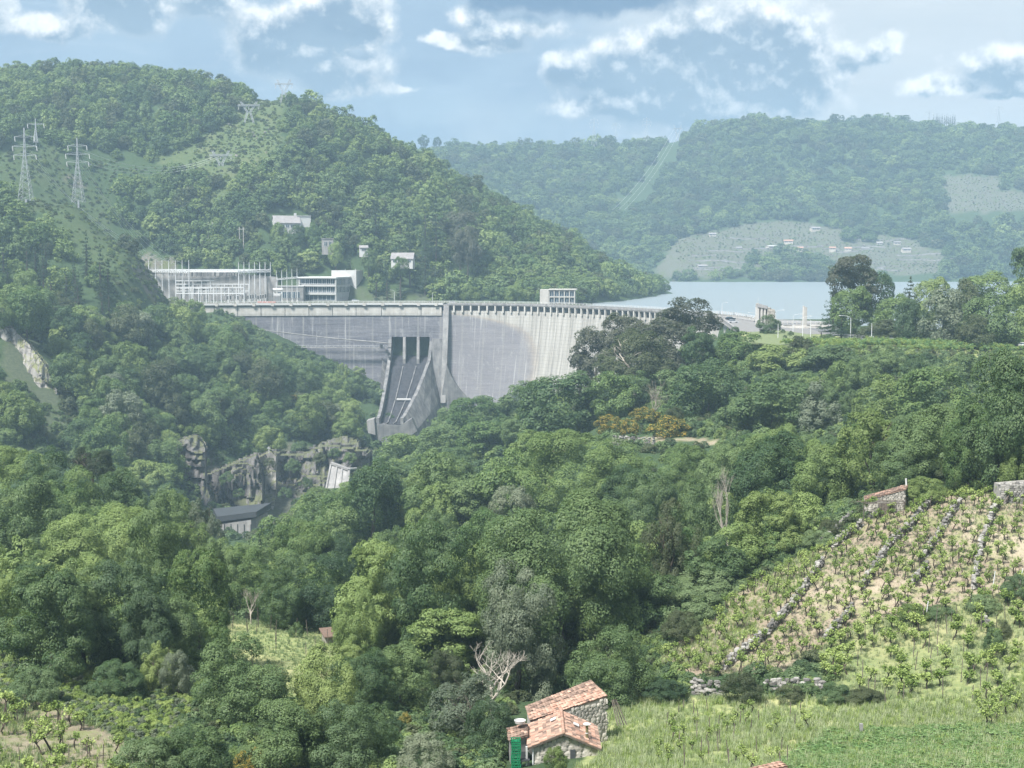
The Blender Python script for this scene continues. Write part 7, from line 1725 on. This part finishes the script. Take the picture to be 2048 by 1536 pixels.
# ------------------------------------------------------------------ the tiled stone huts in the foreground
TILEM = []
for i in range(4):
    mb = MB(); r = random.Random(i); n = 5; V = []
    for y in (0, 1):
        for k in range(n + 1):
            t = math.pi * k / n; V.append((.5 - .5 * math.cos(t), y, .22 * math.sin(t) * (1 if y == 0 else .85) + .0))
    F = [(k, k + 1, n + 2 + k, n + 1 + k) for k in range(n)]
    V2 = [(x, y, z - .07) for x, y, z in V]; o = len(V)
    F2 = [tuple(o + q for q in f[::-1]) for f in F]; side = [(k, o + k, o + k + 1, k + 1) for k in range(n)] + [(n + 1 + k + 1, o + n + 1 + k + 1, o + n + 1 + k, n + 1 + k) for k in range(n)]
    mb.add(V + V2, F + F2 + side + [(0, n + 1, o + n + 1, o), (n, o + n, o + 2 * n + 1, 2 * n + 1)]); TILEM.append(mb.mesh('tile', None))
def tiled(parent, A, B, C, D, nc, nr, pick, jit=.02, th=.09):
    """roof plane A,B eave (left,right), C,D ridge (right,left): a board with tiles laid on it; returns the roof part"""
    A, B, C, D = (Vector(q) for q in (A, B, C, D)); nrm = (B - A).cross(D - A).normalized()
    b = MB(); b.hexa([A - nrm * th, B - nrm * th, C - nrm * th, D - nrm * th], [A, B, C, D]); rf = b.build('roof', OLDTILE, parent)
    for i in range(nc):
        for j in range(nr):
            r = _srng; u0, u1 = i / nc, (i + 1) / nc; v0, v1 = j / nr, (j + 1.12) / nr
            P = lambda u, v: (A.lerp(B, u)).lerp(D.lerp(C, u), min(v, 1.0))
            o_ = P(u0, v0); ex = (P(u1, v0) - o_); ey = (P(u0, v1) - o_); w, l = ex.length, ey.length
            ez = ex.cross(ey).normalized(); M = Matrix((ex / w, ey / l, ez)).transposed().to_4x4()
            t = bpy.data.objects.new('tile', r.choice(TILEM)); ROOT.objects.link(t); t.parent = rf
            M.translation = o_ + ez * (.015 + .02 * (j % 2) + r.uniform(0, jit)) + ey * r.uniform(-.06, .06)
            t.matrix_local = M @ Matrix.Rotation(r.uniform(-.02, .02), 4, 'Z') @ Matrix.Rotation(-.05, 4, 'X') @ Matrix.Diagonal((w * 1.02, l, w * .8, 1))
            setmat(t, pick(u0, v0, r))
    return rf
def stone_face(parent, O, ax, up, poly, sx=.42, sy=.26, mat=HUTSTONE, skip=.04, wall=None):
    """irregular stones set proud of a wall plane; poly = outline in (along, up) metres"""
    O, up = Vector(O), Vector(up).normalized(); ax = Vector(ax); ax = (ax - up * ax.dot(up)).normalized(); nrm = ax.cross(up).normalized()
    x0, x1 = min(p[0] for p in poly), max(p[0] for p in poly); y0, y1 = min(p[1] for p in poly), max(p[1] for p in poly); y = y0; row = 0
    M = Matrix((ax, -nrm, up)).transposed().to_euler()
    while y < y1:
        h = sy * _srng.uniform(.8, 1.3); x = x0 - _srng.uniform(0, sx)
        while x < x1:
            w = sx * _srng.uniform(.6, 1.5)
            cx, cy = x + w / 2, y + h / 2
            if inpoly(np.array([cx]), np.array([cy]), poly)[0] and _srng.random() > skip:
                q = O + ax * cx + up * cy + nrm * .0
                put_stone(wall or parent, q, (w * 1.02, .16 + _srng.uniform(0, .07), h * 1.0), (M.x, M.y + _srng.uniform(-.06, .06), M.z), mat)
            x += w
        y += h; row += 1
MORTAR = plain('lime_mortar', (.36, .34, .30), .95, var=.2, scale=2)
HX, HY, HB = at(1127, 1463, 120).x, 120.0, 57.8
hut = empty('stone_hut', (HX, HY, HB), 0, 'small stone hut with orange tiled gable roof and metal chimney', 'hut')
px2 = lambda px: (px - 1127) * .04
zl = lambda py: at(1127, py, 120).z - HB
EL, ER, PK = zl(1490), zl(1492), zl(1463)
gl, gr = px2(1067), px2(1199)
mb = MB(); mb.prism([(gl, 0, 0), (gr, 0, 0), (gr, 0, ER), (0, 0, PK - .12), (gl, 0, EL)], (0, 5.4, 0)); hw = mb.build('wall', MORTAR, hut)
stone_face(hut, (0, -.03, 0), (1, 0, 0), (0, 0, 1), [(gl, 0), (gr, 0), (gr, ER - .12), (0, PK - .3), (gl, EL - .12)], .5, .33, wall=hw)
stone_face(hut, (gr + .03, 0, 0), (0, 1, 0), (0, 0, 1), [(0, 0), (5.4, 0), (5.4, ER - .15), (0, ER - .15)], .5, .33, wall=hw)
kind = lambda u, v, r: OLDTILE if (r.random() < .3 or (.1 < u < .9 and .15 < v < .8 and r.random() < .35)) else TILE
ov = .38
L0, L1 = (px2(1053), -ov, EL - .12), (px2(1053), 5.6, EL - .12); R0, R1 = (px2(1204), -ov, ER - .12), (px2(1204), 5.6, ER - .12); T0, T1 = (0, -ov, PK), (0, 5.6, PK)
tiled(hut, L1, L0, T0, T1, 16, 9, kind); tiled(hut, R0, R1, T1, T0, 16, 9, kind)
rc = MB(); rc.tube([(0, -ov - .04, PK + .05), (0, 5.65, PK + .05)], .1, 8); rp = rc.build('ridge', TILE, hut)
for k in range(15): m_ = MB(); m_.tube([(0, -.3 + .4 * k, PK + .07), (0, .08 + .4 * k, PK + .09)], [.15, .125], 8); m_.build('ridge_tile', TILE, rp)
for s, x, y in ((-1, px2(1108), 3.6), (1, px2(1156), 2.8)):
    t = abs(x) / abs(px2(1053) if s < 0 else px2(1204)); z = PK + ((EL if s < 0 else ER) - .12 - PK) * t + .22
    MB().beam((x - .22 * 1, y, z + .10 * s), (x + .22, y, z - .10 * s * 1), .5, .06).build('skylight', WHITE, hut)
cx, cy = px2(1176), .75
t = abs(cx) / abs(px2(1204)); cz = PK + (ER - .12 - PK) * t
mb = MB(); mb.tube([(cx, cy, cz - .2), (cx, cy, cz + 1.15)], .12, 12); cp = mb.build('chimney_pipe', plain('tarnished_metal', (.20, .18, .10), .5, .5), hut)
mb = MB(); mb.tube([(cx, cy, cz + .45), (cx, cy, cz + .52)], .135, 12); mb.build('pipe_band', STEEL, cp)
mb = MB(); mb.lathe([(.1, 0), (.32, .03), (.32, .09), (.05, .2)], (cx, cy, cz + 1.18), 14); mb.build('chimney_cap', WHITE, cp)
MB().box((px2(1146), -.06, zl(1510)), (.42, .2, .95)).build('window', DARKMETAL, hut)
mb = MB(); mb.tube([(gl - .1, -.12, 0), (gl - .1, -.12, EL - .1)], .06, 8); mb.build('downpipe', STEEL, hut)
for x0, x1, z0, z1 in ((L0[0], 0, L0[2] - .06, PK - .08), (0, R0[0], PK - .08, R0[2] - .06)): MB().beam((x0, -ov + .02, z0 - .05), (x1, -ov + .02, z1 - .05), .05, .14).build('barge_board', BARK, hut)
# rear building
O = at(1060, 1442, 126); rb = empty('stone_barn', (O.x, O.y, O.z), 0, 'longer stone barn behind the hut with half weathered tiled roof', 'barn')
A, B, C, D = (at(*q) - O for q in ((1060, 1442, 126), (1215, 1392, 130), (1182, 1360, 132.4), (1051, 1413, 128.4)))
mb = MB(); dz = Vector((0, 0, -.12)); dn = Vector((0, 0, -4.5)); i_ = lambda p: p.lerp((A + B + C + D) / 4, .04)
Q = [i_(q) + dz for q in (A, B, C, D)]; mb.hexa([q + dn for q in Q], Q); bw = mb.build('wall', MORTAR, rb)
ax = (Q[1] - Q[0]); La = ax.length; axh = ax.normalized()
nrm = axh.cross(Vector((0, 0, 1))).normalized()
stone_face(rb, Q[0] + nrm * .03, axh, Vector((0, 0, 1)), [(La * .3, -3.2), (La, -3.2), (La, ax.z - .12), (La * .3, ax.z * .3 - .12)], .48, .3, wall=bw)
ax2 = (Q[2] - Q[1]); L2 = ax2.length; n2 = ax2.normalized().cross(Vector((0, 0, 1))).normalized()
stone_face(rb, Q[1] + n2 * .03, ax2, Vector((0, 0, 1)), [(0, -3.2), (L2, -3.2), (L2, ax2.z - .12), (0, -.12)], .48, .3, wall=bw)
tiled(rb, A, B, C, D, 26, 9, lambda u, v, r: (OLDTILE if (v > .42 or r.random() < .08) and not (v > .42 and r.random() < .15) else TILE), .05)
for k in range(4):
    mb = MB(); p = B + Vector((.5 + .12 * k, .1 * k, -2.6)); mb.tube([p + Vector((.4 + .15 * k, -.3, 0)), p + Vector((-.1, .1, 2.2))], .05, 5); tag(mb.build('wooden_pole', STAKE, None, loc=O), 'wooden pole leaning against the right end of the barn', 'pole', 'poles leaning on the barn')
# lean-to on the left
O2 = at(1018, 1481, 121.4); lt = empty('lean_to', O2, 0, 'low tiled lean-to on the left of the stone hut', 'shed')
A, B, C, D = (at(*q) - O2 for q in ((1018, 1482, 121), (1056, 1470, 121.6), (1056, 1447, 124.6), (1013, 1457, 124.2)))
tiled(lt, A, B, C, D, 6, 6, lambda u, v, r: OLDTILE if r.random() < .8 else TILE)
Q = [q + Vector((0, 0, -.12)) for q in (A.lerp(B, .07), B, C, D.lerp(C, .07))]; mb = MB(); mb.hexa([q + Vector((0, .25, -3.2)) for q in Q], [q + Vector((0, .25, 0)) for q in Q]); mb.build('wall', GREY, lt)
MB().box(tuple(Q[0].lerp(Q[1], .75) + Vector((0, .2, -2.1))), (.7, .06, 1.7)).build('door', DARKMETAL, lt)
# crates
CR = plain('green_plastic', (.012, .17, .075), .45, var=.12)
def crate_mesh():
    mb = MB(); w, d, h, t = .74, .5, .27, .03
    mb.box((0, 0, t / 2), (w, d, t))
    for y in (-1, 1):
        mb.box((0, y * (d / 2), .05), (w, t, .09)); mb.box((0, y * (d / 2), h - .05), (w + .05, t * 1.6, .07))
        for x in (-.31, -.16, .16, .31): mb.box((x, y * (d / 2), h / 2), (.08, t * .9, h - .08))
    for x in (-1, 1): mb.box((x * w / 2, 0, h / 2), (t, d, h)); mb.box((x * w / 2, 0, h - .05), (t * 1.6, d + .04, .071))
    
    return mb.mesh('crate', CR)
CM = crate_mesh(); cb = at(1032, 1540, 119.3)
names = ['lowest', 'second', 'third', 'fourth', 'fifth', 'sixth', 'seventh', 'eighth', 'topmost']
for k in range(9):
    o = link('plastic_crate', CM, None, (cb.x + _srng.uniform(-.03, .03), 119.3 + _srng.uniform(-.02, .02), cb.z + .30 * k), (0, 0, _srng.uniform(-.05, .05))); tag(o, 'green plastic crate beside the lean-to, %s of the stack' % names[k] if k in (0, 8) else 'green plastic crate beside the lean-to, %s from the bottom of the stack' % names[k], 'crate', 'green crates stacked beside the lean-to')
    mb = MB(); mb.box((0, -.262, .2), (.3, .01, .035)); mb.build('handle', WHITE if k in (4, 6, 7) else CR, o)
p = at(1040, 1447, 123.6); d_ = empty('white_basin', p, .3, 'white basin lying behind the lean-to roof', 'basin'); MB().lathe([(.1, 0), (.42, .05), (.5, .3), (.46, .31), (.38, .1), (.02, .08)], (0, 0, 0), 16).build('bowl', WHITE, d_)
p = at(1053, 1512, 119.6); mb = MB(); mb.box((0, 0, 0), (.16, .14, 1.6)); tag(mb.build('white_post', WHITE, None, loc=p), 'white post between the crates and the hut', 'post')
p = at(1050, 1524, 119.4); wt = empty('small_table', p, .1, 'dark small table beside the green crates', 'table'); MB().box((0, 0, .2), (.75, .5, .06)).build('top', DARKMETAL, wt)
for a, b in ((-.3, -.2), (.3, -.2), (.3, .2), (-.3, .2)): MB().box((a, b, -.4), (.05, .05, 1.15)).build('leg', DARKMETAL, wt)
# tiled roof corner at the bottom edge
O3 = at(1530, 1545, 98); br = empty('tiled_shelter', O3, 0, 'corner of a pinkish tiled roof at the bottom edge', 'shed')
A, B, C, D = (at(*q) - O3 for q in ((1500, 1546, 96), (1575, 1533, 97.5), (1562, 1522, 99.5), (1490, 1540, 98.6)))
tiled(br, A, B, C, D, 8, 4, lambda u, v, r: TILE); mb = MB(); mb.hexa([q + Vector((0, 0, -3)) for q in (A, B, C, D)], [q + Vector((0, 0, -.12)) for q in (A, B, C, D)]); mb.build('wall', MORTAR, br)
# shed at the top of the vineyard
O4 = at(1772, 1030, 192.5); sh = empty('vineyard_shed', O4, 0, 'stone shed with sloping tiled roof and dark door above the vineyard', 'shed')
S = lambda px, py, Y: at(px, py, Y) - O4
A, B = S(1730, 1000, 192.6), S(1812, 978, 192.6); C, D = S(1818, 968, 196), S(1728, 993, 196)
tiled(sh, A, B, C, D, 16, 6, lambda u, v, r: OLDTILE if r.random() < .7 else TILE, .05)
Q = [q + Vector((0, .15, -.12)) for q in (A.lerp(B, .03), B.lerp(A, .03), C, D)]; G = [Vector((q.x, q.y, -1.2)) for q in Q]
mb = MB(); mb.hexa(G, Q); shw = mb.build('wall', MORTAR, sh)
axs = Vector((1, 0, 0)); L = Q[1].x - Q[0].x; b0 = Q[0].copy(); b0.z = 0
stone_face(sh, b0 + Vector((0, -.03, 0)), axs, Vector((0, 0, 1)), [(0, -.6), (L, -.2), (L, Q[1].z - .05), (0, Q[0].z - .05)], .4, .24, wall=shw)
dx0, dx1 = S(1757, 1010, 192.5).x, S(1786, 1010, 192.5).x
MB().box(((dx0 + dx1) / 2, Q[0].y - .12, .62), (dx1 - dx0, .12, 1.75)).build('door', DARKMETAL, sh)
for k in range(5): MB().box((dx0 + (k + .5) * (dx1 - dx0) / 5, Q[0].y - .2, .62), ((dx1 - dx0) / 5 - .04, .05, 1.72)).build('plank', STAKE, sh)
for k in range(3): MB().beam(S(1714 + 8 * k, 1003 + 2 * k, 191.0 - .5 * k), S(1812, 1000 + 3 * k, 191.2 - .5 * k), .09).build('pergola_beam', STAKE, sh)
for px in (1728, 1808): q = S(px, 1006, 190.6); MB().box((q.x, q.y, q.z - 1.1), (.1, .1, 2.3)).build('pergola_post', STAKE, sh)
mb = MB(); mb.tube([S(1813, 975, 195), S(1812, 957, 195)], .12, 8); mb.build('chimney_pipe', WHITE, sh)
vp = at(1748, 1003, 191.2); e = empty('climbing_vine', vp, 0, 'bright vine trailing over the pergola beams of the shed', 'vine'); V_ = link('foliage', FULLV[0][1], e, (0, 0, -.9), (0, 0, 0), (1.6, .8, .9)); link('foliage', FULLV[1][1], e, (-1.4, 0, -1.6), (0, 0, 1), (1.3, .8, 1.3))
# ruined dry stone hut at the right edge
R0_ = gp(2030, 1010); rs = empty('ruined_stone_hut', R0_, 0, 'ruined dry stone hut at the top right of the vineyard', 'ruin')
MB().hexa([(-1.9, 0, -.5), (3, 0, -.5), (3, 3, -.5), (-1.9, 3, -.5)], [(-1.8, .1, 2.3), (3, .1, 2.7), (3, 2.9, 2.7), (-1.8, 2.9, 2.3)]).build('wall', DRYSTONE, rs)
stone_face(rs, (0, -.02, 0), (1, 0, 0), (0, 0, 1), [(-1.9, -.3), (3, -.3), (3, 2.7), (-1.9, 2.3)], .5, .26, DRYSTONE)
for k in range(16): put_stone(rs, (-1.7 + k * .29, _srng.uniform(.1, 1.2), 2.4 + .02 * k), (.7, .6, .28), (0, 0, _srng.uniform(0, 6)), DRYSTONE)
mb = MB(); mb.tube([(-2.2, -.9, -.4), (-.6, -.15, 1.5)], .06, 5); tag(mb.build('wooden_pole', STAKE, None, loc=R0_), 'pole leaning on the ruined stone hut', 'pole')
p = gp(1995, 998); st = link('boulder', STONE[2], None, (p.x, p.y, p.z + .2), (0, 0, .4), (.9, .7, .6)); setmat(st, WHITE); tag(st, 'whitish boulder in front of the ruined stone hut', 'boulder')
g_ = gp(668, 1285); gs = empty('sheepfold', g_, .4, 'low stone shelter with stone slab roof at the right of the glade', 'shed'); MB().box((0, 0, .3), (2.6, 2.0, 1.4)).build('wall', HUTSTONE, gs); MB().hexa([(-1.6, -1.3, .95), (1.6, -1.3, .95), (1.6, 1.3, 1.5), (-1.6, 1.3, 1.5)], [(-1.6, -1.3, 1.1), (1.6, -1.3, 1.1), (1.6, 1.3, 1.65), (-1.6, 1.3, 1.65)]).build('roof', OLDTILE, gs)
# ------------------------------------------------------------------ labels that single out: where a few look-alikes share one, say which
bpy.context.view_layer.update()
_ORD = ['leftmost', 'second from left', 'third from left', 'fourth from left', 'fifth from left', 'sixth from left', 'seventh from left', 'eighth from left', 'ninth from left', 'tenth from left', 'eleventh from left', 'twelfth from left',
        'thirteenth from left', 'fourteenth from left', 'fifteenth from left', 'sixteenth from left']
_T = ['', 'twenty', 'thirty']; _U = ['', 'first', 'second', 'third', 'fourth', 'fifth', 'sixth', 'seventh', 'eighth', 'ninth']
_ORD += ['seventeenth from left', 'eighteenth from left', 'nineteenth from left', 'twentieth from left'] + ['twenty-%s from left' % u for u in _U[1:]] + ['thirtieth from left'] + ['thirty-%s from left' % u for u in _U[1:]] + ['fortieth from left']
_by = {}
for o in ROOT.objects:
    if o.parent is None and o.get('label') and o.get('kind') is None: _by.setdefault(o['label'], []).append(o)
for lab, L in _by.items():
    if 1 < len(L) <= 40:
        def mid(o):
            p = o.matrix_world.translation
            if p.length < 1e-3:
                q = o if o.type == 'MESH' else o.children[0]; v = q.data.vertices[0].co; p = q.matrix_world @ v
            return pix(p.x, p.y, p.z)[0]
        L.sort(key=mid)
        words = len(lab.split())
        for i, o in enumerate(L):
            o['label'] = lab + ', ' + (_ORD[i] if i < len(L) - 1 or i == 0 else 'rightmost')
            o['group'] = o.get('group') or lab
